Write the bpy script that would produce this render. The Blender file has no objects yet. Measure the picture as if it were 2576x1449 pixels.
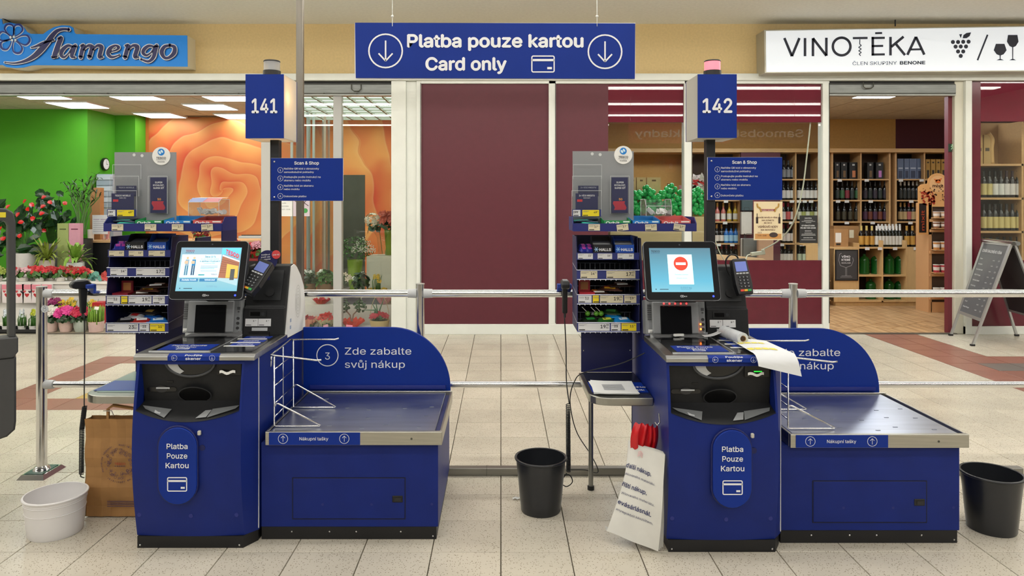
import bpy, math, random, os
from mathutils import Vector, Matrix, Euler
from mathutils.geometry import tessellate_polygon
random.seed(7)
PI = math.pi
S = bpy.context.scene
COL = S.collection
# ---------------------------------------------------------------- camera, world, light, exposure
F, CX, CY, H = 1770.0, 1260.0, 512.0, 1.51
def at(px, py, Y):
    return Vector(((px - CX) * Y / F, Y, H - (py - CY) * Y / F))
def xa(px, Y): return (px - CX) * Y / F
def za(py, Y): return H - (py - CY) * Y / F
cam = bpy.data.cameras.new('camera'); cam_o = bpy.data.objects.new('camera', cam); COL.objects.link(cam_o)
cam_o.location = (0, 0, H); cam_o.rotation_euler = (PI / 2, 0, 0)
cam.sensor_width = 36; cam.lens = F / 2576 * 36
cam.shift_x = (1288 - CX) / 2576; cam.shift_y = -(724.5 - CY) / 2576
cam.clip_start = 0.05; cam.clip_end = 100
S.camera = cam_o
w = bpy.data.worlds.new('world'); S.world = w; w.use_nodes = True
w.node_tree.nodes['Background'].inputs[0].default_value = (0.97, 0.98, 1.0, 1)
w.node_tree.nodes['Background'].inputs[1].default_value = 0.5
S.view_settings.view_transform = 'Standard'; S.view_settings.look = 'None'
S.view_settings.gamma = 1; S.view_settings.use_curve_mapping = False
S.view_settings.exposure = 0.0
S.cycles.transparent_max_bounces = 24; S.cycles.max_bounces = 8
STRIP_E = 13.0; PANEL_E = 9.0
def area(name, loc, size, energy, color=(1, .96, .88), rot=(0, 0, 0)):
    l = bpy.data.lights.new(name, 'AREA'); l.shape = 'RECTANGLE'; l.size, l.size_y = size; l.energy = energy; l.color = color
    o = bpy.data.objects.new(name, l); o.location = loc; o.rotation_euler = rot; COL.objects.link(o); return o
# ---------------------------------------------------------------- materials
def lin(c):
    c = c / 255.0
    return c / 12.92 if c <= .04045 else ((c + .055) / 1.055) ** 2.4
def rgb(t):
    if isinstance(t, str):
        t = t.lstrip('#'); t = tuple(int(t[i:i + 2], 16) for i in (0, 2, 4))
    return tuple(lin(v) for v in t) + (1,)
MC = {}
def M(hexc, rough=.5, metal=0, noise=0, scale=20, bump=0, spec=.5, emit=0, alpha=1, coat=0, stretch=None, trans=0):
    key = (hexc, rough, metal, noise, scale, bump, spec, emit, alpha, coat, stretch, trans)
    if key in MC: return MC[key]
    m = bpy.data.materials.new('mat_%s' % hexc.strip('#')); m.use_nodes = True
    nt = m.node_tree; b = nt.nodes['Principled BSDF']; c = rgb(hexc)
    b.inputs['Base Color'].default_value = c; b.inputs['Roughness'].default_value = rough
    b.inputs['Metallic'].default_value = metal; b.inputs['Specular IOR Level'].default_value = spec
    b.inputs['Alpha'].default_value = alpha; b.inputs['Coat Weight'].default_value = coat
    b.inputs['Transmission Weight'].default_value = trans
    if emit:
        b.inputs['Emission Color'].default_value = c; b.inputs['Emission Strength'].default_value = emit
    if noise or bump:
        tc = nt.nodes.new('ShaderNodeTexCoord'); mp = nt.nodes.new('ShaderNodeMapping')
        nt.links.new(tc.outputs['Object'], mp.inputs[0])
        if stretch: mp.inputs['Scale'].default_value = stretch
        n = nt.nodes.new('ShaderNodeTexNoise'); n.inputs['Scale'].default_value = scale; n.inputs['Detail'].default_value = 4
        nt.links.new(mp.outputs[0], n.inputs['Vector'])
        if noise:
            r = nt.nodes.new('ShaderNodeValToRGB')
            r.color_ramp.elements[0].position = .3; r.color_ramp.elements[1].position = .7
            r.color_ramp.elements[0].color = tuple(v * (1 - noise) for v in c[:3]) + (1,)
            r.color_ramp.elements[1].color = tuple(min(1, v * (1 + noise)) for v in c[:3]) + (1,)
            nt.links.new(n.outputs['Fac'], r.inputs[0]); nt.links.new(r.outputs[0], b.inputs['Base Color'])
        if bump:
            bp = nt.nodes.new('ShaderNodeBump'); bp.inputs['Strength'].default_value = bump; bp.inputs['Distance'].default_value = .003
            nt.links.new(n.outputs['Fac'], bp.inputs['Height']); nt.links.new(bp.outputs[0], b.inputs['Normal'])
    MC[key] = m; return m
def newmat(name):
    m = bpy.data.materials.new(name); m.use_nodes = True
    return m, m.node_tree, m.node_tree.nodes['Principled BSDF']
def glass_mat(name, tint=(1, 1, 1, 1), refl=.0, rough=.0, diff=0):
    m, nt, b = newmat(name); nt.nodes.remove(b)
    out = nt.nodes['Material Output']; tr = nt.nodes.new('ShaderNodeBsdfTransparent'); tr.inputs[0].default_value = tint
    gl = nt.nodes.new('ShaderNodeBsdfGlossy'); gl.inputs['Roughness'].default_value = rough
    lw = nt.nodes.new('ShaderNodeLayerWeight'); lw.inputs[0].default_value = .5
    pw = nt.nodes.new('ShaderNodeMath'); pw.operation = 'POWER'; pw.inputs[1].default_value = 5; nt.links.new(lw.outputs['Facing'], pw.inputs[0])
    fr = nt.nodes.new('ShaderNodeMath'); fr.operation = 'MULTIPLY'; fr.inputs[1].default_value = .8; nt.links.new(pw.outputs[0], fr.inputs[0])
    ad = nt.nodes.new('ShaderNodeMath'); ad.operation = 'ADD'; ad.inputs[1].default_value = refl + .035; ad.use_clamp = True
    nt.links.new(fr.outputs[0], ad.inputs[0])
    mx = nt.nodes.new('ShaderNodeMixShader'); nt.links.new(ad.outputs[0], mx.inputs[0])
    nt.links.new(tr.outputs[0], mx.inputs[1]); nt.links.new(gl.outputs[0], mx.inputs[2])
    last = mx
    if diff:
        d = nt.nodes.new('ShaderNodeBsdfDiffuse'); d.inputs[0].default_value = (.8, .82, .85, 1)
        m2 = nt.nodes.new('ShaderNodeMixShader'); m2.inputs[0].default_value = diff
        nt.links.new(mx.outputs[0], m2.inputs[1]); nt.links.new(d.outputs[0], m2.inputs[2]); last = m2
    nt.links.new(last.outputs[0], out.inputs[0]); return m
GLASS = glass_mat('window_glass', (.95, .97, .96, 1), .012)
ACRYL = glass_mat('clear_acrylic', (.975, .98, .985, 1), .01, .05, .025)
CELLO = glass_mat('cellophane', (.95, .96, .96, 1), .06, .15, .12)
CHROME = M("#d4d4d4", .17, 1)
STEEL = M('#b9bab8', .3, 1, noise=.12, scale=6, stretch=(1, 20, 20))
BLACK = M('#17181a', .5, noise=.1, scale=40, bump=.1)
DARKPL = M('#1b1c1e', .55, noise=.12, scale=60, bump=.15, spec=.3)
WHITE = M('#e9e9e6', .5)
BLUE = M("#0f2470", .45, noise=.08, scale=8, bump=.05, spec=.25)
SIGNB = M('#052c88', .45, noise=.04, scale=5, spec=.25)
LETTER = M('#e8eaec', .5)
NAVY = M('#14184a', .5, noise=.08, scale=30)
FRAMEW = M('#dde0da', .5, noise=.03, scale=6)
BURG = M('#5e1c2b', .22, noise=.06, scale=9)
WOOD = M('#c9a26a', .45, noise=.12, scale=5, stretch=(1, 8, 8))
# ---------------------------------------------------------------- mesh builder
OFF = [Vector((0, 0, 0))]
WL = {}
class MB:
    def __init__(s): s.v = []; s.f = []
    def add(s, vs, fs):
        n = len(s.v); s.v += [Vector(v) for v in vs]; s.f += [tuple(i + n for i in f) for f in fs]; return s
    def box(s, x0, x1, y0, y1, z0, z1, rot=None, c=None):
        vs = [Vector((x, y, z)) for z in (z0, z1) for y in (y0, y1) for x in (x0, x1)]
        if rot is not None:
            c = Vector(c) if c is not None else Vector(((x0 + x1) / 2, (y0 + y1) / 2, (z0 + z1) / 2))
            R = Euler(rot).to_matrix(); vs = [R @ (v - c) + c for v in vs]
        return s.add(vs, [(0, 2, 3, 1), (4, 5, 7, 6), (0, 1, 5, 4), (2, 6, 7, 3), (0, 4, 6, 2), (1, 3, 7, 5)])
    def cyl(s, a, b, r0, r1=None, n=16, caps=True):
        r1 = r0 if r1 is None else r1; a = Vector(a); b = Vector(b); d = (b - a).normalized()
        u = d.orthogonal().normalized(); w_ = d.cross(u); vs = []
        for p, r in ((a, r0), (b, r1)):
            vs += [p + (u * math.cos(2 * PI * i / n) + w_ * math.sin(2 * PI * i / n)) * r for i in range(n)]
        fs = [(i, (i + 1) % n, n + (i + 1) % n, n + i) for i in range(n)]
        if caps: fs += [tuple(range(n - 1, -1, -1)), tuple(range(n, 2 * n))]
        return s.add(vs, fs)
    def tube(s, pts, r, n=8, closed=False):
        pts = [Vector(p) for p in pts]; m = len(pts); rs = r if isinstance(r, (list, tuple)) else [r] * m
        vs = []; up = None
        for i, p in enumerate(pts):
            if closed: d = pts[(i + 1) % m] - pts[i - 1]
            else: d = pts[min(i + 1, m - 1)] - pts[max(i - 1, 0)]
            d.normalize()
            if up is None: up = d.orthogonal().normalized()
            up = (up - d * up.dot(d))
            up = up.normalized() if up.length > 1e-6 else d.orthogonal().normalized()
            w_ = d.cross(up)
            vs += [p + (up * math.cos(2 * PI * k / n) + w_ * math.sin(2 * PI * k / n)) * rs[i] for k in range(n)]
        fs = [(i * n + k, i * n + (k + 1) % n, (i + 1) * n + (k + 1) % n, (i + 1) * n + k) for i in range(m - 1) for k in range(n)]
        if closed: fs += [((m - 1) * n + k, (m - 1) * n + (k + 1) % n, (k + 1) % n, k) for k in range(n)]
        else: fs += [tuple(range(n - 1, -1, -1)), tuple(range((m - 1) * n, m * n))]
        return s.add(vs, fs)
    def lathe(s, c, prof, n=20, caps=(True, True), sx=1, sy=1):
        c = Vector(c); vs = []
        for r, z in prof:
            vs += [c + Vector((r * sx * math.cos(2 * PI * k / n), r * sy * math.sin(2 * PI * k / n), z)) for k in range(n)]
        m = len(prof)
        fs = [(i * n + k, i * n + (k + 1) % n, (i + 1) * n + (k + 1) % n, (i + 1) * n + k) for i in range(m - 1) for k in range(n)]
        if caps[0]: fs.append(tuple(range(n - 1, -1, -1)))
        if caps[1]: fs.append(tuple(range((m - 1) * n, m * n)))
        return s.add(vs, fs)
    def sphere(s, c, r, n=10, m=6, sc=(1, 1, 1)):
        c = Vector(c); vs = [c + Vector((0, 0, -r * sc[2]))]
        for j in range(1, m):
            a = -PI / 2 + PI * j / m
            vs += [c + Vector((r * sc[0] * math.cos(a) * math.cos(2 * PI * k / n), r * sc[1] * math.cos(a) * math.sin(2 * PI * k / n), r * sc[2] * math.sin(a))) for k in range(n)]
        vs.append(c + Vector((0, 0, r * sc[2]))); fs = [(0, 1 + (k + 1) % n, 1 + k) for k in range(n)]
        for j in range(m - 2):
            b = 1 + j * n; fs += [(b + k, b + (k + 1) % n, b + n + (k + 1) % n, b + n + k) for k in range(n)]
        b = 1 + (m - 2) * n; fs += [(b + k, b + (k + 1) % n, len(vs) - 1) for k in range(n)]
        return s.add(vs, fs)
    def prism(s, pts, fn0, fn1):
        n = len(pts); vs = [fn0(*p) for p in pts] + [fn1(*p) for p in pts]
        return s.add(vs, [tuple(range(n - 1, -1, -1)), tuple(range(n, 2 * n))] + [(i, (i + 1) % n, n + (i + 1) % n, n + i) for i in range(n)])
    def px(s, pts, x0, x1): return s.prism(pts, lambda a, b: (x0, a, b), lambda a, b: (x1, a, b))   # profile in y,z
    def py(s, pts, y0, y1): return s.prism(pts, lambda a, b: (a, y0, b), lambda a, b: (a, y1, b))   # outline in x,z
    def pz(s, pts, z0, z1): return s.prism(pts, lambda a, b: (a, b, z0), lambda a, b: (a, b, z1))
    def quad(s, *p): return s.add(p, [tuple(range(len(p)))])
    def grid(s, fn, nu, nv):
        vs = [fn(i / nu, j / nv) for j in range(nv + 1) for i in range(nu + 1)]; k = nu + 1
        return s.add(vs, [(j * k + i, j * k + i + 1, (j + 1) * k + i + 1, (j + 1) * k + i) for j in range(nv) for i in range(nu)])
    def ring(s, c, r, wd, U, V, n=28, ry=None):
        c = Vector(c); U = Vector(U); V = Vector(V); ry = ry or r; vs = []
        for q in (-wd / 2, wd / 2):
            vs += [c + U * ((r + q) * math.cos(2 * PI * k / n)) + V * ((ry + q) * math.sin(2 * PI * k / n)) for k in range(n)]
        return s.add(vs, [(k, (k + 1) % n, n + (k + 1) % n, n + k) for k in range(n)])
    def disc(s, c, r, U, V, n=24, ry=None):
        c = Vector(c); U = Vector(U); V = Vector(V); ry = ry or r
        return s.add([c + U * (r * math.cos(2 * PI * k / n)) + V * (ry * math.sin(2 * PI * k / n)) for k in range(n)], [tuple(range(n))])
    def line(s, a, b, wd, U, V, O):
        O = Vector(O); U = Vector(U); V = Vector(V); d = Vector((b[0] - a[0], b[1] - a[1])).normalized(); q = Vector((-d.y, d.x)) * wd / 2
        P = [(a[0] + q.x, a[1] + q.y), (a[0] - q.x, a[1] - q.y), (b[0] - q.x, b[1] - q.y), (b[0] + q.x, b[1] + q.y)]
        return s.quad(*[O + U * p[0] + V * p[1] for p in P])
    def xf(s, R, c=(0, 0, 0)):
        c = Vector(c); s.v = [R @ (v - c) + c for v in s.v]; return s
    def build(s, name, mat, parent=None, loc=None, smooth=False, bev=0, seg=1):
        me = bpy.data.meshes.new(name); o = bpy.data.objects.new(name, me); COL.objects.link(o)
        if parent is not None:
            base = WL[parent.name]; o.parent = parent
        else:
            base = Vector(loc) + OFF[0] if loc is not None else Vector((0, 0, 0)); o.location = base
        WL[o.name] = base
        me.from_pydata([tuple(v + OFF[0] - base) for v in s.v], [], s.f); me.update()
        if mat is not None: me.materials.append(mat)
        if smooth:
            me.polygons.foreach_set('use_smooth', [True] * len(me.polygons))
            if smooth is not True: 
                me.set_sharp_from_angle(angle=math.radians(smooth))
        if bev:
            b = o.modifiers.new('bevel', 'BEVEL'); b.width = bev; b.segments = seg; b.limit_method = 'ANGLE'; b.angle_limit = math.radians(40)
        return o
def tag(o, label=None, cat=None, group=None, kind=None):
    if label: o['label'] = label
    if cat: o['category'] = cat
    if group: o['group'] = group
    if kind: o['kind'] = kind
    return o
def thing(name, label, cat, loc=(0, 0, 0), group=None):
    o = bpy.data.objects.new(name, None); COL.objects.link(o); o.empty_display_size = .05
    o.location = Vector(loc) + OFF[0]; WL[o.name] = o.location.copy(); return tag(o, label, cat, group)
def struct(name, mb, mat, **k):
    o = mb.build(name, mat, **k)
    if o.parent is None: o['kind'] = 'structure'
    return o
def box(name, b, mat, parent=None, **k): return MB().box(*b).build(name, mat, parent, **k)
KIDS = {}
def copy_tree(o, loc, label=None, group=None, rotz=None, parent=None, scale=None):
    c = o.copy(); COL.objects.link(c); c.parent = parent
    if parent is None:
        c.location = loc
        if rotz is not None: c.rotation_euler = (0, 0, rotz)
        if scale: c.scale = (scale,) * 3
        if label: c['label'] = label
        if group: c['group'] = group
    for ch in list(o.children): copy_tree(ch, None, parent=c)
    WL[c.name] = Vector(loc) if loc is not None else Vector(); return c
# ---------------------------------------------------------------- lettering
FONT = None
try: FONT = bpy.data.fonts.load(os.path.join(bpy.utils.resource_path('LOCAL'), 'datafiles', 'fonts', 'Inter.woff2'))
except Exception: FONT = None
TCACHE = {}
def glyphs(body, bold, space, shear=0):
    k = (body, bold, space, shear)
    if k not in TCACHE:
        c = bpy.data.curves.new('lettering', 'FONT'); c.body = body; c.space_character = space; c.resolution_u = 3; c.shear = shear; c.fill_mode = 'NONE'
        if FONT: c.font = FONT
        o = bpy.data.objects.new('lettering', c); COL.objects.link(o)
        me = bpy.data.meshes.new_from_object(o.evaluated_get(bpy.context.evaluated_depsgraph_get()))
        P = [(v.co.x, v.co.y) for v in me.vertices]; nx = {}
        for e in me.edges: nx.setdefault(e.vertices[0], []).append(e.vertices[1]); nx.setdefault(e.vertices[1], []).append(e.vertices[0])
        bpy.data.objects.remove(o); bpy.data.curves.remove(c); bpy.data.meshes.remove(me)
        seen = set(); loops = []
        for i in range(len(P)):
            if i in seen or i not in nx: continue
            lp = [i]; seen.add(i); q = min((j for j in nx[i] if j not in seen), default=None)
            while q is not None:
                lp.append(q); seen.add(q); q = next((j for j in nx[q] if j not in seen), None)
            if len(lp) > 2:
                L_ = [P[j] for j in lp]; A_ = sum(L_[j - 1][0] * L_[j][1] - L_[j][0] * L_[j - 1][1] for j in range(len(L_))) / 2; loops.append((A_, L_))
        def inside(p, L_):
            r = False
            for j in range(len(L_)):
                (x1, y1), (x2, y2) = L_[j - 1], L_[j]
                if (y1 > p[1]) != (y2 > p[1]) and p[0] < (x2 - x1) * (p[1] - y1) / (y2 - y1) + x1: r = not r
            return r
        sg = 1 if max(loops, key=lambda t: abs(t[0]))[0] > 0 else -1
        outs = [t for t in loops if t[0] * sg > 0]; holes = [t for t in loops if t[0] * sg < 0]; vs, fs = [], []; hol = {id(t): [] for t in outs}
        for h_ in holes:
            c_ = [t for t in outs if inside(h_[1][0], t[1]) and abs(t[0]) > abs(h_[0])]
            if c_: hol[id(min(c_, key=lambda t: abs(t[0])))].append(h_[1])
        for t in outs:
            poly = [t[1]] + hol[id(t)]; n0 = len(vs)
            for L_ in poly: vs += L_
            fs += [tuple(n0 + j for j in tr) for tr in tessellate_polygon([[Vector((x, y, 0)) for x, y in L_] for L_ in poly])]
        vs = [(x, y, 0) for x, y in vs]
        if bold:
            n0 = len(vs); base = list(vs); bf = list(fs); d = bold * .55
            for q, (ax, ay) in enumerate(((-d, 0), (d, 0), (0, d), (0, -d)) if bold > .012 else ((d, 0),)):
                vs += [(x + ax, y + ay, .00012 * (q + 1)) for x, y, _ in base]; fs += [tuple(i + n0 * (q + 1) for i in f) for f in bf]
        x0 = min(v[0] for v in vs) if vs else 0; x1 = max(v[0] for v in vs) if vs else 1
        TCACHE[k] = (vs, fs, x0, x1)
    return TCACHE[k]
def text(body, O, U, V, cap, width=None, align='l', bold=0, space=1.0, mat=None, parent=None, name='lettering', mb=None, shear=0):
    """lettering with baseline origin O, along U, up V, capital height cap"""
    vs, fs, x0, x1 = glyphs(body, bold, space, shear); O = Vector(O); U = Vector(U).normalized(); V = Vector(V).normalized()
    sy = cap / (.73 / 1.0 * 1.0 if not FONT else .5995); sx = sy
    if width: sx = width / (x1 - x0)
    tot = (x1 - x0) * sx; dx = {'l': 0, 'c': -tot / 2, 'r': -tot}[align]
    m = mb or MB(); Nn = U.cross(V); m.add([O + U * ((x - x0) * sx + dx) + V * (y * sy) + Nn * zq for x, y, zq in vs], fs)
    if mb is None: return m.build(name, mat or LETTER, parent)
    return m
XA, ZA = (1, 0, 0), (0, 0, 1)
def tpx(body, px, pbase, pcap, Y, pw=None, align='l', **k):
    """lettering on a plane facing the shopper at depth Y, sized from measurements"""
    s = Y / F; p = at(px, pbase, Y) - OFF[0]
    return text(body, p, XA, ZA, pcap * s, pw * s if pw else None, align, **k)
def arrow_icon(mb, c, r, up, U=XA, V=ZA, wd=None):
    wd = wd or r * .09; mb.ring(c, r, wd, U, V, 32); s = 1 if up else -1
    mb.line((0, -s * r * .62), (0, s * r * .58), wd, U, V, c)
    mb.line((0, s * r * .6), (-r * .42, s * r * .15), wd, U, V, c); mb.line((0, s * r * .6), (r * .42, s * r * .15), wd, U, V, c); return mb
def card_icon(mb, c, w_, h_, t, U=XA, V=ZA):
    r = h_ * .12; X, Y_ = w_ / 2, h_ / 2
    out = []; inn = []
    for (sx, sy, a0) in ((1, 1, 0), (-1, 1, 90), (-1, -1, 180), (1, -1, 270)):
        for k in range(5):
            a = math.radians(a0 + k * 22.5)
            out.append((sx * (X - r) + r * math.cos(a), sy * (Y_ - r) + r * math.sin(a)))
            q = r - t
            inn.append((sx * (X - r) + q * math.cos(a), sy * (Y_ - r) + q * math.sin(a)))
    c = Vector(c); U = Vector(U); V = Vector(V); n = len(out)
    mb.add([c + U * p[0] + V * p[1] for p in out + inn], [(i, (i + 1) % n, n + (i + 1) % n, n + i) for i in range(n)])
    mb.line((-X + t / 2, h_ * .23), (X - t / 2, h_ * .23), h_ * .13, U, V, c)
    mb.line((w_ * .18, -h_ * .24), (w_ * .38, -h_ * .24), h_ * .13, U, V, c); return mb
def catmull(P, n=8):
    out = []; P = [P[0]] + list(P) + [P[-1]]
    for i in range(1, len(P) - 2):
        for k in range(n):
            t = k / n; out.append(tuple(.5 * ((2 * b) + (-a + c) * t + (2 * a - 5 * b + 4 * c - d) * t * t + (-a + 3 * b - 3 * c + d) * t ** 3) for a, b, c, d in zip(P[i - 1], P[i], P[i + 1], P[i + 2])))
    out.append(tuple(P[-2])); return out
# ================================================================ SETTING
WY = 8.15                                   # plane of the shop fronts
def fx(px): return xa(px, WY)
def fz(py): return za(py, WY)
# ---- floor: grout bed with single tiles
def tile_mat(name, base, speck, k, rough):
    m, nt, b = newmat(name); L = nt.links
    tc = nt.nodes.new('ShaderNodeTexCoord'); g = nt.nodes.new('ShaderNodeNewGeometry')
    n1 = nt.nodes.new('ShaderNodeTexVoronoi'); n1.inputs['Scale'].default_value = 100; L.new(g.outputs['Position'], n1.inputs['Vector'])
    r1 = nt.nodes.new('ShaderNodeValToRGB'); r1.color_ramp.elements[0].position = .16; r1.color_ramp.elements[1].position = .27
    r1.color_ramp.elements[0].color = rgb(speck); r1.color_ramp.elements[1].color = (1, 1, 1, 1); L.new(n1.outputs['Distance'], r1.inputs[0])
    n2 = nt.nodes.new('ShaderNodeTexNoise'); n2.inputs['Scale'].default_value = 2.2; n2.inputs['Detail'].default_value = 5; L.new(g.outputs['Position'], n2.inputs['Vector'])
    r2 = nt.nodes.new('ShaderNodeValToRGB'); c = rgb(base); r2.color_ramp.elements[0].position = .35; r2.color_ramp.elements[1].position = .65
    r2.color_ramp.elements[0].color = tuple(v * .86 for v in c[:3]) + (1,); r2.color_ramp.elements[1].color = c; L.new(n2.outputs['Fac'], r2.inputs[0])
    mx = nt.nodes.new('ShaderNodeMix'); mx.data_type = 'RGBA'; mx.blend_type = 'MULTIPLY'; mx.inputs[0].default_value = k
    L.new(r2.outputs[0], mx.inputs[6]); L.new(r1.outputs[0], mx.inputs[7])
    oi = nt.nodes.new('ShaderNodeObjectInfo'); mr = nt.nodes.new('ShaderNodeMapRange'); mr.inputs[3].default_value = .93; mr.inputs[4].default_value = 1.04
    L.new(oi.outputs['Random'], mr.inputs[0]); hs = nt.nodes.new('ShaderNodeHueSaturation'); L.new(mr.outputs[0], hs.inputs['Value'])
    L.new(mx.outputs[2], hs.inputs['Color']); L.new(hs.outputs[0], b.inputs['Base Color']); b.inputs['Roughness'].default_value = rough
    return m
TILE = tile_mat('tile_cream', '#cdc6b5', '#85765e', .8, .24)
TRED = tile_mat('tile_red', '#95685a', '#c9b49a', .7, .3)
TGREY = tile_mat('tile_grey', '#77706a', '#b0a898', .7, .3)
TYEL = tile_mat('tile_yellow', '#c0a35c', '#8a7a60', .6, .3)
floor = struct('floor', MB().box(-12, 12, -9, 8.15, -.1, -.011), M('#5f574a', .8), loc=(0, 0, -.1))
T = .3
def tile_colour(i, j):
    if -13 <= i <= -8 and 7 <= j <= 12:
        if i == -13 or j in (7, 12): return TRED
        if i in (-11, -10) and 8 <= j <= 9: return TYEL
    if i >= 14 and j >= 7:
        if i == 14 or j == 12: return TRED
        if i >= 15 and j == 11: return TGREY if i > 14 else TRED
        if i == 15 or j == 10: return TRED
    return TILE
tm = {}
def tmesh(mat):
    if mat.name not in tm:
        b = MB(); e = .0022; h = .0012
        q = [(e, e), (T - e, e), (T - e, T - e), (e, T - e)]; q2 = [(e + h, e + h), (T - e - h, e + h), (T - e - h, T - e - h), (e + h, T - e - h)]
        b.add([(x, y, -.011) for x, y in q] + [(x, y, -h) for x, y in q] + [(x, y, 0) for x, y in q2],
              [(0, 1, 5, 4), (1, 2, 6, 5), (2, 3, 7, 6), (3, 0, 4, 7), (4, 5, 9, 8), (5, 6, 10, 9), (6, 7, 11, 10), (7, 4, 8, 11), (8, 9, 10, 11)])
        me = bpy.data.meshes.new('tile'); me.from_pydata([tuple(v) for v in b.v], [], b.f); me.materials.append(mat); tm[mat.name] = me
    return tm[mat.name]
cells = []
for j in range(-26, 17):
    y = 3.05 + T * j
    for i in range(-36, 36):
        x = T * i; inview = False
        if y + T > 2.7:
            ye = max(y + T, 2.8); inview = (x + T) / ye * F + CX > -20 and x / ye * F + CX < 2600 and -.75 < (x + T) / ye + .02 and x / ye < .76
        cells.append((0 if inview else 1, y if y > 2.6 else 50 - y, i, j, x, y))
cells.sort()
rest = {}
for n, (o_, d_, i, j, x, y) in enumerate(cells):
    if n < 300:
        me = tmesh(tile_colour(i, j)); o = bpy.data.objects.new('tile', me); o.parent = floor; o.location = (x, y, .1); COL.objects.link(o)
    else: rest.setdefault(tile_colour(i, j).name, []).append((x, y))
MATN = {m.name: m for m in (TILE, TRED, TGREY, TYEL)}
bt = MB(); mi = []
order = list(rest)
for k in order:
    e = .003
    for x, y in rest[k]:
        if y > WY - .1: continue
        bt.add([(x + e, y + e, -.0105), (x + T - e, y + e, -.0105), (x + T - e, y + T - e, -.0105), (x + e, y + T - e, -.0105), (x + e, y + e, 0), (x + T - e, y + e, 0), (x + T - e, y + T - e, 0), (x + e, y + T - e, 0)],
               [(0, 1, 5, 4), (1, 2, 6, 5), (2, 3, 7, 6), (3, 0, 4, 7), (4, 5, 6, 7)]); mi += [order.index(k)] * 5
o = bt.build('tile', None, floor); o['kind'] = 'stuff'
for k in order: o.data.materials.append(MATN[k])
o.data.polygons.foreach_set('material_index', mi)
# ---- ceilings
struct('ceiling', MB().box(-12, 12, 5.4, WY, 3.59, 3.7), M('#d8d8d0', .9, noise=.05, scale=30, bump=.2), loc=(0, 6, 3.59))
struct('ceiling', MB().box(-12, 12, -9, 5.4, 4.15, 4.25).box(-12, 12, 5.35, 5.4, 3.59, 4.2), M('#85827a', .9), loc=(0, 0, 4.15))
YEL = M('#dcc390', .8, noise=.05, scale=40, bump=.1)
struct('wall_back', MB().box(-12, 12, WY, WY + .12, fz(187), 3.7), YEL, loc=(0, WY, 3))
struct('trim_1', MB().box(-12, 12, WY - .06, WY + .1, fz(204), fz(187)), FRAMEW, loc=(0, WY, 2.95), bev=.004)
struct('wall_left', MB().box(-12.1, -12, -9, WY, 0, 4.2), M('#c9c6ba', .9), loc=(-12, 0, 0))
struct('wall_right', MB().box(12, 12.1, -9, WY, 0, 4.2), M('#c9c6ba', .9), loc=(12, 0, 0))
struct('wall_front', MB().box(-12, 12, -9.1, -9, 0, 4.2), M('#45413e', .9), loc=(0, -9, 0))
# ---- strip lights of the store: rows seen mirrored in the shop windows
EM = M('#fffbf4', .5, emit=STRIP_E)
for k, y in enumerate((3.2, .7, -1.8, -4.1, -6.6)):
    t_ = thing('strip_light', 'long fluorescent strip light under the store ceiling, ' + ('first', 'second', 'third', 'fourth', 'last')[k] + ' row from the shop fronts', 'light', (0, y, 4.1), 'strip lights of the store ceiling')
    MB().box(-11, 11, y - .15, y + .15, 4.08, 4.15).build('housing', WHITE, t_)
    MB().box(-11, 11, y - .12, y + .12, 4.055, 4.079).build('tube', EM, t_)
t_ = thing('corridor_light', 'slim pendant light hanging below the corridor ceiling before the shop fronts', 'light', (0, 5.8, 3.3))  # added fill light, kept out of view, to brighten the upper wall and ceiling
MB().box(-11, 11, 5.74, 5.86, 3.33, 3.36).build('housing', WHITE, t_); MB().box(-11, 11, 5.74, 5.86, 3.318, 3.329).box(-11, 11, 5.66, 5.94, 3.361, 3.37).build('tube', M('#fffbf4', .5, emit=13), t_)  # glowing faces below and above the housing of the added fill light
b = MB()
for x in range(-10, 11, 4): b.cyl((x, 5.8, 3.36), (x, 5.8, 3.588), .004, n=6)
q = b.build('wire', CHROME, t_); q['kind'] = 'stuff'
# ---- columns, mullions and panels of the shop fronts
def col(name, p0, p1, y0=WY - .02, y1=WY + .1, z1=None, mat=FRAMEW, z0=0):
    return struct(name, MB().box(fx(p0), fx(p1), y0, y1, z0, z1 or fz(204)), mat, loc=(fx(p0), WY, 0), bev=.004)
n = 2
for a, b in ((985, 1022), (1022, 1048)):
    o = col('trim_%d' % n, a, b, WY - (.03 if a == 985 else .0)); n += 1
for a, b in ((1048, 1060), (1380, 1398), (1720, 1740), (2067, 2084)):
    o = col('trim_%d' % n, a, b, WY - .03); n += 1
    struct('trim_%d' % n, MB().box(fx(b) - .008, fx(b) - .002, WY - .036, WY - .029, .13, fz(210)), M('#2a2a2a', .6), loc=(fx(b), WY, 0)); n += 1
o = col('trim_%d' % n, 2402, 2424, WY + .0, WY + .1, mat=M('#cfcdbd', .6)); n += 1
o = col('trim_%d' % n, 2424, 2440, WY - .04); n += 1
struct('trim_%d' % n, MB().box(fx(1048), fx(2067), WY - .035, WY + .1, 0, fz(815)), FRAMEW, loc=(0, WY, 0), bev=.003); n += 1
struct('trim_%d' % n, MB().box(fx(2424), fx(2700), WY - .035, WY + .1, 0, fz(820)), FRAMEW, loc=(5.3, WY, 0), bev=.003); n += 1
struct('trim_%d' % n, MB().box(fx(1060), fx(2067), WY - .03, WY + .1, fz(211), fz(203)), FRAMEW, loc=(0, WY, 2.9)); n += 1
o = col('trim_%d' % n, 658, 682, WY - .02, mat=M('#b9b9b5', .5)); n += 1
o = col('trim_%d' % n, 838, 859, WY + .0, z1=fz(240), mat=M('#b0b0ae', .5)); n += 1
BURGO = M('#581d2a', .55, noise=.05, scale=14)
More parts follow.
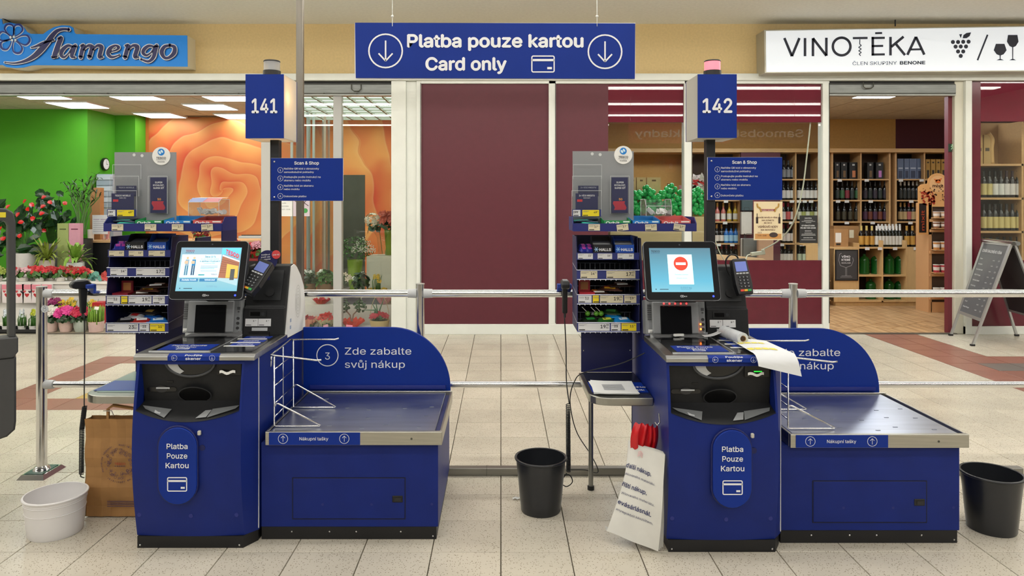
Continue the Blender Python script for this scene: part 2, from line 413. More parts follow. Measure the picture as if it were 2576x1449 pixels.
def panel(a, b, t, u, m, dy=0): return struct('trim_%d' % n, MB().box(fx(a), fx(b), WY + dy, WY + .03 + dy, fz(u), fz(t)), m, loc=(fx(a), WY, fz(u)))
for a, b, t, u, m in ((1060, 1380, 211, 815, BURGO), (1398, 1530, 211, 815, BURGO), (1530, 1720, 655, 815, BURG), (1740, 2067, 655, 815, BURG), (2440, 2467, 205, 820, BURG), (2467, 2640, 655, 820, BURG)):
    panel(a, b, t, u, m); n += 1
FILM = M('#7c1030', .6, spec=.2)
for a, b, t, u in ((1530, 1720, 211, 307), (1740, 2067, 211, 307), (2467, 2640, 205, 305)):
    panel(a, b, t, u, FILM, .012); n += 1
# glass panes
def pane(k, a, b, t, u, y=WY):
    w_ = struct('window_%d' % k, MB().box(fx(a), fx(b), y, y + .006, fz(u), fz(t)), GLASS, loc=(fx(a), y, fz(u))); return w_
pane(1, 1530, 1720, 211, 655); pane(2, 1740, 2067, 211, 655); pane(3, 2467, 2640, 205, 655)
pane(4, 683, 838, 242, 822, WY + .03); pane(5, 859, 985, 242, 822, WY + .03)
# roller shutters rolled up over the two openings
SHUT = M('#777a78', .45, .6, noise=.15, scale=5, stretch=(1, 1, 12))
def shutter(a, b, label):
    t_ = thing('roller_shutter', label, 'shutter', (fx(a), WY, fz(240)))
    MB().box(fx(a), fx(b), WY + .01, WY + .07, fz(207 + 4), fz(204)).build('guide', M('#1a1a1a', .6), t_)
    MB().px([(WY - .01, fz(239)), (WY - .02, fz(234)), (WY - .02, fz(214)), (WY, fz(210)), (WY + .06, fz(210)), (WY + .06, fz(239))], fx(a), fx(b)).build('bottom_bar', SHUT, t_)
    MB().box(fx(a), fx(b), WY - .024, WY + .06, fz(241), fz(238)).build('lip', M('#9a9c98', .4, .6), t_)
    return t_
t_ = shutter(-60, 985, 'grey metal roller shutter rolled up above the flower shop opening')
hb = MB().tube([at(884, 212, WY - .03), at(884, 224, WY - .04), at(890, 229, WY - .045), at(902, 229, WY - .045), at(908, 224, WY - .04), at(908, 212, WY - .03)], .006).build('handle', M('#55564f', .4, .7), t_)
b = MB()
for x in (50, 160, 270, 380, 490, 600, 815, 898): b.cyl(at(x, 235, WY - .03), at(x, 235, WY - .02), .008)
b.build('rivet', M('#55564f', .4, .7), t_)['kind'] = 'stuff'
t_ = shutter(2084, 2402, 'grey metal roller shutter rolled up above the wine shop doorway')
MB().tube([at(2172, 207, WY - .03), at(2172, 218, WY - .04), at(2178, 222, WY - .045), at(2192, 222, WY - .045), at(2197, 218, WY - .04), at(2197, 207, WY - .03)], .006).build('handle', M('#55564f', .4, .7), t_)
# ---- flower shop interior
GREEN = M('#4fa61c', .65, noise=.04, scale=3)
CEILT = M('#a79b89', .9)
x_l = -9.5
struct('wall_left', MB().box(x_l, xa(220, 10.5), 10.5, 10.6, 0, 2.95).box(xa(220, 10.5) - .02, xa(220, 10.5), 10.601, 11.249, 0, 2.95).box(xa(220, 10.5)-.02, xa(340, 11.25), 11.25, 11.35, 0, 2.95).box(xa(340, 11.25) - .02, xa(340, 11.25), 11.351, 11.58, 0, 2.95), GREEN, loc=(-6, 10.5, 0))

struct('wall_left', MB().box(x_l - .1, x_l, WY, 10.6, 0, 2.95), GREEN, loc=(x_l, 9, 0))
struct('wall_right', MB().box(-1.23, -1.15, WY + .1, 11.7, 0, 2.95), M('#c08a4a', .7), loc=(-1.4, 9, 0))
sf = struct('floor', MB().box(-9.5, -1.15, WY, 11.7, -.1, -.002), M('#a99f8a', .4, noise=.08, scale=12), loc=(-5, 9, -.1))
# rose photograph covering the back wall
def rose_mat():
    m, nt, b = newmat('rose_print'); L = nt.links; tc = nt.nodes.new('ShaderNodeTexCoord')
    N = nt.nodes
    def math_(op, a, b_=None):
        q = N.new('ShaderNodeMath'); q.operation = op
        for i, v in enumerate((a, b_)):
            if v is None: continue
            if isinstance(v, (int, float)): q.inputs[i].default_value = v
            else: L.new(v, q.inputs[i])
        return q.outputs[0]
    nz = N.new('ShaderNodeTexNoise'); nz.inputs['Scale'].default_value = 1.1; nz.inputs['Detail'].default_value = 1.5; L.new(tc.outputs['Object'], nz.inputs['Vector'])
    sub = N.new('ShaderNodeVectorMath'); sub.operation = 'SUBTRACT'; L.new(nz.outputs['Color'], sub.inputs[0]); sub.inputs[1].default_value = (.5, .5, .5)
    sc = N.new('ShaderNodeVectorMath'); sc.operation = 'SCALE'; L.new(sub.outputs[0], sc.inputs[0]); sc.inputs['Scale'].default_value = .75
    ad = N.new('ShaderNodeVectorMath'); ad.operation = 'ADD'; L.new(tc.outputs['Object'], ad.inputs[0]); L.new(sc.outputs[0], ad.inputs[1])
    sx = N.new('ShaderNodeSeparateXYZ'); L.new(ad.outputs[0], sx.inputs[0])
    X = sx.outputs[0]; Z = math_('MULTIPLY', sx.outputs[2], 1.25)
    r = math_('SQRT', math_('ADD', math_('MULTIPLY', X, X), math_('MULTIPLY', Z, Z)))
    th = math_('DIVIDE', math_('ARCTAN2', Z, X), 2 * PI)
    ph = math_('FRACT', math_('ADD', math_('MULTIPLY', math_('POWER', r, .7), 4.2), math_('MULTIPLY', th, 3)))
    rp = N.new('ShaderNodeValToRGB'); e = rp.color_ramp.elements
    e[0].position = 0; e[0].color = rgb('#d8502a'); e[1].position = 1; e[1].color = rgb('#e9a35c')
    for p, c in ((.12, '#e06a35'), (.5, '#e88a48'), (.88, '#efa65c'), (.965, '#f2b878'), (.985, '#d0502c')):
        x = e.new(p); x.color = rgb(c)
    L.new(ph, rp.inputs[0])
    n2 = N.new('ShaderNodeTexNoise'); n2.inputs['Scale'].default_value = .9; n2.inputs['Detail'].default_value = 2; L.new(ad.outputs[0], n2.inputs['Vector'])
    r2 = N.new('ShaderNodeValToRGB'); r2.color_ramp.elements[0].position = .38; r2.color_ramp.elements[1].position = .62
    r2.color_ramp.elements[0].color = rgb('#c23a24'); r2.color_ramp.elements[1].color = rgb('#f0b060'); L.new(n2.outputs['Fac'], r2.inputs[0])
    mx = N.new('ShaderNodeMix'); mx.data_type = 'RGBA'; mx.inputs[0].default_value = .5; L.new(rp.outputs[0], mx.inputs[6]); L.new(r2.outputs[0], mx.inputs[7])
    L.new(mx.outputs[2], b.inputs['Base Color']); b.inputs['Roughness'].default_value = .5; return m
struct('wall_back', MB().box(xa(372, 11.6) - .05, -1.15, 11.6, 11.7, 0, 2.95), M('#d9782f', .6), loc=(-4, 11.6, 0))
rp = MB().box(xa(374, 11.58), -1.24, 11.585, 11.599, .3, 2.93).build('rose_mural', rose_mat(), loc=at(560, 478, 11.59))
tag(rp, 'orange rose photograph mural filling the flower shop back wall', 'mural')
# suspended ceiling of the flower shop, tiles as pieces
sc_ = struct('ceiling', MB().box(-9.5, -1.15, WY + .1, 11.7, 2.93, 3.0), M('#6a6258', .9), loc=(-5, 9, 2.93))
lampcells = [(-6.9, 8.9), (-5.7, 8.9), (-4.5, 8.9), (-6.9, 9.8), (-5.1, 9.8), (-5.7, 10.9), (-4.5, 10.9), (-7.5, 10.1)]
LPX = [((12, 148), (236, 245)), ((232, 368), (237, 249)), ((467, 588), (241, 250)), ((119, 266), (256, 273)), ((429, 561), (262, 277)), ((330, 453), (284, 297)), ((514, 622), (287, 299))]
zc = 2.905
def lamp_panel(x0, x1, y0, y1, z, label, group, e=PANEL_E):
    t_ = thing('ceiling_panel_light', label, 'light', ((x0 + x1) / 2, (y0 + y1) / 2, z), group)
    MB().box(x0, x1, y0, y1, z - .004, z + .022).build('frame', WHITE, t_)
    MB().box(x0 + .02, x1 - .02, y0 + .02, y1 - .02, z - .008, z - .0041).build('diffuser', M('#f4faff', .5, emit=e), t_); return t_
lamps = []
for (a, b_), (c, d) in LPX:
    y0 = F * (zc - H) / (512 - c); y1 = F * (zc - H) / (512 - d); mx = (a + b_) / 2; ym = (y0 + y1) / 2
    X = xa(mx, ym); lamps.append((round(X / .6) * .6, ym))
done = []
for i, (X, Y_) in enumerate(lamps):
    lamp_panel(X - .3, X + .3, Y_ - .3, Y_ + .3, zc, 'square white ceiling panel light in the flower shop, %s' % ('front row, leftmost', 'front row, second from left', 'front row, right', 'middle row, left', 'middle row, right', 'back row, left', 'back row, rightmost')[i], 'panel lights in the flower shop ceiling')
b = MB()
for i in range(14):
    for j in range(6):
        x = -9.5 + .6 * i; y = WY + .12 + .6 * j
        if x > -1.9: continue
        if y > 11.2: continue
        b.box(x + .008, x + .592, y + .008, y + .592, 2.92, 2.935)
o = b.build('ceiling_tile', M('#cfc6b6', .9, noise=.08, scale=30), sc_); o['kind'] = 'stuff'
# luminous lattice ceiling over the right part
lat = thing('lattice_light', 'bright white lattice ceiling light above the shop window display', 'light', (-2.6, 9.4, 2.86))
xl0, xl1, yl0, yl1 = -3.05, -1.27, 8.3, 11.3
MB().box(xl0, xl1, yl0, yl1, 2.88, 2.9).build('diffuser', M('#f2fff6', .5, emit=3.5), lat)
b = MB()
for i in range(9): x = xl0 + (xl1 - xl0) * i / 8; b.box(x - .012, x + .012, yl0, yl1, 2.85, 2.88)
for i in range(12): y = yl0 + (yl1 - yl0) * i / 11; b.box(xl0, xl1, y - .012, y + .012, 2.85, 2.88)
b.build('lattice', M('#8f9488', .6), lat)
# ---- wine shop interior
struct('wall_left', MB().box(.0, .08, WY + .1, 11.8, 0, 2.95), M('#5a1c28', .7), loc=(0, 9, 0))
BY = 11.72
struct('wall_back', MB().box(.08, xa(2253, BY), BY, BY + .1, 0, 2.95), M('#c79a56', .75, noise=.05, scale=30), loc=(3, BY, 0))
struct('wall_back', MB().box(xa(2253, BY), 10, BY, BY + .1, 0, 2.95), M('#4f1824', .7, noise=.05, scale=30), loc=(8, BY, 0))
struct('wall_right', MB().box(9.9, 10, WY + .1, BY, 0, 2.95), M('#c79a56', .7), loc=(9.9, 9, 0))
wc = struct('ceiling', MB().box(.0, 10, WY + .1, BY, 2.93, 3.0), M('#7a6c5c', .9), loc=(5, 9, 2.93))
b = MB()
for i in range(16):
    for j in range(6): b.box(.05 + .6 * i + .008, .05 + .6 * i + .592, WY + .12 + .58 * j + .008, WY + .12 + .58 * j + .572, 2.915, 2.935)
o = b.build('ceiling_tile', M('#c9bda8', .9, noise=.18, scale=14, stretch=(1, 6, 1)), wc); o['kind'] = 'stuff'
lamp_panel(4.62, 5.14, 8.69, 9.3, 2.905, 'large white panel light glowing in the wine shop ceiling behind the doorway', None, 30)
lamp_panel(1.6, 2.8, 9.2, 9.8, 2.905, 'white panel light in the wine shop ceiling behind the grape garlands', None, 14)
lamp_panel(3.0, 4.2, 9.4, 10.0, 2.905, 'white panel light in the wine shop ceiling behind the display window', None, 18)
lamp_panel(7.0, 7.6, 8.6, 9.2, 2.905, 'white panel light in the wine shop ceiling behind the right window', None, 22)
def wood_floor():
    m, nt, b = newmat('wood_floor'); L = nt.links; tc = nt.nodes.new('ShaderNodeTexCoord'); mp = nt.nodes.new('ShaderNodeMapping'); mp.inputs['Scale'].default_value = (14, 1.3, 1); mp.inputs['Rotation'].default_value = (0, 0, 1.0)
    L.new(tc.outputs['Object'], mp.inputs[0]); n_ = nt.nodes.new('ShaderNodeTexNoise'); n_.inputs['Scale'].default_value = 1.2; n_.inputs['Detail'].default_value = 3; L.new(mp.outputs[0], n_.inputs['Vector'])
    r = nt.nodes.new('ShaderNodeValToRGB'); r.color_ramp.elements[0].position = .35; r.color_ramp.elements[1].position = .65
    r.color_ramp.elements[0].color = rgb('#9c7750'); r.color_ramp.elements[1].color = rgb('#c9a67a'); L.new(n_.outputs['Fac'], r.inputs[0]); L.new(r.outputs[0], b.inputs['Base Color'])
    b.inputs['Roughness'].default_value = .4; return m
WF = wood_floor()
wf = struct('floor', MB().box(0, 10, WY, 11.8, -.1, -.012), M('#6b5236', .7), loc=(5, 9, -.1))
b = MB()
ang = .62
for i in range(-30, 60):
    for k in range(6):
        L0 = -3 + k * 1.4 + (i % 3) * .45
        cxx = 5.5; b0 = MB().box(L0, L0 + 1.39, i * .14, i * .14 + .137, -.0115, 0); R = Matrix.Rotation(ang, 3, 'Z'); vs = [R @ v + Vector((cxx - 1, 7.5, 0)) for v in b0.v]
        if min(v.y for v in vs) > WY + .02 and max(v.y for v in vs) < 11.7 and min(v.x for v in vs) > .1 and max(v.x for v in vs) < 9.9: b.add(vs, b0.f)
o = b.build('floor_plank', WF, wf); o['kind'] = 'stuff'
struct('floor', MB().box(0.1, 10, WY - .0, WY + .9, -.011, -.003), WF, loc=(5.5, WY, -.01))
struct('trim_%d' % n, MB().box(fx(2084), fx(2404), WY - .03, WY + .02, -.005, .012), M('#77736a', .4, .7), loc=(fx(2084), WY, 0)); n += 1
struct('trim_%d' % n, MB().box(fx(2392), fx(2402), WY + .05, WY + .12, 0, fz(241)), M('#6b2530', .6), loc=(fx(2392), WY, 0)); n += 1
struct('trim_%d' % n, MB().box(-9.5, fx(985), WY - .02, WY + .02, -.005, .008), M('#77736a', .4, .7), loc=(-5, WY, 0)); n += 1
# ================================================================ SELF-CHECKOUT UNITS
GREYPL = M('#7d8083', .5, noise=.05, scale=60)
LGREY = M('#b7babc', .45)
DGLASS = M('#0c0d10', .08, spec=.6)
SCRNB = M('#151618', .3)
PAPER = M('#e6e7e4', .6)
TAGW = M('#d9dadb', .5); TAGC = M('#d6cdb0', .5); TAGY = M('#ead21c', .5); INK = M('#1c1c22', .6); INKL = M('#77777c', .6)
REDP = M('#c8202a', .5)
def yf(u, z):
    b = .05 * math.sin(PI * max(0, min(1, (z - .03) / .80))) + .012 * (1 - (2 * u - 1) ** 2)
    return .01 - b
def kiosk(where, dx=0, lit=False, num='141'):
    k = thing('self_checkout', 'blue card-only self-checkout kiosk %s' % where, 'self-checkout', (.26, .3, 0))
    XF, W = .472, .518
    zt = lambda u: .615 - .05 * (1 - (2 * u - 1) ** 2)
    b = MB().grid(lambda u, v: (u * XF, yf(u, .052 + v * (zt(u) - .052)), .052 + v * (zt(u) - .052)), 14, 14)
    # chamfered right corner, right side, left side and back
    b.grid(lambda u, v: (XF + u * (W - XF), yf(1, .052 + v * .77) * (1 - u) + .06 * u, .052 + v * .77), 2, 14)
    b.grid(lambda u, v: (0, yf(0, .052 + v * .77) * (1 - u) + .80 * u, .052 + v * .77), 1, 14)
    b.quad((W, .06, .052), (W, .80, .052), (W, .80, .822), (W, .06, .822))
    b.quad((0, .82, .052), (W, .80, .052), (W, .80, .822), (0, .82, .822))
    for x0, x1 in ((0, .012), (.462, XF)):
        b.grid(lambda u, v: (x0 + u * (x1 - x0), yf(x0 / XF, .6 + v * .222), .6 + v * .222), 1, 4)
        b.grid(lambda u, v: (x0 if x0 > .1 else x1, yf(x0 / XF, .58 + v * .242) + u * .06, .58 + v * .242), 1, 4)
    b.grid(lambda u, v: (u * XF, yf(u, .805 + v * .017), .805 + v * .017), 12, 1)
    b.quad((0, .0, .822), (W, .06, .822), (W, .80, .822), (0, .80, .822))
    body = b.build('body', BLUE, k, smooth=30)
    MB().pz([(.006, -.005), (.47, -.005), (.512, .065), (.512, .795), (.006, .795)], 0, .052).build('plinth', M('#0d0d10', .5), k)
    b = MB()
    for x, y in ((.02, -.007), (.455, -.007)): b.sphere((x, y, .014), .0045, 8, 5)
    b.build('screw', CHROME, k)
    # recessed black cash panel
    yp = lambda z: .02 + (.81 - z) * .16
    MB().grid(lambda u, v: (.012 + u * .45, yp(.63 + v * .178), .63 + v * .178), 6, 4).build('cash_panel', DARKPL, k)
    led = MB().grid(lambda u, v: (.012 + u * .45, yf(.03 + u * .94, zt(.03 + u * .94)) * (1 - v) + yp(.632) * v - .004 * (1 - v), zt(.03 + u * .94) * (1 - v) + .632 * v), 14, 2).build('ledge', DARKPL, k, smooth=True)
    P = lambda x, z, e=.002: (x, yp(z) - e, z)
    b = MB(); cx = .228
    arc = [(cx + .108 * math.cos(a), .812 + .068 * math.sin(a)) for a in [PI + PI * i / 20 for i in range(21)]]
    b.tube([P(x, z, .004) for x, z in arc], .007, 6); b.build('coin_bowl_rim', M('#3a3c3f', .35), k, smooth=True)
    b = MB(); b.add([P(cx, .806, .003)] + [P(cx + .1 * math.cos(a), .808 + .06 * math.sin(a), .003) for a in [PI + PI * i / 16 for i in range(17)]], [tuple(range(18))]); b.build('coin_bowl', M('#050506', .3), k)
    o1 = [P(cx - .1 + .1 * (1 - math.cos(t)), .808 - .062 * math.sin(t), .006) for t in [i * .13 for i in range(9)]]
    o2 = [P(cx - .055 + .055 * (1 - math.cos(t)), .808 - .045 * math.sin(t), .006) for t in [i * .13 for i in range(9)]][::-1]
    MB().add(o1 + o2, [tuple(range(18))]).build('coin_tray', LGREY, k)
    b = MB().box(.345, .452, yp(.78) - .006, yp(.78) - .001, .752, .806); b.build('receipt_slot', M('#0b0b0c', .3), k)
    MB().grid(lambda u, v: (.358 + u * .07, yp(.765) - .012 - .01 * math.sin(PI * u), .76 + v * .012 + .004 * math.sin(9 * u)), 8, 1).build('receipt', PAPER, k)
    if lit: MB().box(.385, .42, yp(.78) - .008, yp(.78) - .0065, .774, .779).build('indicator_lamp', M('#3cff50', .5, emit=.6), k)
    MB().box(.118, .146, yp(.72) - .003, yp(.72) + .002, .716, .724).build('small_slot', M('#050506', .4), k)
    b = MB()
    for i, (a, c_) in enumerate(((.028, .158),)):
        pts = [(a + .01 * math.cos(t) + .01, .684 + .01 * math.sin(t)) for t in [PI / 2 + PI * q / 6 for q in range(7)]] + [(c_ - .01 + .01 * math.cos(t), .684 + .01 * math.sin(t)) for t in [-PI / 2 + PI * q / 6 for q in range(7)]]
        b.add([P(x, z, .003) for x, z in pts], [tuple(range(len(pts)))])
    b.build('note_slot', M('#050506', .25), k); MB().disc(P(.093, .686, .005), .026, XA, (0, -.16, 1), 16, .016).build('note_slot_cup', M('#26272a', .4), k)
    MB().box(.07, .13, yp(.69) - .007, yp(.69) - .0055, .688, .694).build('note_slot_lip', LGREY, k)
    # change cup
    MB().ring(P(.242, .66, .012), .072, .006, XA, (0, -.45, .9), 30, .044).build('change_cup_rim', M('#2f3033', .3), k)
    MB().disc(P(.242, .66, .010), .07, XA, (0, -.45, .9), 30, .042).build('change_cup', M('#060607', .25), k)
    L = lambda x, v: Vector((x, yf(x / XF, zt(x / XF)) * (1 - v) + yp(.632) * v - .008, zt(x / XF) * (1 - v) + .632 * v + .003))
    b = MB().add([L(.025, .55), L(.155, .55), L(.14, .1), L(.045, .35)], [(0, 1, 2, 3)]).build('plate', M('#6d7072', .4), k)
    MB().add([L(.085, .5), L(.115, .5), L(.115, .25), L(.09, .25)], [(0, 1, 2, 3)]).build('icon', LGREY, k)
    MB().add([L(.335, .55), L(.45, .55), L(.44, .3), L(.325, .12)], [(0, 1, 2, 3)]).build('plate', M('#6d7072', .4), k)
    MB().add([L(.275, .15), L(.32, .15), L(.332, .5), L(.305, .5)], [(0, 1, 2, 3)]).build('plate', M('#8d9092', .4), k)
    # capsule shaped sign
    def caps(cx, cz, w_, h_, y, th, nm, mat, e=0):
        r = w_ / 2; pts = [(cx + r * math.cos(t), cz + (h_ / 2 - r) + r * math.sin(t)) for t in [PI * i / 14 for i in range(15)]] + [(cx + r * math.cos(t), cz - (h_ / 2 - r) + r * math.sin(t)) for t in [PI + PI * i / 14 for i in range(15)]]
        return MB().py(pts, y, y + th).build(nm, mat, k, bev=.002)
    cxp = (.212 if num == '141' else .262)
    caps(cxp - .004 if num == '141' else cxp, .383, .176, .342, -.063, .03, 'capsule_frame', M('#101a58', .5)); caps(cxp, .383, .164, .33, -.072, .01, 'capsule_sign', SIGNB)
    b = MB()
    for s_, zz in (('Platba', .458), ('Pouze', .417), ('Kartou', .376)): text(s_, (cxp, -.0735, zz), XA, ZA, .026, {'Platba': .09, 'Pouze': .088, 'Kartou': .099}[s_], 'c', bold=.02, mb=b)
    b.build('lettering', LETTER, k); card_icon(MB(), (cxp, -.0735, .306), .086, .062, .0045).build('card_symbol', LETTER, k)
    MB().box(.162 + cxp - .08, .176 + cxp - .08, -.066, -.052, .512, .532).build('lock', M('#c9c6bb', .3, .4), k, bev=.003)
    MB().cyl((cxp + .098, -.04, .455), (cxp + .098, -.052, .455), .013, n=14).build('keyhole', M('#0d1550', .6), k)
    b = MB()
    for x in (.02, .25, .445): b.cyl((x, yf(x / XF, .15) - .0015, .15), (x, yf(x / XF, .15) + .002, .15), .009, n=14)
    q = b.build('plug', M('#1a2676', .5), k); q['kind'] = 'stuff'
    MB().box(W - .006, W + .001, .056, .06, .06, .83).build('edge_strip', M('#c9ccd4', .3, .6), k)
    # scanner top
    b = MB().px([(-.018, .824), (-.018, .842), (-.002, .851), (.46, .851), (.46, .824)], -.006, .524)
    b.build('steel_rim', STEEL, k, bev=.003, seg=2)
    MB().box(.035, .305, .045, .43, .8508, .8535).build('scanner_glass', DGLASS, k); MB().box(.312, .495, .03, .43, .8508, .8535).build('payment_top', M('#15171b', .12), k)
    MB().box(.035, .305, .035, .043, .8508, .856).build('glass_edge', M('#d8dadb', .25, .8), k)
    MB().box(.02, .305, .43, .445, .851, .872).build('glass_edge', M('#c8cacc', .25, .8), k)
    MB().box(.305, .312, .03, .43, .8508, .8545).build('divider', M('#c8cacc', .25, .8), k)
    MB().box(.15, .24, .26, .40, .8536, .8543).build('scan_window', M('#050506', .05), k)
    MB().box(.06, .29, .06, .19, .8537, .8545).build('blue_decal', SIGNB, k)
    b = MB(); text('Platba Pouze', (.165, .145, .855), XA, (0, 1, 0), .026, .16, 'c', bold=.02, mb=b); text('Kartou', (.165, .11, .855), XA, (0, 1, 0), .026, None, 'c', bold=.02, mb=b)
    b.build('lettering', LETTER, k); card_icon(MB(), (.165, .085, .855), .055, .03, .004, XA, (0, 1, 0)).build('card_symbol', LETTER, k)
    for i, (s_, yy) in enumerate((('Naskenujte', .33), ('Zabalte', .24), ('Zaplaťte', .16))):
        MB().box(.345, .475, yy, yy + .055, .8537, .8545).build('blue_decal', SIGNB, k); text(s_, (.41, yy + .016, .855), XA, (0, 1, 0), .022, .075, 'c', bold=.02, parent=k)
        MB().box(.325, .465, yy - .018, yy - .004, .8537, .8548).build('white_stripe', PAPER, k)
    s0 = (.145 if num == '141' else .175)
    MB().quad((s0, -.0195, .824), (s0 + .225, -.0195, .824), (s0 + .225, -.0195, .8425), (s0 + .225, -.001, .8530), (s0, -.001, .8530), (s0, -.0195, .8425)).build('blue_decal', SIGNB, k)
    b = MB(); text('Použijte', (s0 + .1125, .006, .8555), XA, (0, .87, .5), .014, .085, 'c', bold=.02, mb=b) if False else None
    text('Použijte', (s0 + .1125, -.0195, .844), XA, (0, .86, .5), .012, .075, 'c', bold=.02, parent=k); text('skener', (s0 + .1125, -.0205, .828), XA, ZA, .0125, .068, 'c', bold=.03, parent=k)
    arrow_icon(MB(), (s0 + .03, -.0205, .836), .012, False, (0, 0, 1), (1, 0, 0)).build('arrow_symbol', LETTER, k); arrow_icon(MB(), (s0 + .195, -.0205, .836), .012, False).build('arrow_symbol', LETTER, k)
    # grey scale tower under the monitor
    c = (.15, .44, .86); tilt = Matrix.Rotation(math.radians(-9), 3, 'X')
    def TW(m): return m.xf(tilt, c)
    TW(MB().pz([(.0, .44), (.012, .428), (.288, .428), (.30, .44), (.30, .56), (0, .56)], .86, 1.03)).build('scanner_tower', GREYPL, k, bev=.004)
    TW(MB().box(.03, .262, .418, .43, .862, 1.022)).build('tower_bezel', M('#8b8e91', .5), k, bev=.01)
    TW(MB().box(.07, .225, .414, .4195, .862, 1.0)).build('scan_window', M('#141518', .08, spec=.3), k, bev=.003)
    b = MB()
    for i in range(9): b.box(.008, .028, .4245, .4275, .93 + i * .009, .934 + i * .009)
    o = TW(b).build('vent', M('#303235', .5), k); o['kind'] = 'stuff'
    for i in range(3): TW(MB().cyl((.282, .424, .885 + i * .024), (.282, .429, .885 + i * .024), .0075, n=14)).build('button', M('#1f2124', .4), k)
    TW(MB().box(.275, .29, .4265, .4275, .975, .99).box(.278, .287, .4265, .4275, .962, .97)).build('maker_mark', M('#45474a', .4), k)
    TW(MB().box(.01, .04, .4255, .4268, .868, .884)).build('number_sticker', PAPER, k); text(num, (.025, .4225, .872), XA, ZA, .008, None, 'c', bold=.02, mat=INK, parent=k)
    if lit:
        for i in range(5): TW(MB().sphere((.09 + i * .028, .4175, 1.011), .0045, 8, 5)).build('indicator_lamp', M('#ff3030', .5, emit=4), k)
        for zz in (.886, .91): TW(MB().sphere((.268, .4175, zz), .005, 8, 5)).build('indicator_lamp', M('#ff7a30', .5, emit=5), k)
        MB().box(.13, .18, .4, .415, .858, .868, rot=(0, 0, .2)).build('paper_scrap', PAPER, k)
    # black tower at the right
    fr = [(.435, .85), (.452, .985), (.468, .99), (.53, 1.19), (.60, 1.195), (.70, 1.12), (.785, .98), (.795, .95), (.795, .85)]
    b = MB().px(fr, .305, .512)
    b.build('payment_tower', DARKPL, k, bev=.004)
    MB().px([(.446, .83), (.55, 1.185), (.60, 1.192), (.64, 1.175), (.71, 1.125), (.77, 1.06), (.795, .98), (.80, .90), (.80, .82)], .5125, .5185).build('side_panel', M('#dedfdd', .45), k)
    b = MB(); 
    for i in range(5): b.ring((.5192, .66, .99), .05 - i * .009, .0018, (0, 1, 0), ZA, 28, .085 - i * .016)
    b.build('speaker_grille', M('#9a9a98', .5), k)
    for yy, zz in ((.52, .9), (.515, .865)): MB().box(.5186, .5192, yy, yy + .02, zz, zz + .018).build('sticker', M('#8a9bb5', .5), k)
    slope = Vector((0, .062, .2)).normalized(); nrm = Vector((0, -.2, .062)).normalized()
    def TP(x, t, e=.001): return Vector((x, .468, .99)) + slope * t + nrm * e
    b = MB(); q = [TP(.345, .03), TP(.485, .03), TP(.49, .185), TP(.345, .185)]; q2 = [p + nrm * .006 for p in q]; b.add(q + q2, [(4, 5, 6, 7), (0, 1, 5, 4), (1, 2, 6, 5), (2, 3, 7, 6), (3, 0, 4, 7)]).build('tower_cover', M('#1e2022', .4), k)
    MB().cyl(TP(.43, .07, .004), TP(.43, .07, .018), .022, n=18).build('bracket_knob', BLACK, k)
    s2 = Vector((0, .017, .135)).normalized(); n2 = Vector((0, -.135, .017)).normalized()
    def TQ(x, z, e=.001): return Vector((x, .435, .85)) + s2 * (z - .85) + n2 * e
    def face(nm, x0, x1, z0, z1, m, e=.001, th=.004):
        q = [TQ(x0, z0, e), TQ(x1, z0, e), TQ(x1, z1, e), TQ(x0, z1, e)]; return MB().add(q + [p + n2 * th for p in q], [(4, 5, 6, 7), (0, 1, 5, 4), (1, 2, 6, 5), (2, 3, 7, 6), (3, 0, 4, 7)]).build(nm, m, k)
    face('dispenser', .335, .42, .94, .972, M('#111214', .35)); face('dispenser_window', .342, .39, .946, .966, M('#08080a', .15), .005, .001)
    MB().cyl(TQ(.405, .956, .005), TQ(.405, .956, .008), .008, n=14).build('dispenser_lock', M('#2b2d30', .3), k)
    for x0 in (.318, .383):
        face('price_tag', x0, x0 + .063, .895, .932, TAGW, .001, .003)
        text('8', TQ(x0 + .042, .917, .0045), XA, s2, .009, None, 'c', bold=.02, mat=INK, parent=k); text('90', TQ(x0 + .052, .921, .0045), XA, s2, .004, None, 'c', bold=.02, mat=INK, parent=k)
        face('barcode', x0 + .004, x0 + .03, .899, .902, INK, .004, .0004)
    face('exit_plate', .352, .43, .872, .888, LGREY, .001, .003); face('note_exit', .34, .44, .852, .868, M('#050506', .3), .001, .006)
    MB().px([(.50, .823), (.60, 1.33), (.775, 1.33), (.775, .823)], -.004, .008).build('back_column', NAVY, k)
    # monitor
    mb_, mt_ = (.26, 1.053), (.352, 1.326)
    U = Vector((1, 0, 0)); V = Vector((0, mt_[0] - mb_[0], mt_[1] - mb_[1])).normalized(); Nn = U.cross(V) * 1
    if Nn.y > 0: Nn = -Nn
    hh = math.hypot(mt_[0] - mb_[0], mt_[1] - mb_[1]); x0, x1 = (.017 + dx, .368 + dx)
    O = Vector((x0, mb_[0], mb_[1]))
    def rr(e, th, ins=0, r=.018):
        pts = []; X0, X1, Z0, Z1 = ins, x1 - x0 - ins, ins, hh - ins
        for cx_, cz_, a0 in ((X1 - r, Z1 - r, 0), (X0 + r, Z1 - r, 90), (X0 + r, Z0 + r, 180), (X1 - r, Z0 + r, 270)):
            pts += [(cx_ + r * math.cos(math.radians(a0 + q * 18)), cz_ + r * math.sin(math.radians(a0 + q * 18))) for q in range(6)]
        return MB().prism(pts, lambda a, c: O + U * a + V * c + Nn * e, lambda a, c: O + U * a + V * c + Nn * (e + th))
    rr(-.038, .034, .002).build('monitor_housing', M('#34363a', .4), k); rr(-.006, .005).build('monitor_rim', M('#8a8d91', .35, .6), k); rr(-.0012, .003, .0018).build('monitor_bezel', M('#060608', .3, spec=.15), k)
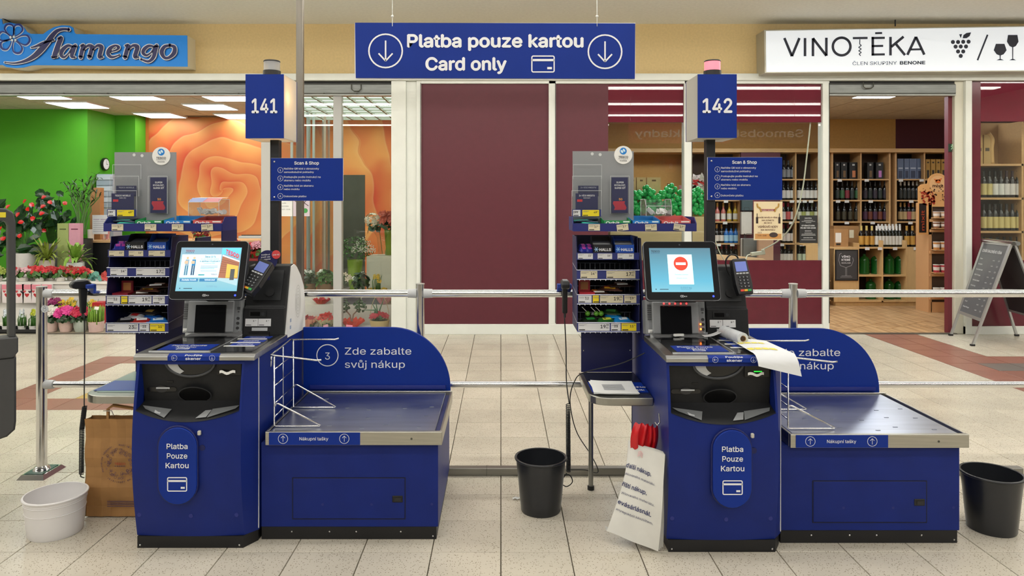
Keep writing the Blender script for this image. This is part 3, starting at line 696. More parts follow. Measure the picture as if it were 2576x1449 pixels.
    MB().box(.14, .24, .36, .44, 1.03, 1.15, rot=(-.3, 0, 0)).build('monitor_mount', M('#2a2c2f', .5), k)
    SX0, SX1, SZ0, SZ1 = .027, x1 - x0 - .03, .04, hh - .033
    def SP(u, v, e=.0022): return O + U * (SX0 + u * (SX1 - SX0)) + V * (SZ0 + v * (SZ1 - SZ0)) + Nn * e
    def squad(nm, u0, u1, v0, v1, m, e=.0026, par=k): return MB().quad(SP(u0, v0, e), SP(u1, v0, e), SP(u1, v1, e), SP(u0, v1, e)).build(nm, m, par)
    m, nt, bs = newmat('screen_glow'); tc = nt.nodes.new('ShaderNodeTexCoord'); sp = nt.nodes.new('ShaderNodeSeparateXYZ'); nt.links.new(tc.outputs['Generated'], sp.inputs[0])
    r_ = nt.nodes.new('ShaderNodeValToRGB'); nt.links.new(sp.outputs[2], r_.inputs[0]); e = r_.color_ramp.elements
    e[0].color = rgb('#86dcf2'); e[1].color = rgb('#9fcde4' if num == '141' else '#5d93a8'); x = e.new(.25); x.color = rgb('#62cdee' if num != '141' else '#a4e4f2')
    nt.links.new(r_.outputs[0], bs.inputs['Emission Color']); bs.inputs['Emission Strength'].default_value = .85; bs.inputs['Base Color'].default_value = (.02, .02, .02, 1); bs.inputs['Roughness'].default_value = .25
    scr = MB().quad(SP(0, 0), SP(1, 0), SP(1, 1), SP(0, 1)).build('screen', m, k)
    def E(h, s=.85): return M(h, .4, emit=s)
    def st(body, u, v, cap, width=None, al='l', bold=.0, mat=None, e=.0034): return text(body, SP(u, v, e), U, V, cap, width, al, bold=bold, mat=mat or E('#23395e', .6), parent=scr)
    st('TESCO', .03 if num == '142' else .08, .9, .0105, .042, bold=.04, mat=E('#7c1d3c', .8) if num == '141' else E('#222838', .5))
    b = MB()
    for i in range(5): b.quad(*[SP(a + (.03 if num == '142' else .08), c, .0034) for a, c in ((i * .029, .875), (i * .029 + .02, .875), (i * .029 + .022, .885), (i * .029 + .004, .885))])
    b.build('lettering', E('#27406a', .5), scr)
    b = MB().quad(*[SP(a, c, .0034) for a, c in ((.06, .05), (.08, .05), (.075, .075), (.065, .075))]); b.quad(*[SP(a, c, .0034) for a, c in ((.13, .052), (.27, .052), (.27, .066), (.13, .066))]).build('lettering', E('#20344a', .4), scr)
    if num == '141':
        squad('panel', .03, .68, .31, .84, E('#bfe7f0', .9)); 
        st('Sleva 10 %', .50, .765, .0105, .052, 'c', .02); st('na celý nákup pro studenty', .50, .72, .0065, .088, 'c', mat=E('#5d7f99', .6)); st('s aplikací Clubcard', .50, .665, .009, .095, 'c', .02); st('a průkazem ISIC', .50, .62, .0065, .055, 'c', mat=E('#5d7f99', .6))
        for i in range(3): squad('lettering', .36, .64 - .05 * (i == 2), .565 - i * .03, .573 - i * .03, E('#5d7f99', .6), .0034, scr)
        squad('lettering', .37, .63, .452, .459, E('#5d7f99', .6), .0034, scr); squad('lettering', .34, .44, .355, .38, E('#2a8f9a', .6), .0034, scr)
        st('TESCO', .545, .365, .007, .03, bold=.04, mat=E('#7c1d3c', .8))
        for px_, c1, c2, c3 in ((.13, '#7a94a8', '#44708c', '#c9a27f'), (.24, '#1d6fa5', '#2c4668', '#d1a989')):
            # two shoppers shown on the screen, printed flat
            squad('picture', px_ - .03, px_ + .03, .58, .72, E(c1), .0034, scr); squad('picture', px_ - .028, px_ - .004, .36, .58, E(c2), .0034, scr); squad('picture', px_ + .004, px_ + .028, .36, .58, E(c2), .0034, scr)
            MB().disc(SP(px_, .755, .0034), .0065, U, V).build('picture', E(c3), scr); squad('picture', px_ - .045, px_ + .015, .62, .69, E('#c0a58a'), .0038, scr)
        squad('button', .05, .345, .215, .285, E('#2b6f9c')); squad('button', .37, .655, .215, .285, E('#2b6f9c')); st('Zadejte kredit', .2, .24, .0075, .07, 'c', .02, mat=E('#e8f4fa')); st('Vyhledat zboží', .54, .24, .0075, .05, 'c', .02, mat=E('#e8f4fa'))
        st('0,000 kg', .5, .09, .0095, .05, 'l', .0, mat=E('#6a96b0', .6))
        # store front picture
        squad('picture', .68, .995, .84, .99, E('#57b7ea'), .0028, scr)
        MB().quad(SP(.665, .25, .003), SP(.99, .28, .003), SP(.99, .66, .003), SP(.70, .8, .003)).build('picture', E('#97614a', .7), scr)
        for i in range(7): MB().quad(SP(.675 + .003 * i, .42 + i * .05, .0034), SP(.99, .42 + i * .033, .0034), SP(.99, .425 + i * .033, .0034), SP(.675 + .003 * i, .427 + i * .05, .0034)).build('picture', E('#6f4232', .6), scr)
        MB().quad(SP(.79, .3, .0036), SP(.98, .3, .0036), SP(.98, .57, .0036), SP(.79, .62, .0036)).build('picture', E('#c9a84a', .8), scr); squad('picture', .86, .93, .25, .5, E('#4a4f52', .5), .004, scr)
        MB().quad(SP(.66, .25, .0038), SP(.99, .12, .0038), SP(.99, .28, .0038), SP(.67, .3, .0038)).build('picture', E('#9dbcc8', .7), scr)
        MB().quad(SP(.70, .8, .0038), SP(.99, .66, .0038), SP(.99, .69, .0038), SP(.70, .83, .0038)).build('picture', E('#e4eef2'), scr)
        Ut = (U * .93 - V * .35).normalized(); text('TESCO', SP(.745, .86, .0042), Ut, V, .024, .07, 'l', bold=.05, mat=E('#c2202c'), parent=scr)
    else:
        squad('panel', .29, .69, .17, .85, E('#c3ecec', .9)); MB().disc(SP(.50, .64, .0034), .034, U, V, 32).build('stop_sign', E('#e0311c', .9), scr)
        squad('stop_bar', .42, .58, .61, .665, E('#f2fafa', .95), .0038, scr)
        st('Pokladna uzavřena', .5, .38, .006, .062, 'c', mat=E('#4c6a86', .6)); st('Přihlaste obsluhu', .5, .3, .005, .05, 'c', mat=E('#4c6a86', .6))
        st('0,010 kg', .47, .075, .0095, .05, mat=E('#2d6d92', .6)); st('Aktuální hmotnost', .47, .045, .004, .045, mat=E('#2d6d92', .6))
    mm = MB().ring(O + U * ((x1 - x0) * .47) + V * .02 + Nn * .0025, .0045, .002, U, V, 16); mm.ring(O + U * ((x1 - x0) * .47 + .007) + V * .02 + Nn * .0025, .0045, .002, U, V, 16); mm.build('maker_mark', M('#c9ccd0', .4), k)
    text('NCR', O + U * ((x1 - x0) * .505) + V * .0165 + Nn * .0025, U, V, .006, None, 'l', bold=.02, parent=k, mat=M('#c9ccd0', .4))
    MB().disc(O + U * (x1 - x0 - .035) + V * .02 + Nn * .0025, .0045, U, V).build('power_light', M('#2030ff', .5, emit=6), k)
    MB().disc(O + U * ((x1 - x0) * .5) + V * (hh - .017) + Nn * .0025, .004, U, V).build('camera_lens', M('#3c4048', .2), k)
    return k
def bagging(where, dec0):
    k = thing('bagging_counter', 'blue bagging counter with steel tray and rounded back panel %s' % where, 'counter', (.92, .4, 0))
    X0, X1 = .552, 1.338
    b = MB().box(.522, 1.318, .07, .76, .057, .436); b.build('body', BLUE, k, bev=.003)
    MB().box(.524, 1.31, .075, .75, 0, .057).build('plinth', M('#0d0d10', .5), k)
    b = MB()
    for x in (.66, .83, .95, 1.15, 1.295): b.sphere((x, .0745, .035 if x < 1.29 else .015), .0045, 8, 5)
    q = b.build('screw', CHROME, k); q['kind'] = 'stuff'
    MB().box(.663, 1.172, .0685, .0705, .092, .280).build('door_gap', M('#04082a', .7), k); d = MB().box(.667, 1.168, .066, .0705, .096, .276).build('door', BLUE, k, bev=.002)
    MB().box(1.113, 1.16, .063, .0665, .17, .2).build('latch', M('#08080a', .4), d, bev=.002); MB().box(1.124, 1.152, .0615, .0635, .176, .192).build('latch_grip', M('#1c1d20', .3), d)
    b = MB()
    for x in (.80, 1.02, 1.29): b.disc((x, .0655 if x < 1.2 else .069, .16), .006, XA, ZA, 10)
    q = b.build('screw_cap', M('#16206e', .5), k); q['kind'] = 'stuff'
    b = MB().box(X0, X1, .035, .055, .436, .496).box(X0, X0 + .012, .055, .71, .436, .496).box(X1 - .012, X1, .055, .72, .436, .496).box(X0, X1, .70, .712, .436, .5)
    b.build('steel_rim', M('#b4b2a8', .32, 1, noise=.08, scale=5, stretch=(1, 1, 30)), k, bev=.003, seg=2)
    MB().box(X0 + .012, X1 - .012, .055, .70, .46, .478).build('tray_bed', M('#101a58', .5), k)
    MB().box(X0 + .016, X1 - .034, .05, .692, .479, .4935).build('steel_tray', M('#b4b8c2', .3, 1, noise=.10, scale=3, stretch=(1, 10, 1), bump=.03), k, bev=.002)
    b = MB(); random.seed(3)
    for i in range(16): x = X0 + .12 + (i % 5) * .14 + random.uniform(-.03, .03); y = .12 + (i // 5) * .14 + random.uniform(-.03, .03); b.box(x, x + .02, y, y + .006, .4936, .4955)
    q = b.build('slot', M('#8f94a2', .3, .8), k); q['kind'] = 'stuff'
    q = MB().box(dec0, dec0 + .405, .0335, .035, .438, .4935).build('blue_decal', SIGNB, k)
    text('Nákupní tašky', (dec0 + .20, .0325, .459), XA, ZA, .0165, .128, 'c', bold=.01, parent=k)
    for x in (.063, .335): arrow_icon(MB(), (dec0 + x, .0325, .466), .021, True).build('arrow_symbol', LETTER, k)
    MB().cyl((X1 - .135, .034, .465), (X1 - .135, .036, .465), .005, n=10).build('screw', M('#55564f', .4, .6), k)
    # back panel with quarter-round end
    cx_, r = 1.0, .325
    pts = [(.522, .44), (1.325, .44)] + [(cx_ + r * math.cos(t), .50 + .335 * math.sin(t)) for t in [PI / 2 * i / 18 for i in range(19)]] + [(.522, .835)]
    MB().py(pts, .745, .765).build('back_panel', SIGNB, k, bev=.002)
    MB().box(.56, 1.30, .735, .745, .500, .522).build('back_rail', M('#1a2a80', .35), k)
    cc = (.655, .744, .683); MB().ring(cc, .058, .005, XA, ZA, 36).build('ring_symbol', LETTER, k)
    b = MB(); text('3', (.655, .744, .66), XA, ZA, .045, None, 'c', mb=b); text('Zde zabalte', (.75, .744, .687), XA, ZA, .0445, .362, mb=b, bold=.005); text('svůj nákup', (.75, .744, .615), XA, ZA, .0445, .327, mb=b, bold=.005)
    b.build('lettering', LETTER, k)
    # wire bag rack
    rk = thing('bag_rack', 'chrome wire bag rack with prongs on the tray %s' % where, 'rack', (.57, .2, .494))
    x, xe, ya, yb = .57, .775, .106, .40; R_ = .0038
    b = MB().tube([(x, ya, .815), (x, ya, .502), (x + .008, ya, .499), (xe, ya, .499), (xe + .006, ya, .503), (x + .02, ya, .60), (x + .008, ya, .603), (x + .004, ya, .59)], R_, 8); b.build('side_wire', CHROME, rk, smooth=True)
    b = MB().tube([(x, yb, .836), (x, yb, .502), (x + .008, yb, .499), (xe, yb, .499), (xe + .006, yb, .503), (x + .02, yb, .61), (x + .008, yb, .612), (x + .004, yb, .6)], R_, 8); b.build('side_wire', CHROME, rk, smooth=True)
    MB().tube([(x - .012, yb, .835), (x - .012, ya - .01, .823), (x + .01, ya - .012, .822), (xe - .01, ya - .01, .8), (xe + .012, ya - .01, .802)], R_, 8).build('prong', CHROME, rk, smooth=True)
    MB().tube([(x - .012, yb, .835), (xe, yb + .005, .835), (xe + .02, yb + .005, .84)], R_, 8).build('prong', CHROME, rk, smooth=True)
    for z in (.755, .68, .60, .54): MB().tube([(x, ya, z), (x, yb, z + .005)], R_ * .7, 6).build('cross_wire', CHROME, rk, smooth=True)
    MB().tube([(x - .004, .25, .83), (x - .004, .25, .5)], R_ * .7, 6).build('cross_wire', CHROME, rk, smooth=True)
    MB().tube([(x - .012, ya, .822), (x - .014, ya - .003, .77)], R_, 6).build('hook', CHROME, rk, smooth=True)
    return k
def lane_light(num, lit, dxb, where):
    k = thing('lane_number_light', 'lane light %s box with blue face on a black post, %s' % (num, where), 'lane light', (.41, .7, 1.1))
    if OFF[0].x < 0: yb = .59
    else: yb = .6
    Yf = OFF[0].y + yb
    px = (618, 714, 187, 348, 748) if num == '141' else (1755, 1853, 187, 347, 1728)
    x0, x1 = xa(px[0], Yf) - OFF[0].x, xa(px[1], Yf) - OFF[0].x; z1, z0 = za(px[2], Yf), za(px[3], Yf); y0, y1 = yb, yb + .235
    cx_ = (x0 + x1) / 2
    pxp = 694 if num == '141' else 1785
    yp_ = yb + .12; xp = xa(pxp, OFF[0].y + yp_) - OFF[0].x
    MB().box(xp - .024, xp + .024, yp_ - .024, yp_ + .024, 1.07, z0 + .005).build('post', M('#26272a', .45, .3, noise=.1, scale=12), k, bev=.003)
    m, nt, b_ = newmat('number_box_face'); 
    MB().box(x0, x1, y0 - .003, y0 + .003, z0, z1).build('front_face', SIGNB, k); MB().box(x0, x1, y1 - .003, y1 + .003, z0, z1).build('back_face', SIGNB, k)
    m, nt, b_ = newmat('translucent_side'); out = nt.nodes['Material Output']; tr = nt.nodes.new('ShaderNodeBsdfTranslucent'); tr.inputs[0].default_value = (.9, .86, .78, 1)
    b_.inputs['Base Color'].default_value = rgb('#d9d8d2'); mx = nt.nodes.new('ShaderNodeMixShader'); mx.inputs[0].default_value = .45; nt.links.new(b_.outputs[0], mx.inputs[1]); nt.links.new(tr.outputs[0], mx.inputs[2]); nt.links.new(mx.outputs[0], out.inputs[0])
    MB().box(x0 + .001, x0 + .004, y0 + .003, y1 - .003, z0, z1).box(x1 - .004, x1 - .001, y0 + .003, y1 - .003, z0, z1).box(x0 + .004, x1 - .004, y0 + .003, y1 - .003, z0, z0 + .003).box(x0 + .004, x1 - .004, y0 + .003, y1 - .003, z1 - .003, z1).build('light_cover', m, k)
    sY = Yf / F; text(num, (cx_, y0 - .0045, z0 + (z1 - z0) * .4), XA, ZA, (z1 - z0) * .25, .135 if num == '141' else .155, 'c', bold=.04, parent=k)
    xb = xa(684 if num == '141' else 1792, OFF[0].y + yb + .1) - OFF[0].x
    MB().lathe((xb, yb + .1, z1), [(.046, 0), (.046, .036), (.043, .037)], 24).build('beacon_base', M('#1b1b1c', .4), k, smooth=30)
    MB().lathe((xb, yb + .1, z1), [(.042, .037), (.042, .084)], 24).build('beacon_lens', M('#f08090', .3, emit=.8) if lit else glass_mat('beacon', (.75, .75, .74, 1), .05, .2, .35), k, smooth=30)
    MB().lathe((xb, yb + .1, z1), [(.043, .084), (.044, .087), (.042, .091), (.02, .094)], 24).build('beacon_cap', M('#1b1b1c', .4), k, smooth=30)
    if not lit: MB().cyl((xb, yb + .1, z1 + .037), (xb, yb + .1, z1 + .08), .018, n=12).build('beacon_core', M('#9a9a98', .4), k)
    if num == '141':
        l = bpy.data.lights.new('lane_lamp', 'POINT'); l.energy = 3.0; l.color = (1, .62, .25); l.shadow_soft_size = .02
        o = bpy.data.objects.new('lane_lamp', l); o.location = Vector((x1 - .035, y0 + .07, z0 + (z1 - z0) * .66)) + OFF[0]; COL.objects.link(o)
    # instruction board on the post
    ys = yp_ - .032; Ys = OFF[0].y + ys
    q = (682, 863, 398, 505) if num == '141' else (1780, 1967, 396, 503)
    X0, X1, Z1, Z0 = xa(q[0], Ys) - OFF[0].x, xa(q[1], Ys) - OFF[0].x, za(q[2], Ys), za(q[3], Ys)
    s = Ys / F; brd = MB().box(X0, X1, ys - .004, ys + .004, Z0, Z1).build('instruction_board', SIGNB, k)
    MB().box(X0 - .001, X1 + .001, ys - .001, ys + .0045, Z0 - .001, Z1 + .001).build('board_edge', WHITE, k)
    for zz in (Z1 - 9 * s, Z0 + 9 * s): MB().sphere((X0 + 9 * s, ys - .004, zz), .006, 10, 6).build('screw', CHROME, k, smooth=True)
    b = MB(); O = lambda a, c: (X0 + a * s, ys - .005, Z1 - c * s)
    text('Scan & Shop', O(90 if num == '141' else 92, 16), XA, ZA, 9 * s, 62 * s, 'c', bold=.03, mb=b)
    for i, (a, lines) in enumerate(((30, ('Načtěte QR kód z obrazovky', 'samoobslužné pokladny')), (51, ('Postupujte podle instrukcí na', 'skeneru nebo mobilu')), (73, ('Načtěte kód ze skeneru', 'nebo mobilu')), (95, ('Dokončete platbu',)))):
        text(str(i + 1), O(24, a + 2.5), XA, ZA, 5.5 * s, None, 'c', bold=.02, mb=b)
        for j, ln in enumerate(lines):
            yy = a + (j * 8.6 - 1.5 if len(lines) > 1 else 3); text(ln, O(33, yy), XA, ZA, 5.3 * s, {0: (88, 75), 1: (92, 67), 2: (74, 39), 3: (56,)}[i][j] * s, 'l', bold=.012, mb=b)
        b.ring(O(24, a), 6.5 * s, .7 * s, XA, ZA, 22)
    b.build('lettering', LETTER, brd)
    return k
def terminal(where, c, roll, pitch, yaw, sc=1.18):
    k = thing('card_terminal', 'black card payment terminal with colour keys %s' % where, 'card terminal', c)
    R = (Matrix.Rotation(yaw, 3, 'Z') @ Matrix.Rotation(pitch, 3, 'X') @ Matrix.Rotation(roll, 3, 'Y'))
    def b_(m, nm, mat, **kw): m.v = [R @ v * sc + Vector(c) for v in m.v]; return m.build(nm, mat, k, **kw)
    # local: x right, z up along the face, -y out of the face
    b_(MB().py([(-.036, -.08), (.036, -.08), (.042, -.03), (.038, .085), (.03, .095), (-.03, .095), (-.038, .085), (-.042, -.03)], -.004, .034), 'housing', M('#121316', .35), bev=.006, seg=2)
    b_(MB().box(-.028, .028, -.0065, -.003, .03, .078), 'display', M('#6a78b8', .2, emit=.35 if 'right' in where else .1), bev=.001)
    for i in range(4): b_(MB().box(-.03 + i * .016, -.018 + i * .016, -.007, -.004, .018, .024), 'soft_key', LGREY)
    for r_ in range(4):
        for c_ in range(3): b_(MB().box(-.025 + c_ * .018, -.011 + c_ * .018, -.008, -.003, -.002 - r_ * .015, .007 - r_ * .015), 'key', M('#2c3036', .35), bev=.002)
    b = MB()
    for r_ in range(4):
        for c_ in range(3): text('123456789*0#'[r_ * 3 + c_], (-.018 + c_ * .018, -.0086, -.0005 - r_ * .015), XA, ZA, .0055, None, 'c', bold=.03, mb=b)
    b_(b, 'lettering', LETTER)
    for i, cc in enumerate(('#d0402c', '#d9a828', '#2c9a50')): b_(MB().box(-.026 + i * .018, -.009 + i * .018, -.008, -.003, -.066, -.056), 'key', M(cc, .4), bev=.001)
    b_(MB().box(-.02, .02, .034, .06, -.05, .03), 'bracket', BLACK, bev=.004)
    return k
def tray_shelf(where, xl, decal_txt, dy=0):
    k = thing('basket_shelf', 'steel-edged blue basket shelf %s' % where, 'shelf', (-.15, .5, .56))
    r = .10; pts = [(-.004, .245 + dy), (-.004, .74 + dy), (xl, .74 + dy)] + [(xl + r - r * math.cos(t), .245 + dy + r * .9 - r * .9 * math.sin(t)) for t in [PI / 2 * i / 8 for i in range(9)]]
    MB().pz(pts, .56, .598).build('steel_rim', M('#a9a9a2', .3, 1, noise=.08, scale=6), k, bev=.004, seg=2)
    p2 = [(-.006, .30 + dy), (-.006, .735 + dy), (xl + .02, .735 + dy), (xl + .02, .35 + dy), (xl + .05, .31 + dy)]
    MB().pz(p2, .598, .6005).build('shelf_top', M('#3b3f52', .25, .7) if 'right' in where else M('#8fa298', .3, .5), k)
    MB().box(xl + .02, -.008, .33 + dy, .52 + dy, .6006, .602).build('blue_decal', SIGNB if 'right' in where else M('#33509c', .4), k)
    b = MB(); text('Zde odložte', (-.10, .41 + dy, .603), XA, (0, 1, 0), .028, .19, 'c', bold=.015, mb=b); text('svůj košík', (-.10, .355 + dy, .603), XA, (0, 1, 0), .028, .16, 'c', bold=.015, mb=b); b.build('lettering', LETTER, k)
    return k
def pricetag(k, x0, x1, z0, z1, y, price, sup='', mat=TAGC, big=False, rot=0, kind='price_tag'):
    c = ((x0 + x1) / 2, y, (z0 + z1) / 2)
    def R(m): return m.xf(Matrix.Rotation(rot, 3, 'Y'), c) if rot else m
    t_ = R(MB().box(x0, x1, y - .0015, y, z0, z1)).build(kind, mat, k)
    h = z1 - z0; b = MB(); e = y - .002
    cap = h * (.52 if big else .36); xr = x1 - (h * .55 if big else h * .38)
    if price: text(price, (xr, e, z0 + h * (.36 if big else .48)), XA, ZA, cap, None, 'r', bold=.03, mb=b)
    if sup:
        text(sup, (xr + h * .05, e, z0 + h * .68), XA, ZA, h * (.26 if big else .14), None, 'l', bold=.02, mb=b)
        if big: text('Kč', (xr + h * .05, e, z0 + h * .32), XA, ZA, h * .24, None, 'l', bold=.02, mb=b)
    b.box(x0 + h * .1, x0 + h * .9, e, e + .0003, z0 + h * .08, z0 + h * .2)
    R(b).build('lettering', INK, t_)
    b = MB(); b.box(x0 + h * .1, x0 + h * 1.1, e, e + .0003, z0 + h * .78, z0 + h * .82); b.box(x0 + h * .1, x0 + h * .8, e, e + .0003, z0 + h * .66, z0 + h * .7)
    R(b).build('lettering', INKL, t_); return t_
def gum_box(k0, x0, x1, y0, y1, z, col, label, grp, word='Orbit'):
    k = thing('gum_box', label, 'box', ((x0 + x1) / 2, (y0 + y1) / 2, z), grp)
    t = .002; hb, hf = .055, .034
    b = MB().box(x0, x1, y0, y1, z, z + t).box(x0, x1, y0, y0 + t, z, z + hf)
    for x in (x0, x1 - t): b.px([(y0, z), (y1, z), (y1, z + hb), (y0, z + hf)], x, x + t)
    b.box(x0, x1, y1 - t, y1, z, z + hb).build('carton', M(col, .45), k)
    MB().quad((x0 + t, y0 + .004, z + .006), (x1 - t, y0 + .004, z + .006), (x1 - t, y1 - .004, z + .03), (x0 + t, y1 - .004, z + .03)).build('lining', M('#6b6f6c', .7), k)
    if word: text(word, (x0 + .012, y0 - .0008, z + .012), XA, ZA, .019, (x1 - x0) * .5, 'l', bold=.04, parent=k)
    MB().box(x0 + .1 if x1 - x0 > .13 else x0 + .08, x1 - .008, y0 - .0006, y0, z + .024, z + .030).build('stripe', M('#e4efe8', .5), k)
    return k
def candy(name, label, cat, grp, x, y, z, L, W_, h, rot, cols, seed=0):
    k = thing(name, label, cat, (x, y, z), grp); R = Matrix.Rotation(rot, 3, 'Z')
    random.seed(seed); b = MB(); n = 7
    b.grid(lambda u, v: (-L / 2 + u * L, -W_ / 2 + v * W_, h * (.25 + .75 * math.sin(PI * v)) * (1 if .12 < u < .88 else .25)), 10, 5); b.quad((-L / 2, -W_ / 2, 0), (-L / 2, W_ / 2, 0), (L / 2, W_ / 2, 0), (L / 2, -W_ / 2, 0))
    b.quad((-L / 2, -W_ / 2, 0), (L / 2, -W_ / 2, 0), (L / 2, -W_ / 2, h * .25), (-L / 2, -W_ / 2, h * .25))
    b.v = [R @ v + Vector((x, y, z)) for v in b.v]; b.build('wrapper', M(cols[0], .3), k, smooth=40)
    b = MB().grid(lambda u, v: (-L * .22 + u * L * .44, -W_ * .35 + v * W_ * .5, h * (.25 + .75 * math.sin(PI * (.15 + v * .5))) + .0012), 3, 4)
    b.v = [R @ v + Vector((x, y, z)) for v in b.v]; b.build('print', M(cols[1], .3), k); return k
def rack(where, side, dx, dy):
    old = OFF[0].copy(); OFF[0] = OFF[0] + Vector((dx, dy, 0))
    L = side == 'left'
    k = thing('snack_rack', 'dark blue tiered snack rack with price rails %s' % where, 'rack', (-.16, .6, .6))
    NV = M('#15194f', .45, noise=.06, scale=20)
    xs = (-.318, -.004)
    for x in xs:
        o = MB().px([(.535, .86), (.525, 1.0), (.555, 1.2), (.575, 1.34), (.76, 1.34), (.76, .86)], x - .002, x + .002).build('side_panel', NV, k)
    MB().box(xs[0], xs[1], .755, .76, .86, 1.34).build('back_panel', M('#0b0d22', .6), k)
    MB().box(-.275, .0, .735, .75, .602, .875).build('pedestal', NV, k)
    for x in (-.262, -.012):
        MB().sphere((x, .733, .72), .005, 8, 5).build('screw', CHROME, k)
    for x in (-.075, -.045):
        q = MB().box(x, x + .016, .748, .756, .87, 1.26).build('upright', M('#1d2140', .5), k)
        b = MB()
        for i in range(13): b.box(x + .005, x + .011, .7465, .7485, .9 + i * .028, .912 + i * .028)
        q2 = b.build('hole', M('#050510', .6), q); q2['kind'] = 'stuff'
    # tiers: (z of rail bottom, rail height, front y)
    if L: tiers = [(.855, .046, .53), (.995, .046, .53), (1.138, .044, .54), (1.236, .036, .55)]
    else: tiers = [(.858, .046, .53), (1.0, .046, .53), (1.124, .046, .54), (1.222, .036, .55)]
    specs = {0: [(.0, .52, '23' if L else '19', '27' if L else '38', TAGW, True), (.54, .70, '23', '', TAGW, False), (.715, .96, '11', '90', TAGY, False)],
             1: [(.0, .22, '12', '', TAGW, False), (.24, .34, '', '', TAGY, False), (.36, .74, '19', '38', TAGW if L else TAGC, True), (.76, .96, '19', '90', TAGW if L else TAGC, False)],
             2: [(.04, .32, '14', '90', TAGW if L else TAGC, False), (.47, .95, '17', '43', TAGW if L else TAGC, True)],
             3: [(.0, .25, '22', '90', TAGC if L else TAGW, False), (.33, .57, '16', '90', TAGC if L else TAGW, False), (.66, .93, '16', '90', TAGC if L else TAGW, False)]}
    for i, (z, h, y) in enumerate(tiers):
        W0, W1 = (xs[0] - .002, xs[1] + .004)
        t_ = MB().box(W0, W1, y - .002, y + .002, z, z + h).box(W0, W1, y - .005, y - .002, z, z + .003).box(W0, W1, y - .005, y - .002, z + h - .003, z + h).build('price_rail', M('#2c3578', .4), k)
        if i < 3:
            b = MB().box(W0 + .004, W1 - .004, y, .75, z + .030, z + .032)
            b.tube([(W0, y - .004, z + h), (W1, y - .004, z + h)], .0022, 5); b.tube([(W0, y - .004, z - .002), (W1, y - .004, z - .002)], .0022, 5)
            for xx in (W0, W1): b.tube([(xx, y, z + h), (xx, .74, z + h + .02)], .0022, 5)
            b.tube([(W0, .74, z + h + .02), (W1, .74, z + h + .02)], .0022, 5)
            for j in range(12): xx = W0 + (W1 - W0) * (j + .5) / 12; b.tube([(xx, .742, z + h + .02), (xx, .742, z + .01)], .0014, 4); b.tube([(xx, y - .003, z + .002), (xx, y - .008, z - .008)], .0014, 4)
            q = b.build('wire_basket', M('#b9bcc4', .3, .8), k); q['kind'] = 'stuff'
        else: MB().box(W0 + .004, W1 - .004, y, .75, z + .026, z + .030).build('shelf_plate', NV, k)
        for (u0, u1, p, s_, mt, big) in specs[i]:
            pricetag(t_, W0 + .006 + (W1 - W0 - .012) * u0, W0 + .006 + (W1 - W0 - .012) * u1, z + .004, z + h - .004, y - .002, p, s_, mt, big)
    # wide top tray
    ty0, ty1, tz = .485, .68, 1.372
    T0, T1 = (-.345, .275) if not L else (-.305, .29)
    b = MB().box(T0, T1, ty0, ty1, tz + .014, tz + .018).box(T0, T1, ty0, ty1, tz, tz + .004).box(T0, T1, ty0 - .004, ty0, tz - .002, tz + .038).box(T0, T1, ty1, ty1 + .004, tz, tz + .07)
    for xx in (T0, T1): b.px([(ty0, tz), (ty1, tz), (ty1, tz + .07), (ty0 + .04, tz + .07), (ty0, tz + .038)], xx - .002, xx + .002)
    tt = b.build('top_tray', M('#20286e', .4), k)
    MB().box(T1 - .004 if L else T1 - .004, T1 + .0025, ty0, ty1, tz - (.06 if L else .0), tz + .0).build('tray_bracket', NV, k)
    for i, (u, rt) in enumerate(((.12, 0), (.40, 0), (.63, 0), (.88, -.06)) if L else ((.17, 0), (.40, -.12), (.63, -.04), (.86, .12))):
        xc = T0 + (T1 - T0) * u; pricetag(tt, xc - .029, xc + .029, tz + .002, tz + .034, ty0 - .005 - .001 * i, '17', '90', TAGC, False, rt)
    MB().box(T0 + .02, T1 - .02, ty0 + .01, ty1 - .03, tz + .071, tz + .075).build('tray_lid', M('#6f7686', .4), k) if False else None
    # leaflet board
    y = .60
    bx0, bx1, bz0, bz1 = (-.335, -.018, tz + .075, tz + .41) if not L else (-.315, .005, tz + .07, tz + .405)
    ty = thing('leaflet_stand', 'grey leaflet board with pockets and round badge above the rack %s' % where, 'leaflet stand', ((bx0 + bx1) / 2, y, tz + .07))
    MB().box(bx0, bx1, y, y + .006, tz + .0045, bz1).build('board', M('#8b8e91', .5), ty)
    bc = (bx1 - (.075 if L else .055), y - .004, bz1 - .02)
    MB().cyl((bc[0], y - .004, bc[2]), (bc[0], y - .001, bc[2]), .047, n=32).build('badge', WHITE, ty)
    MB().disc((bc[0], y - .0046, bc[2] + .02), .018, XA, ZA).build('badge_logo', M('#1b7fd0', .4), ty)
    b = MB()
    b.disc((bc[0] + .004, y - .005, bc[2] + .024), .005, (.8, 0, .6), (-.6, 0, .8), 12, .009); b.disc((bc[0] - .007, y - .005, bc[2] + .018), .006, (.8, 0, .6), (-.6, 0, .8), 12, .009); b.build('badge_logo', M('#d3ecfa', .4), ty)
    b = MB(); text('TESCO', (bc[0], y - .005, bc[2] - .015), XA, ZA, .011, .05, 'c', bold=.04, mb=b)
    for i in range(5): b.box(bc[0] - .025 + i * .0105, bc[0] - .018 + i * .0105, y - .005, y - .0049, bc[2] - .0205, bc[2] - .019)
    text('mobile', (bc[0], y - .005, bc[2] - .034), XA, ZA, .0105, .036, 'c', mb=b); b.build('lettering', INK, ty)
    b = MB()
    for q, dz in ((.32, 0), (.45, -.004)): b.disc((bx0 + (bx1 - bx0) * q, y - .001, bz1 - .014 + dz), .008, XA, ZA, 12)
    b.build('sticker', M('#cfd2d2', .5), ty)
    pk = MB()
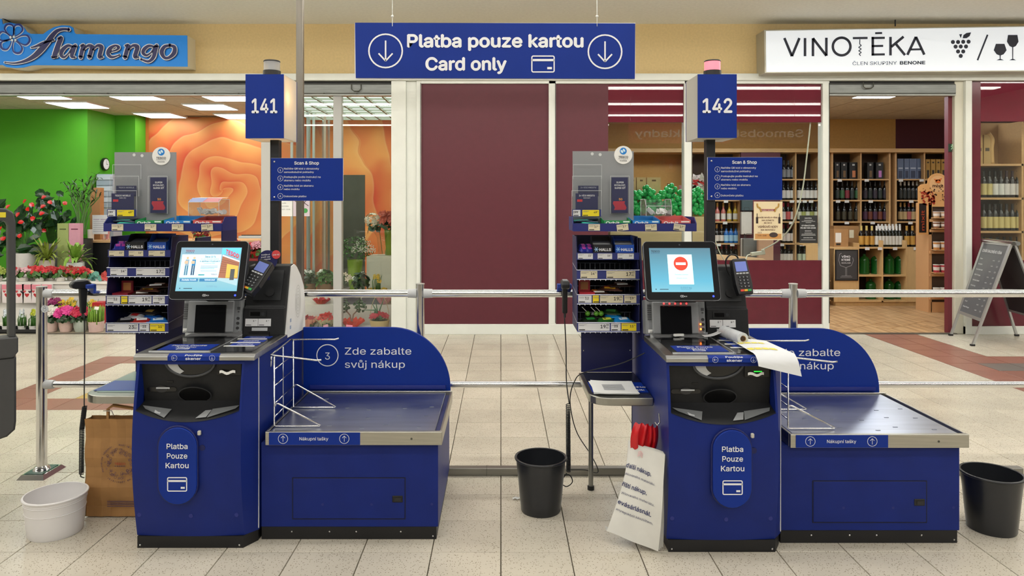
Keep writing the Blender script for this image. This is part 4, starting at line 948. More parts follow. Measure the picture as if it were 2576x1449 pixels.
    def pocket(x0, x1, z0, z1, yo):
        m = MB().quad((x0, y - yo, z0), (x1, y - yo, z0), (x1, y - yo, z1), (x0, y - yo, z1)).quad((x0, y - yo, z0), (x0, y - .001, z0), (x0, y - .001, z1), (x0, y - yo, z1)).quad((x1, y - yo, z0), (x1, y - .001, z0), (x1, y - .001, z1), (x1, y - yo, z1))
        p = m.build('clear_pocket', ACRYL, ty)
        e = MB().box(x0, x1, y - yo - .0006, y - yo, z1 - .002, z1).box(x0, x0 + .0015, y - yo - .0006, y - yo, z0, z1).box(x1 - .0015, x1, y - yo - .0006, y - yo, z0, z1).build('pocket_edge', M('#c8ccce', .3), ty)
        return p
    zz = tz + .075
    pocket(bx0 - .0, bx0 + .148, zz + .19, zz + .265, .018); pocket(bx0 - .005, bx0 + .145, zz + .1, zz + .205, .034); pocket(bx0 - .01, bx0 + .142, zz + .0, zz + .13, .05)
    pocket(bx0 + .19, bx0 + .29, zz + .01, zz + .205, .03)
    DN = M('#1a2050', .4)
    MB().box(bx0 + .025, bx0 + .13, y - .03, y - .029, zz + .10, zz + .155).build('leaflet', M('#23284f', .4), ty)
    text('TESCO MOBILE' if L else '2× VÍCE KREDITU', (bx0 + .078, y - .0305, zz + .142), XA, ZA, .008, .08, 'c', bold=.02, parent=ty, mat=M('#a9aebd', .5))
    MB().box(bx0 + .01, bx0 + .125, y - .046, y - .045, zz + .03, zz + .115).build('leaflet', DN, ty)
    b = MB(); text('TESCO MOBILE' if L else '2× VÍCE KREDITU', (bx0 + .068, y - .0465, zz + .1), XA, ZA, .009, .08, 'c', bold=.03, mb=b); text('SÁM VÍC' if L else 'PRVNÍ DOBITÍ', (bx0 + .068, y - .0465, zz + .089), XA, ZA, .006, .035, 'c', bold=.01, mb=b); b.build('lettering', LETTER, ty)
    MB().box(bx0 + .018, bx0 + .045, y - .0468, y - .0462, zz + .072, zz + .084).build('red_patch', REDP, ty)
    MB().box(bx0 - .008, bx0 + .14, y - .054, y - .051, zz - .005, zz + .033).build('price_rail', M('#27326f', .4), ty)
    pricetag(ty, bx0 - .004, bx0 + .034, zz - .002, zz + .03, y - .054, '199', '', TAGW); pricetag(ty, bx0 + .044, bx0 + .13, zz - .002, zz + .03, y - .054, '49', '90', TAGY)
    MB().box(bx0 + .198, bx0 + .283, y - .024, y - .023, zz + .014, zz + .198).build('leaflet', DN, ty)
    b = MB()
    for i, (s_, wd) in enumerate((('SUPER', .038), ('RYCHLOST,', .058), ('SUPER SÍŤ', .056))): text(s_, (bx0 + .242, y - .0245, zz + .168 - i * .0145), XA, ZA, .0095, wd, 'c', bold=.035, mb=b)
    b.build('lettering', LETTER, ty); text('5G', (bx0 + .245, y - .0248, zz + .08), XA, ZA, .012, None, 'c', bold=.05, parent=ty, mat=M('#f0a040', .5))
    MB().grid(lambda u, v: (bx0 + .21 + u * .06 + .006 * math.sin(6 * v), y - .0243, zz + .03 + v * .045), 4, 4).build('red_patch', M('#b02038', .5), ty)
    # gum boxes
    g = [('#1c9bb0', 'open turquoise pouch box at the left end of the top tray %s', 'dark'), ('#1f8f4e', 'green open gum box on the top tray %s', ''), ('#2383d0', 'blue open gum box on the top tray %s', ''), ('#cf5a58', 'red open gum box on the top tray %s', '')]
    wds = [.135, .14, .14, .15]; xx = T0 + .012
    for i, (c_, lb, _) in enumerate(g):
        if i == 0:
            k2 = thing('gum_pouch', 'pile of turquoise gum pouches on the top tray %s' % where, 'gum pouches', (xx + .06, .56, tz + .004))
            random.seed(5)
            for j in range(6):
                m = MB().box(-.045, .045, -.03, .03, -.004, .004); R = Euler((random.uniform(-.3, .1), random.uniform(-.1, .1), random.uniform(-.3, .3))).to_matrix(); m.v = [R @ v + Vector((xx + .045 + (j % 2) * .04, .53 + (j // 2) * .035, tz + .032 + j * .004)) for v in m.v]
                m.build('pouch', M(('#15324a', '#3fb8a8', '#101c30')[j % 3], .35), k2, bev=.003)
        else: gum_box(k, xx, xx + wds[i], ty0 + .004, ty1 - .02, tz + .019, c_, lb % where, 'gum boxes on the top tray %s' % where)
        xx += wds[i] + .006
    # two candy cartons on the second tier
    z = tiers[3][0] + .031; y = tiers[3][2]
    for i, (c_, lb) in enumerate((('#191b20', 'black'), ('#1c4fb0', 'blue'))):
        q = thing('candy_carton', '%s cough drop carton on the second tier of the rack %s' % (lb, where), 'box', (-.17 + i * .105, y + .03, z), 'cough drop cartons on the rack %s' % where)
        x0 = -.235 + i * .112 + (.0 if L else .0); x1 = x0 + .1
        b = MB().box(x0, x1, y + .004, y + .006, z, z + .045).box(x0, x1, y + .11, y + .112, z, z + .085).box(x0, x1, y + .004, y + .11, z, z + .002)
        for x_ in (x0, x1 - .002): b.px([(y + .004, z), (y + .112, z), (y + .112, z + .085), (y + .06, z + .085), (y + .03, z + .05), (y + .004, z + .045)], x_, x_ + .002)
        b.build('carton', M(c_, .4), q)
        MB().quad((x0 + .002, y + .008, z + .03), (x1 - .002, y + .008, z + .03), (x1 - .002, y + .108, z + .06), (x0 + .002, y + .108, z + .06)).build('lining', M('#7a7d80', .6), q)
        text('HALLS', (x0 + .062, y + .0035, z + .014), XA, ZA, .0155, .06, 'c', bold=.05, parent=q); 
        b = MB(); 
        for a in range(6): t = a * PI / 3; b.line((0, 0), (.012 * math.cos(t), .012 * math.sin(t)), .003, XA, ZA, (x0 + .017, y + .0035, z + .022))
        b.build('star_print', M('#9ecbee', .5), q)
    pal = {'left': [('#3a1f1c', '#a03030'), ('#241c50', '#d8d8e0')], 'right': []}
    for j in range(4): candy('sweet_pack', 'purple striped sweet pack beside the cough drop cartons %s, %s' % (where, ('front left', 'front right', 'back left', 'back right')[j]), 'sweets', 'sweet packs on the second tier %s' % where, -.285 + (j % 2) * .03, y + .03 + (j // 2) * .03, z + .004 + .012 * (j // 2), .05, .045, .03, .5, ('#2a3390', '#c050b0'), j)
    # tier with bars
    z = tiers[1][0] + .034; y = tiers[1][2]
    bars = [('#35201a', '#e6e2da'), ('#4a2a20', '#d8a030'), ('#2a1814', '#f0f0f0'), ('#6b3a20', '#e08030'), ('#3c2018', '#c04030'), ('#4a2418', '#e0c0b0')]
    for j in range(6):
        cl = bars[j]; candy('chocolate_bar', '%s chocolate bar in the second basket from below %s' % (('dark brown', 'brown and gold', 'black and white', 'orange printed', 'red printed', 'pinkish')[j], where), 'chocolate bar', 'chocolate bars in the upper basket %s' % where,
              (-.17 + (j % 3) * .035 if L else -.2 + (j % 3) * .06), y + .07 + (j // 3) * .05, z + .004 + (.02 * (j % 3)), .13, .035, .018, (-1) ** j * .25 + (.1 if L else -.1), cl, j)
    q = thing('sweet_box', 'red sweet box lying at the left end of the basket, rack %s' % where, 'box', (-.28, y + .07, z))
    MB().box(-.305, -.225, y + .03, y + .11, z, z + .02).box(-.30, -.24, y + .11, y + .12, z, z + .075).build('carton', M('#8e1c2e' if L else '#c02c3c', .4), q); MB().box(-.29, -.25, y + .1085, y + .1095, z + .025, z + .065).build('print', M('#c98a50', .4), q)
    z = tiers[0][0] + .034; y = tiers[0][2]
    cols = [('#1a1a1c', '#8a8a90'), ('#c9ccd0', '#c03030'), ('#b0302c', '#f0f0f0'), ('#1e5fb8', '#9ad0f0'), ('#2878d0', '#d8ecf8'), ('#222224', '#c0a050')] if L else [('#1c2a1a', '#2f8a3c'), ('#161a16', '#d8d8d8'), ('#2d6a2a', '#d8e050'), ('#1e8fd8', '#f0f8ff'), ('#2490dc', '#f0f8ff'), ('#1c3c1e', '#50a050')]
    for j in range(6):
        candy('snack_pack', '%s snack pack in the lowest basket %s, %s' % (('dark' if j in (0, 5) or (j == 1 and not L) else 'pale' if j == 1 else 'red' if j == 2 and L else 'green' if j == 2 else 'blue'), where, ('leftmost', 'second', 'third', 'fourth', 'rightmost', 'lying on top')[j]), 'snack pack', 'snack packs in the lowest basket %s' % where, (-.25 + j * .042 if j < 5 else -.13), y + .06 + (.03 if j % 2 else 0), z + .006 + (.018 if j % 2 else 0) + (.02 if j == 5 else 0), .11, .06, .022, (-1) ** j * .4, cols[j], j)
    if not L:
        for j, xx in enumerate((-.26, -.215, -.19)):
            q = thing('lollipop', 'green wrapped lollipop in the lowest basket of the right rack, %s' % ('leftmost', 'middle', 'rightmost')[j], 'lollipop', (xx, y + .05, z + .05), 'lollipops in the right rack'); MB().sphere((xx, y + .05, z + .05), .014, 10, 7).build('candy', M('#5a9a2a', .3), q, smooth=True); MB().cyl((xx, y + .05, z + .055), (xx - .03, y + .04, z + .085), .0018, n=6).build('stick', WHITE, q)
    # acrylic box of white tokens standing on the tray
    ax0 = (.105 if L else .03); ax1 = ax0 + (.155 if L else .12); ay0, ay1 = .50, .66; az = tz + .075 if L else tz + .075
    q = thing('token_box', 'clear acrylic box of white tokens on the rack %s' % where, 'box', ((ax0 + ax1) / 2, .58, az))
    if not L: ax1 = ax0 + .13
    MB().box(ax0 - (.0), ax1, ay0 + .02, ay1 + .0, az - .006, az).build('base', ACRYL, q)
    b = MB().box(ax0, ax1, ay0 + .02, ay0 + .022, az, az + .07).box(ax0, ax0 + .002, ay0 + .02, ay1, az, az + .085).box(ax1 - .002, ax1, ay0 + .02, ay1, az, az + .085).box(ax0, ax1, ay1 - .002, ay1, az, az + .085); b.build('walls', ACRYL, q)
    e_ = MB()
    for xx in (ax0, ax1):
        e_.tube([(xx, ay0 + .02, az), (xx, ay0 + .02, az + (.07 if L else .05))], .0012, 5); e_.tube([(xx, ay1, az), (xx, ay1, az + .085)], .0012, 5); e_.tube([(xx, ay0 + .02, az + (.07 if L else .05)), (xx, ay0 + .05, az + .085), (xx, ay1, az + .085)], .0012, 5)
    e_.tube([(ax0, ay0 + .02, az + (.07 if L else .05)), (ax1, ay0 + .02, az + (.07 if L else .05))], .0012, 5); e_.build('edge', M('#c9ced0', .3), q)
    if L:
        MB().quad((ax0, ay0 + .02, az + .07), (ax1, ay0 + .02, az + .07), (ax1, ay0 + .07, az + .092), (ax0, ay0 + .07, az + .092)).build('lid_label', M('#b65a66', .4), q)
        MB().quad((ax0, ay0 + .0195, az + .0705), (ax0 + .07, ay0 + .0195, az + .0705), (ax0 + .08, ay0 + .0695, az + .0925), (ax0, ay0 + .0695, az + .0925)).build('lid_label', M('#6a7ab0', .4), q)
        MB().quad((ax0, ay0 + .07, az + .092), (ax1, ay0 + .07, az + .092), (ax1, ay1, az + .095), (ax0, ay1, az + .095)).build('lid', M('#d8e0d8', .4), q)
    random.seed(9)
    tok0 = None
    for j in range(26 if L else 16):
        R = Euler((random.uniform(.2, 1.5), random.uniform(-.6, .6), random.uniform(0, 3))).to_matrix()
        px_, py_ = random.uniform(ax0 + .02, ax1 - .02), random.uniform(ay0 + .04, ay1 - .02); pz_ = az + .017 + random.uniform(0, .014)
        if j == 0:
            m = MB().cyl((0, 0, -.0012), (0, 0, .0012), .0145, n=16); m.v = [v + Vector((px_, py_, pz_)) for v in m.v]; tok0 = m.build('token', M('#dcdcd8', .4), None, loc=(px_, py_, pz_)); tag(tok0, 'round white plastic token lying in the clear box %s' % where, 'token', 'white tokens in the clear box %s' % where); tok0.rotation_euler = R.to_euler()
        else:
            c = tok0.copy(); COL.objects.link(c); c.location = Vector((px_, py_, pz_)) + OFF[0]; c.rotation_euler = R.to_euler()
    OFF[0] = old
    return k
# ---------------------------------------------------------------- the two lanes
OFF[0] = Vector((-1.60, 3.09, 0))
kiosk('in the left half, marked 141', -.0, False, '141')
bagging('of the left checkout', .57)
lane_light('141', False, 0, 'over the left checkout')
terminal('tilted on the left checkout', (.405, .33, 1.152), .36, -.6, -.12, 1.06)
k = thing('promo_wobbler', 'round dark blue promotional card with a red circle behind the left card terminal', 'promotional card', (.39, .49, 1.22))
MB().cyl((.41, .50, 1.222), (.41, .502, 1.222), .05, n=32).build('card', M('#2a2c5c', .4), k); MB().cyl((.455, .494, 1.25), (.455, .496, 1.25), .022, n=24).build('red_circle', M('#dc4c4c', .4), k)
MB().box(.40, .42, .50, .503, 1.12, 1.18).build('stem', M('#2a2c5c', .4), k)
b = MB()
for i, (s_, wd) in enumerate((('Dobijte si', .043), ('kredit zde', .046), ('v pokladně', .05))): text(s_, (.40, .4985, 1.246 - i * .012), (1, 0, .08), ZA, .008, wd, 'c', bold=.03, mb=b)
text('100 Kč', (.455, .4925, 1.246), (1, 0, .08), ZA, .008, .034, 'c', bold=.03, mb=b); b.build('lettering', LETTER, k)
tray_shelf('beside the left checkout, partly hidden', -.40, 'x')
rack('by the left checkout', 'left', -.095, -.03)
OFF[0] = Vector((.72, 3.055, 0))
kiosk('in the right half, stop sign on screen', -.05, True, '142')
bagging('of the right checkout', .575)
lane_light('142', True, 0, 'over the right checkout')
terminal('with purple display on the right checkout', (.468, .40, 1.145), -.05, -.35, .10, 1.04)
b = MB().tube(catmull([(.47, .46, 1.21), (.46, .46, 1.245), (.425, .45, 1.255), (.40, .45, 1.225), (.41, .46, 1.18), (.43, .48, 1.15)], 5), .004, 6)
o = b.build('cable', BLACK, None, loc=(.43, .46, 1.2), smooth=True); tag(o, 'short black cable looping above the right card terminal', 'cable')
tray_shelf('with papers beside the right checkout', -.30, 'x')
k = MB().cyl((-.245, .66, .02), (-.245, .66, .56), .013, n=14).build('leg', M('#9a9a96', .3, .9), bpy.data.objects['basket_shelf.001'], smooth=30)
MB().cyl((-.245, .66, 0), (-.245, .66, .02), .018, n=14).build('foot', BLACK, bpy.data.objects['basket_shelf.001'])
rack('by the right checkout', 'right', -.012, 0)
OFF[0] = Vector((0, 0, 0))
# ================================================================ SIGNS, BARRIER, BINS, BAGS
# hanging card-only sign
Y0 = 3.9; s = Y0 / F
k = thing('hanging_sign', 'wide blue hanging sign reading Platba pouze kartou, Card only', 'sign', at(1245, 128, Y0))
q = [at(893, 57, Y0), at(1598, 59, Y0), at(1597, 198, Y0), at(895, 196, Y0)]
MB().add([p for p in q] + [p + Vector((0, .006, 0)) for p in q], [(0, 1, 2, 3), (7, 6, 5, 4), (0, 4, 5, 1), (1, 5, 6, 2), (2, 6, 7, 3), (3, 7, 4, 0)]).build('board', SIGNB, k)
MB().box(xa(893, Y0) - .003, xa(1598, Y0) + .002, Y0 + .006, Y0 + .012, za(199.5, Y0), za(57, Y0)).build('backing', WHITE, k)
Yt = Y0 - .0015; b = MB()
tpx('Platba pouze kartou', 1024, 118, 36, Yt, 444, bold=.05, mb=b); tpx('Card only', 1070, 176, 36, Yt, 205, bold=.05, mb=b)
b.build('lettering', LETTER, k); card_icon(MB(), at(1366, 161, Yt), 59 * s, 43 * s, 3 * s).build('card_symbol', LETTER, k)
arrow_icon(MB(), at(970, 128, Yt), 42 * s, False).build('arrow_symbol', LETTER, k); arrow_icon(MB(), at(1522, 130, Yt), 42 * s, False).build('arrow_symbol', LETTER, k)
for px in (987, 1502):
    MB().cyl(at(px, 66, Y0 - .002), at(px, 66, Y0 - .002) + Vector((0, 0, 4.15 - za(66, Y0) - .0)), .0018, n=6).build('wire', M('#c9ccc8', .3, .6), k)
    MB().sphere(at(px, 41, Y0 - .002), .008, 8, 6).build('clip', M('#e0e2de', .3), k)
# flamengo shop sign
Yf = 7.93
def Z5(zx, zy): return (zx / 5.152, 40 + zy / 5.152)
out = [Z5(*p) for p in ((-260, 640), (-260, -40), (10, -40), (22, 60), (35, 110), (60, 98), (130, 85), (190, 100), (260, 105), (310, 150), (345, 205), (400, 232), (560, 235), (620, 190), (700, 145), (800, 122), (900, 126), (945, 150), (962, 215), (985, 235), (2423, 253), (2428, 657), (460, 637), (400, 642), (300, 668), (200, 675), (80, 662), (30, 635))]
k = thing('flower_shop_sign', 'bright blue shaped shop sign with white outlined flamengo lettering and a flower', 'sign', at(240, 130, Yf))
P2 = [(at(px, py, Yf).x, at(px, py, Yf).z) for px, py in out]
MB().py(P2, Yf + .012, WY).build('sign_body', M('#d8d0b8', .6), k); MB().py(P2, Yf, Yf + .012).build('sign_face', M('#0a80dc', .5, emit=.15), k)
def ribbon(mb, pts, extra, y, n=6, wk=1):
    pts = catmull(pts, n); L = len(pts); vs = []
    for i, (x, z, w_) in enumerate(pts):
        a = pts[max(0, i - 1)]; c = pts[min(L - 1, i + 1)]; d = Vector((c[0] - a[0], c[1] - a[1]))
        d = d.normalized() if d.length > 1e-6 else Vector((1, 0)); nn = Vector((-d.y, d.x)); h = (w_ + extra) / 2 * wk
        for sg in (1, -1):
            p = at(*Z5(x + nn.x * h * sg, z + nn.y * h * sg), y); vs.append(p)
    mb.add(vs, [(2 * i, 2 * i + 1, 2 * i + 3, 2 * i + 2) for i in range(L - 1)])
    for i in (0, L - 1):
        x, z, w_ = pts[i]; r = (w_ + extra) / 2
        mb.add([at(*Z5(x + r * math.cos(t), z + r * math.sin(t)), y) for t in [2 * PI * q / 12 for q in range(12)]], [tuple(range(12))])
letters = {
 'f': [[(895, 178, 30), (820, 172, 30), (740, 195, 44), (670, 265, 58), (605, 355, 62), (520, 450, 70), (430, 530, 55), (320, 585, 34), (190, 612, 18), (60, 602, 7)], [(405, 410, 10), (470, 392, 26), (560, 350, 30), (640, 328, 16), (700, 312, 12)]],
 'l': [[(750, 290, 10), (790, 285, 50), (765, 350, 62), (725, 460, 62), (700, 520, 50), (668, 535, 12), (740, 530, 14)]],
 'a': [[(945, 400, 20), (880, 385, 34), (815, 435, 48), (790, 500, 44), (830, 535, 28), (890, 480, 14), (935, 400, 12)], [(975, 385, 40), (945, 460, 50), (930, 525, 38), (975, 535, 12)]],
 'm': [[(1045, 385, 12), (1080, 385, 44), (1060, 460, 50), (1045, 535, 46)], [(1080, 440, 12), (1140, 385, 30), (1190, 400, 48), (1180, 460, 50), (1160, 530, 48)], [(1200, 440, 12), (1260, 385, 30), (1315, 400, 48), (1305, 460, 50), (1290, 530, 46), (1335, 535, 10)]],
 'e': [[(1430, 465, 10), (1510, 440, 22), (1540, 405, 30), (1490, 385, 24), (1425, 425, 46), (1400, 490, 46), (1450, 535, 30), (1550, 505, 10)]],
 'n': [[(1620, 385, 12), (1660, 385, 44), (1640, 460, 50), (1620, 535, 46)], [(1660, 440, 12), (1720, 385, 30), (1780, 400, 50), (1765, 465, 50), (1750, 530, 46), (1800, 535, 10)]],
 'g': [[(2005, 400, 16), (1930, 388, 32), (1870, 430, 44), (1855, 480, 40), (1900, 510, 26), (1960, 470, 14), (2000, 400, 14)], [(2030, 385, 40), (2010, 460, 48), (1985, 540, 44), (1920, 590, 30), (1825, 560, 18)]],
 'o': [[(2200, 382, 26), (2130, 400, 40), (2095, 470, 52), (2130, 540, 34), (2190, 540, 34), (2255, 480, 52), (2260, 405, 42), (2200, 382, 26)]]}
wb, nb, sb = MB(), MB(), MB()
for st_ in letters.values():
    for p in st_:
        ribbon(sb, [(x + 10, z + 12, w_) for x, z, w_ in p], 16, Yf - .012); ribbon(wb, p, 22, Yf - .016); ribbon(nb, p, 2, Yf - .020)
sb.build('letter_shadow', M('#141a55', .5), k); wb.build('letter_outline', M('#e6eaf0', .4), k); nb.build('lettering', M('#1b1f5c', .4), k)
for i, (a, L_) in enumerate(((112, 190), (62, 190), (-8, 210), (-68, 200), (-140, 190), (168, 190))):
    a = math.radians(a); c0 = (170, 290); u = Vector((math.cos(a), -math.sin(a))); v = Vector((-u.y, u.x))
    loop = [(c0[0] + u.x * r_ * L_ + v.x * t_ * L_, c0[1] + u.y * r_ * L_ + v.y * t_ * L_, w_) for r_, t_, w_ in ((.12, 0, 8), (.45, .22, 10), (.8, .30, 18), (1.0, .1, 24), (1.0, -.12, 24), (.8, -.30, 18), (.45, -.22, 10), (.12, 0, 8))]
    m = MB(); ribbon(m, [(x + 6, z + 8, w_) for x, z, w_ in loop], 10, Yf - .010); m.build('petal_shadow', M('#c8dcee', .4), k)
    m = MB(); ribbon(m, loop, 2, Yf - .014); m.build('petal', M('#1b2f86', .4), k)
b = MB()
for dx, dz in ((-35, -15), (8, -20), (-14, 22), (28, 20)): b.disc(at(*Z5(170 + dx, 292 + dz), Yf - .018), .013, XA, ZA, 12, .015)
b.build('flower_centre', M('#dcecf6', .4), k)
MB().tube([at(0, 42, Yf - .05), at(33, 60, Yf + .1)], .006, 6).build('cable', BLACK, k)
# wine shop light box sign
Yv = 7.9; k = thing('wine_shop_sign', 'long white light box sign reading VINOTĒKA with grapes and two glasses', 'sign', at(2260, 125, Yv))
v_ = [at(1922, 75, Yv), at(2680, 63, Yv), at(2680, 179, Yv), at(1924, 184, Yv)]
MB().add(v_ + [Vector((p.x, WY, p.z)) for p in v_], [(7, 6, 5, 4), (0, 4, 5, 1), (1, 5, 6, 2), (2, 6, 7, 3), (3, 7, 4, 0), (0, 1, 2, 3)]).build('sign_body', M('#b5b2a4', .4, .3), k, bev=.004)
i_ = [at(1927, 78, Yv - .003), at(2676, 66, Yv - .003), at(2676, 176, Yv - .003), at(1928, 181, Yv - .003)]
MB().add(i_ + [p + Vector((0, .008, 0)) for p in i_], [(0, 1, 2, 3), (7, 6, 5, 4), (0, 4, 5, 1), (1, 5, 6, 2), (2, 6, 7, 3), (3, 7, 4, 0)]).build('sign_face', M('#dde4ee', .35, emit=.42), k)
INKN = M('#141a2e', .5); Yt = Yv - .005; sv = Yt / F
Uv = Vector((1, 0, .012)); ZB = lambda zx, zy: at(1880 + zx / 3.701, 30 + zy / 3.701, Yt)
b = MB()
def stroke(pts, w_, m=None):
    m = m or b
    for i in range(len(pts) - 1):
        a, c = ZB(*pts[i]), ZB(*pts[i + 1]); m.line((a.x, a.z), (c.x, c.z), w_ / 3.701 * sv, XA, ZA, (0, Yt, 0))
W_ = 24
stroke([(345, 243), (415, 412), (485, 243)], W_); stroke([(537, 243), (537, 412)], W_); stroke([(611, 412), (611, 245), (736, 408), (736, 240)], W_)
b.ring(ZB(878, 322), 82 / 3.701 * sv, W_ / 3.701 * sv, XA, ZA, 40); stroke([(982, 244), (1120, 242)], 20)
stroke([(1168, 232), (1168, 407)], W_); [stroke([(1156, z), (e_, z - 2)], 20) for z, e_ in ((243, 1280), (318, 1265), (397, 1280))]; stroke([(1190, 198), (1255, 196)], 18)
stroke([(1333, 232), (1333, 405)], W_); stroke([(1455, 230), (1340, 325)], W_); stroke([(1385, 300), (1468, 402)], W_); stroke([(1490, 400), (1570, 232), (1648, 398)], W_); stroke([(1520, 350), (1620, 348)], 18)
b.build('lettering', INKN, k)
m = MB(); stroke([(1048, 255), (1046, 300), (1062, 312), (1036, 330), (1062, 345), (1036, 362), (1062, 377), (1040, 392), (1056, 408)], 8, m); m.build('corkscrew_symbol', INKN, k)
text('ČLEN SKUPINY', ZB(980, 495), Uv, ZA, 36 / 3.701 * sv, 412 / 3.701 * sv, 'l', mat=INKN, parent=k); text('BENONE', ZB(1420, 489), Uv, ZA, 34 / 3.701 * sv, 238 / 3.701 * sv, 'l', bold=.05, mat=INKN, parent=k)
m = MB()
for zx, zz in ((1914, 280), (1962, 280), (2010, 278), (2060, 277), (1939, 323), (1987, 322), (2036, 322), (1962, 368), (2010, 368), (1987, 410)): m.disc(ZB(zx, zz), 19 / 3.701 * sv, XA, ZA, 18)
m.add([ZB(1972, 208), ZB(2000, 206), ZB(1987, 245)], [(0, 1, 2)]); m.add([ZB(2005, 245), ZB(2012, 215), ZB(2040, 196), ZB(2083, 190), ZB(2070, 225), ZB(2040, 245)], [(0, 1, 2, 3, 4, 5)]); m.build('grape_symbol', INKN, k)
m = MB(); stroke([(2143, 450), (2237, 212)], 16, m); m.build('slash', INKN, k)
def glass_sym(cx, top, w0, w1, hb, bot):
    pts = [(cx - w0, top), (cx + w0, top), (cx + w1, top + hb * .55), (cx + w1 * .55, top + hb * .9), (cx + 5, top + hb), (cx + 4, bot - 14), (cx + w1 * .6, bot), (cx - w1 * .6, bot), (cx - 4, bot - 14), (cx - 5, top + hb), (cx - w1 * .55, top + hb * .9), (cx - w1, top + hb * .55)]
    return MB().add([ZB(*p) for p in pts], [tuple(range(len(pts)))])
glass_sym(2354, 297, 40, 60, 108, 450).build('glass_symbol', INKN, k); glass_sym(2471, 214, 44, 54, 115, 450).build('glass_symbol', INKN, k)
MB().cyl(at(2252, 66, 7.97), Vector((at(2252, 66, 7.97).x, 7.97, 3.59)), .008, n=8).build('hanging_rod', M('#3a3a38', .4, .5), k)
# steel pole from floor to ceiling
Yp = 4.35; x = xa(755, Yp)
k = thing('steel_pole', 'tall square brushed steel pole rising to the ceiling behind the left lane light', 'pole', (x, Yp, 0))
MB().box(x - .021, x + .021, Yp - .02, Yp + .02, .01, 4.15).build('pole', M('#8a847a', .4, .9, noise=.1, scale=4, stretch=(10, 10, 1)), k, bev=.006, seg=2); MB().box(x - .05, x + .05, Yp - .05, Yp + .05, 0, .01).build('base_plate', STEEL, k)
# barrier
Yb = 3.935; R_ = .0215
bar = thing('barrier', 'chrome tube barrier with two horizontal rails running behind both checkouts', 'barrier', (0, Yb, 0))
posts = [(105, 'l'), (1057, 'm'), (1995, 'r')]
xr0, xr1 = xa(118, Yb), 4.2
for i, (pz, r_) in enumerate(((738, R_), (967, .0175))):
    for a, c in zip([xr0] + [xa(p, Yb) + .026 for p, _ in posts[1:]], [xa(p, Yb) - .026 for p, _ in posts[1:]] + [xr1]):
        MB().cyl((a, Yb, za(pz, Yb)), (c, Yb, za(pz, Yb)), r_, n=20).build('rail', CHROME, bar, smooth=30)
GC = M('#c3c6c8', .5)
for i, (px, _) in enumerate(posts):
    x = xa(px, Yb); MB().cyl((x, Yb, .01), (x, Yb, za(715 if i else 722, Yb)), .027 if i == 0 else .024, n=24).build('post', CHROME, bar, smooth=30)
    MB().cyl((x, Yb, za(715 if i else 722, Yb)), (x, Yb, za(713 if i else 720, Yb)), .028 if i == 0 else .025, n=24).build('post_cap', M('#c9c9c6', .35, .6), bar, smooth=30)
    for pz in (738, 967):
        for sg in ((1,) if i == 0 else (-1, 1)):
            if pz == 967 and i == 1: continue
            MB().cyl((x + sg * .02, Yb, za(pz, Yb)), (x + sg * .068, Yb, za(pz, Yb)), .026, .024, n=20).build('collar', GC, bar, smooth=30)
    b = MB(); c = [(-.075, -.10), (.075, -.10), (.075, .10), (-.075, .10)]
    b.add([(x + a, Yb + y, 0) for a, y in c] + [(x + a * .8, Yb + y * .8, .022) for a, y in c], [(0, 1, 5, 4), (1, 2, 6, 5), (2, 3, 7, 6), (3, 0, 4, 7), (4, 5, 6, 7)]); b.build('foot_plate', CHROME, bar)
    b = MB(); b.box(x - .05, x + .05, Yb - .07, Yb + .07, .0222, .025); b.build('foot_cover', M('#1f4a3c', .3), bar)
    MB().lathe((x, Yb, .024), [(.045, 0), (.04, .012), (.03, .022)], 20).build('foot_collar', CHROME, bar, smooth=30)
x = xa(122, Yb); MB().cyl((x - .0, Yb - .034, za(775, Yb)), (x, Yb - .031, za(775, Yb)), .020, n=24).build('round_tag', M('#c9cdd0', .4), bar)
b = MB().ring((x, Yb - .0345, za(775, Yb) - .004), .008, .0015, XA, ZA, 16); b.line((-.008, -.002), (.008, -.002), .0015, XA, ZA, (x, Yb - .0345, za(772, Yb))); b.line((-.008, 0), (0, .011), .0015, XA, ZA, (x, Yb - .0345, za(772, Yb))); b.line((.008, 0), (0, .011), .0015, XA, ZA, (x, Yb - .0345, za(772, Yb))); b.build('symbol', M('#5a6470', .5), bar)
b = MB().box(-2.25, 2.9, 3.90, 3.945, 0, .042); b.build('floor_channel', M('#8b8983', .38, .8, noise=.1, scale=4, stretch=(1, 10, 10)), bar, bev=.003)
for x in (-.08, 1.6): MB().box(x, x + .002, 3.8995, 3.946, 0, .0425).build('channel_joint', M('#3a3a38', .5), bar)
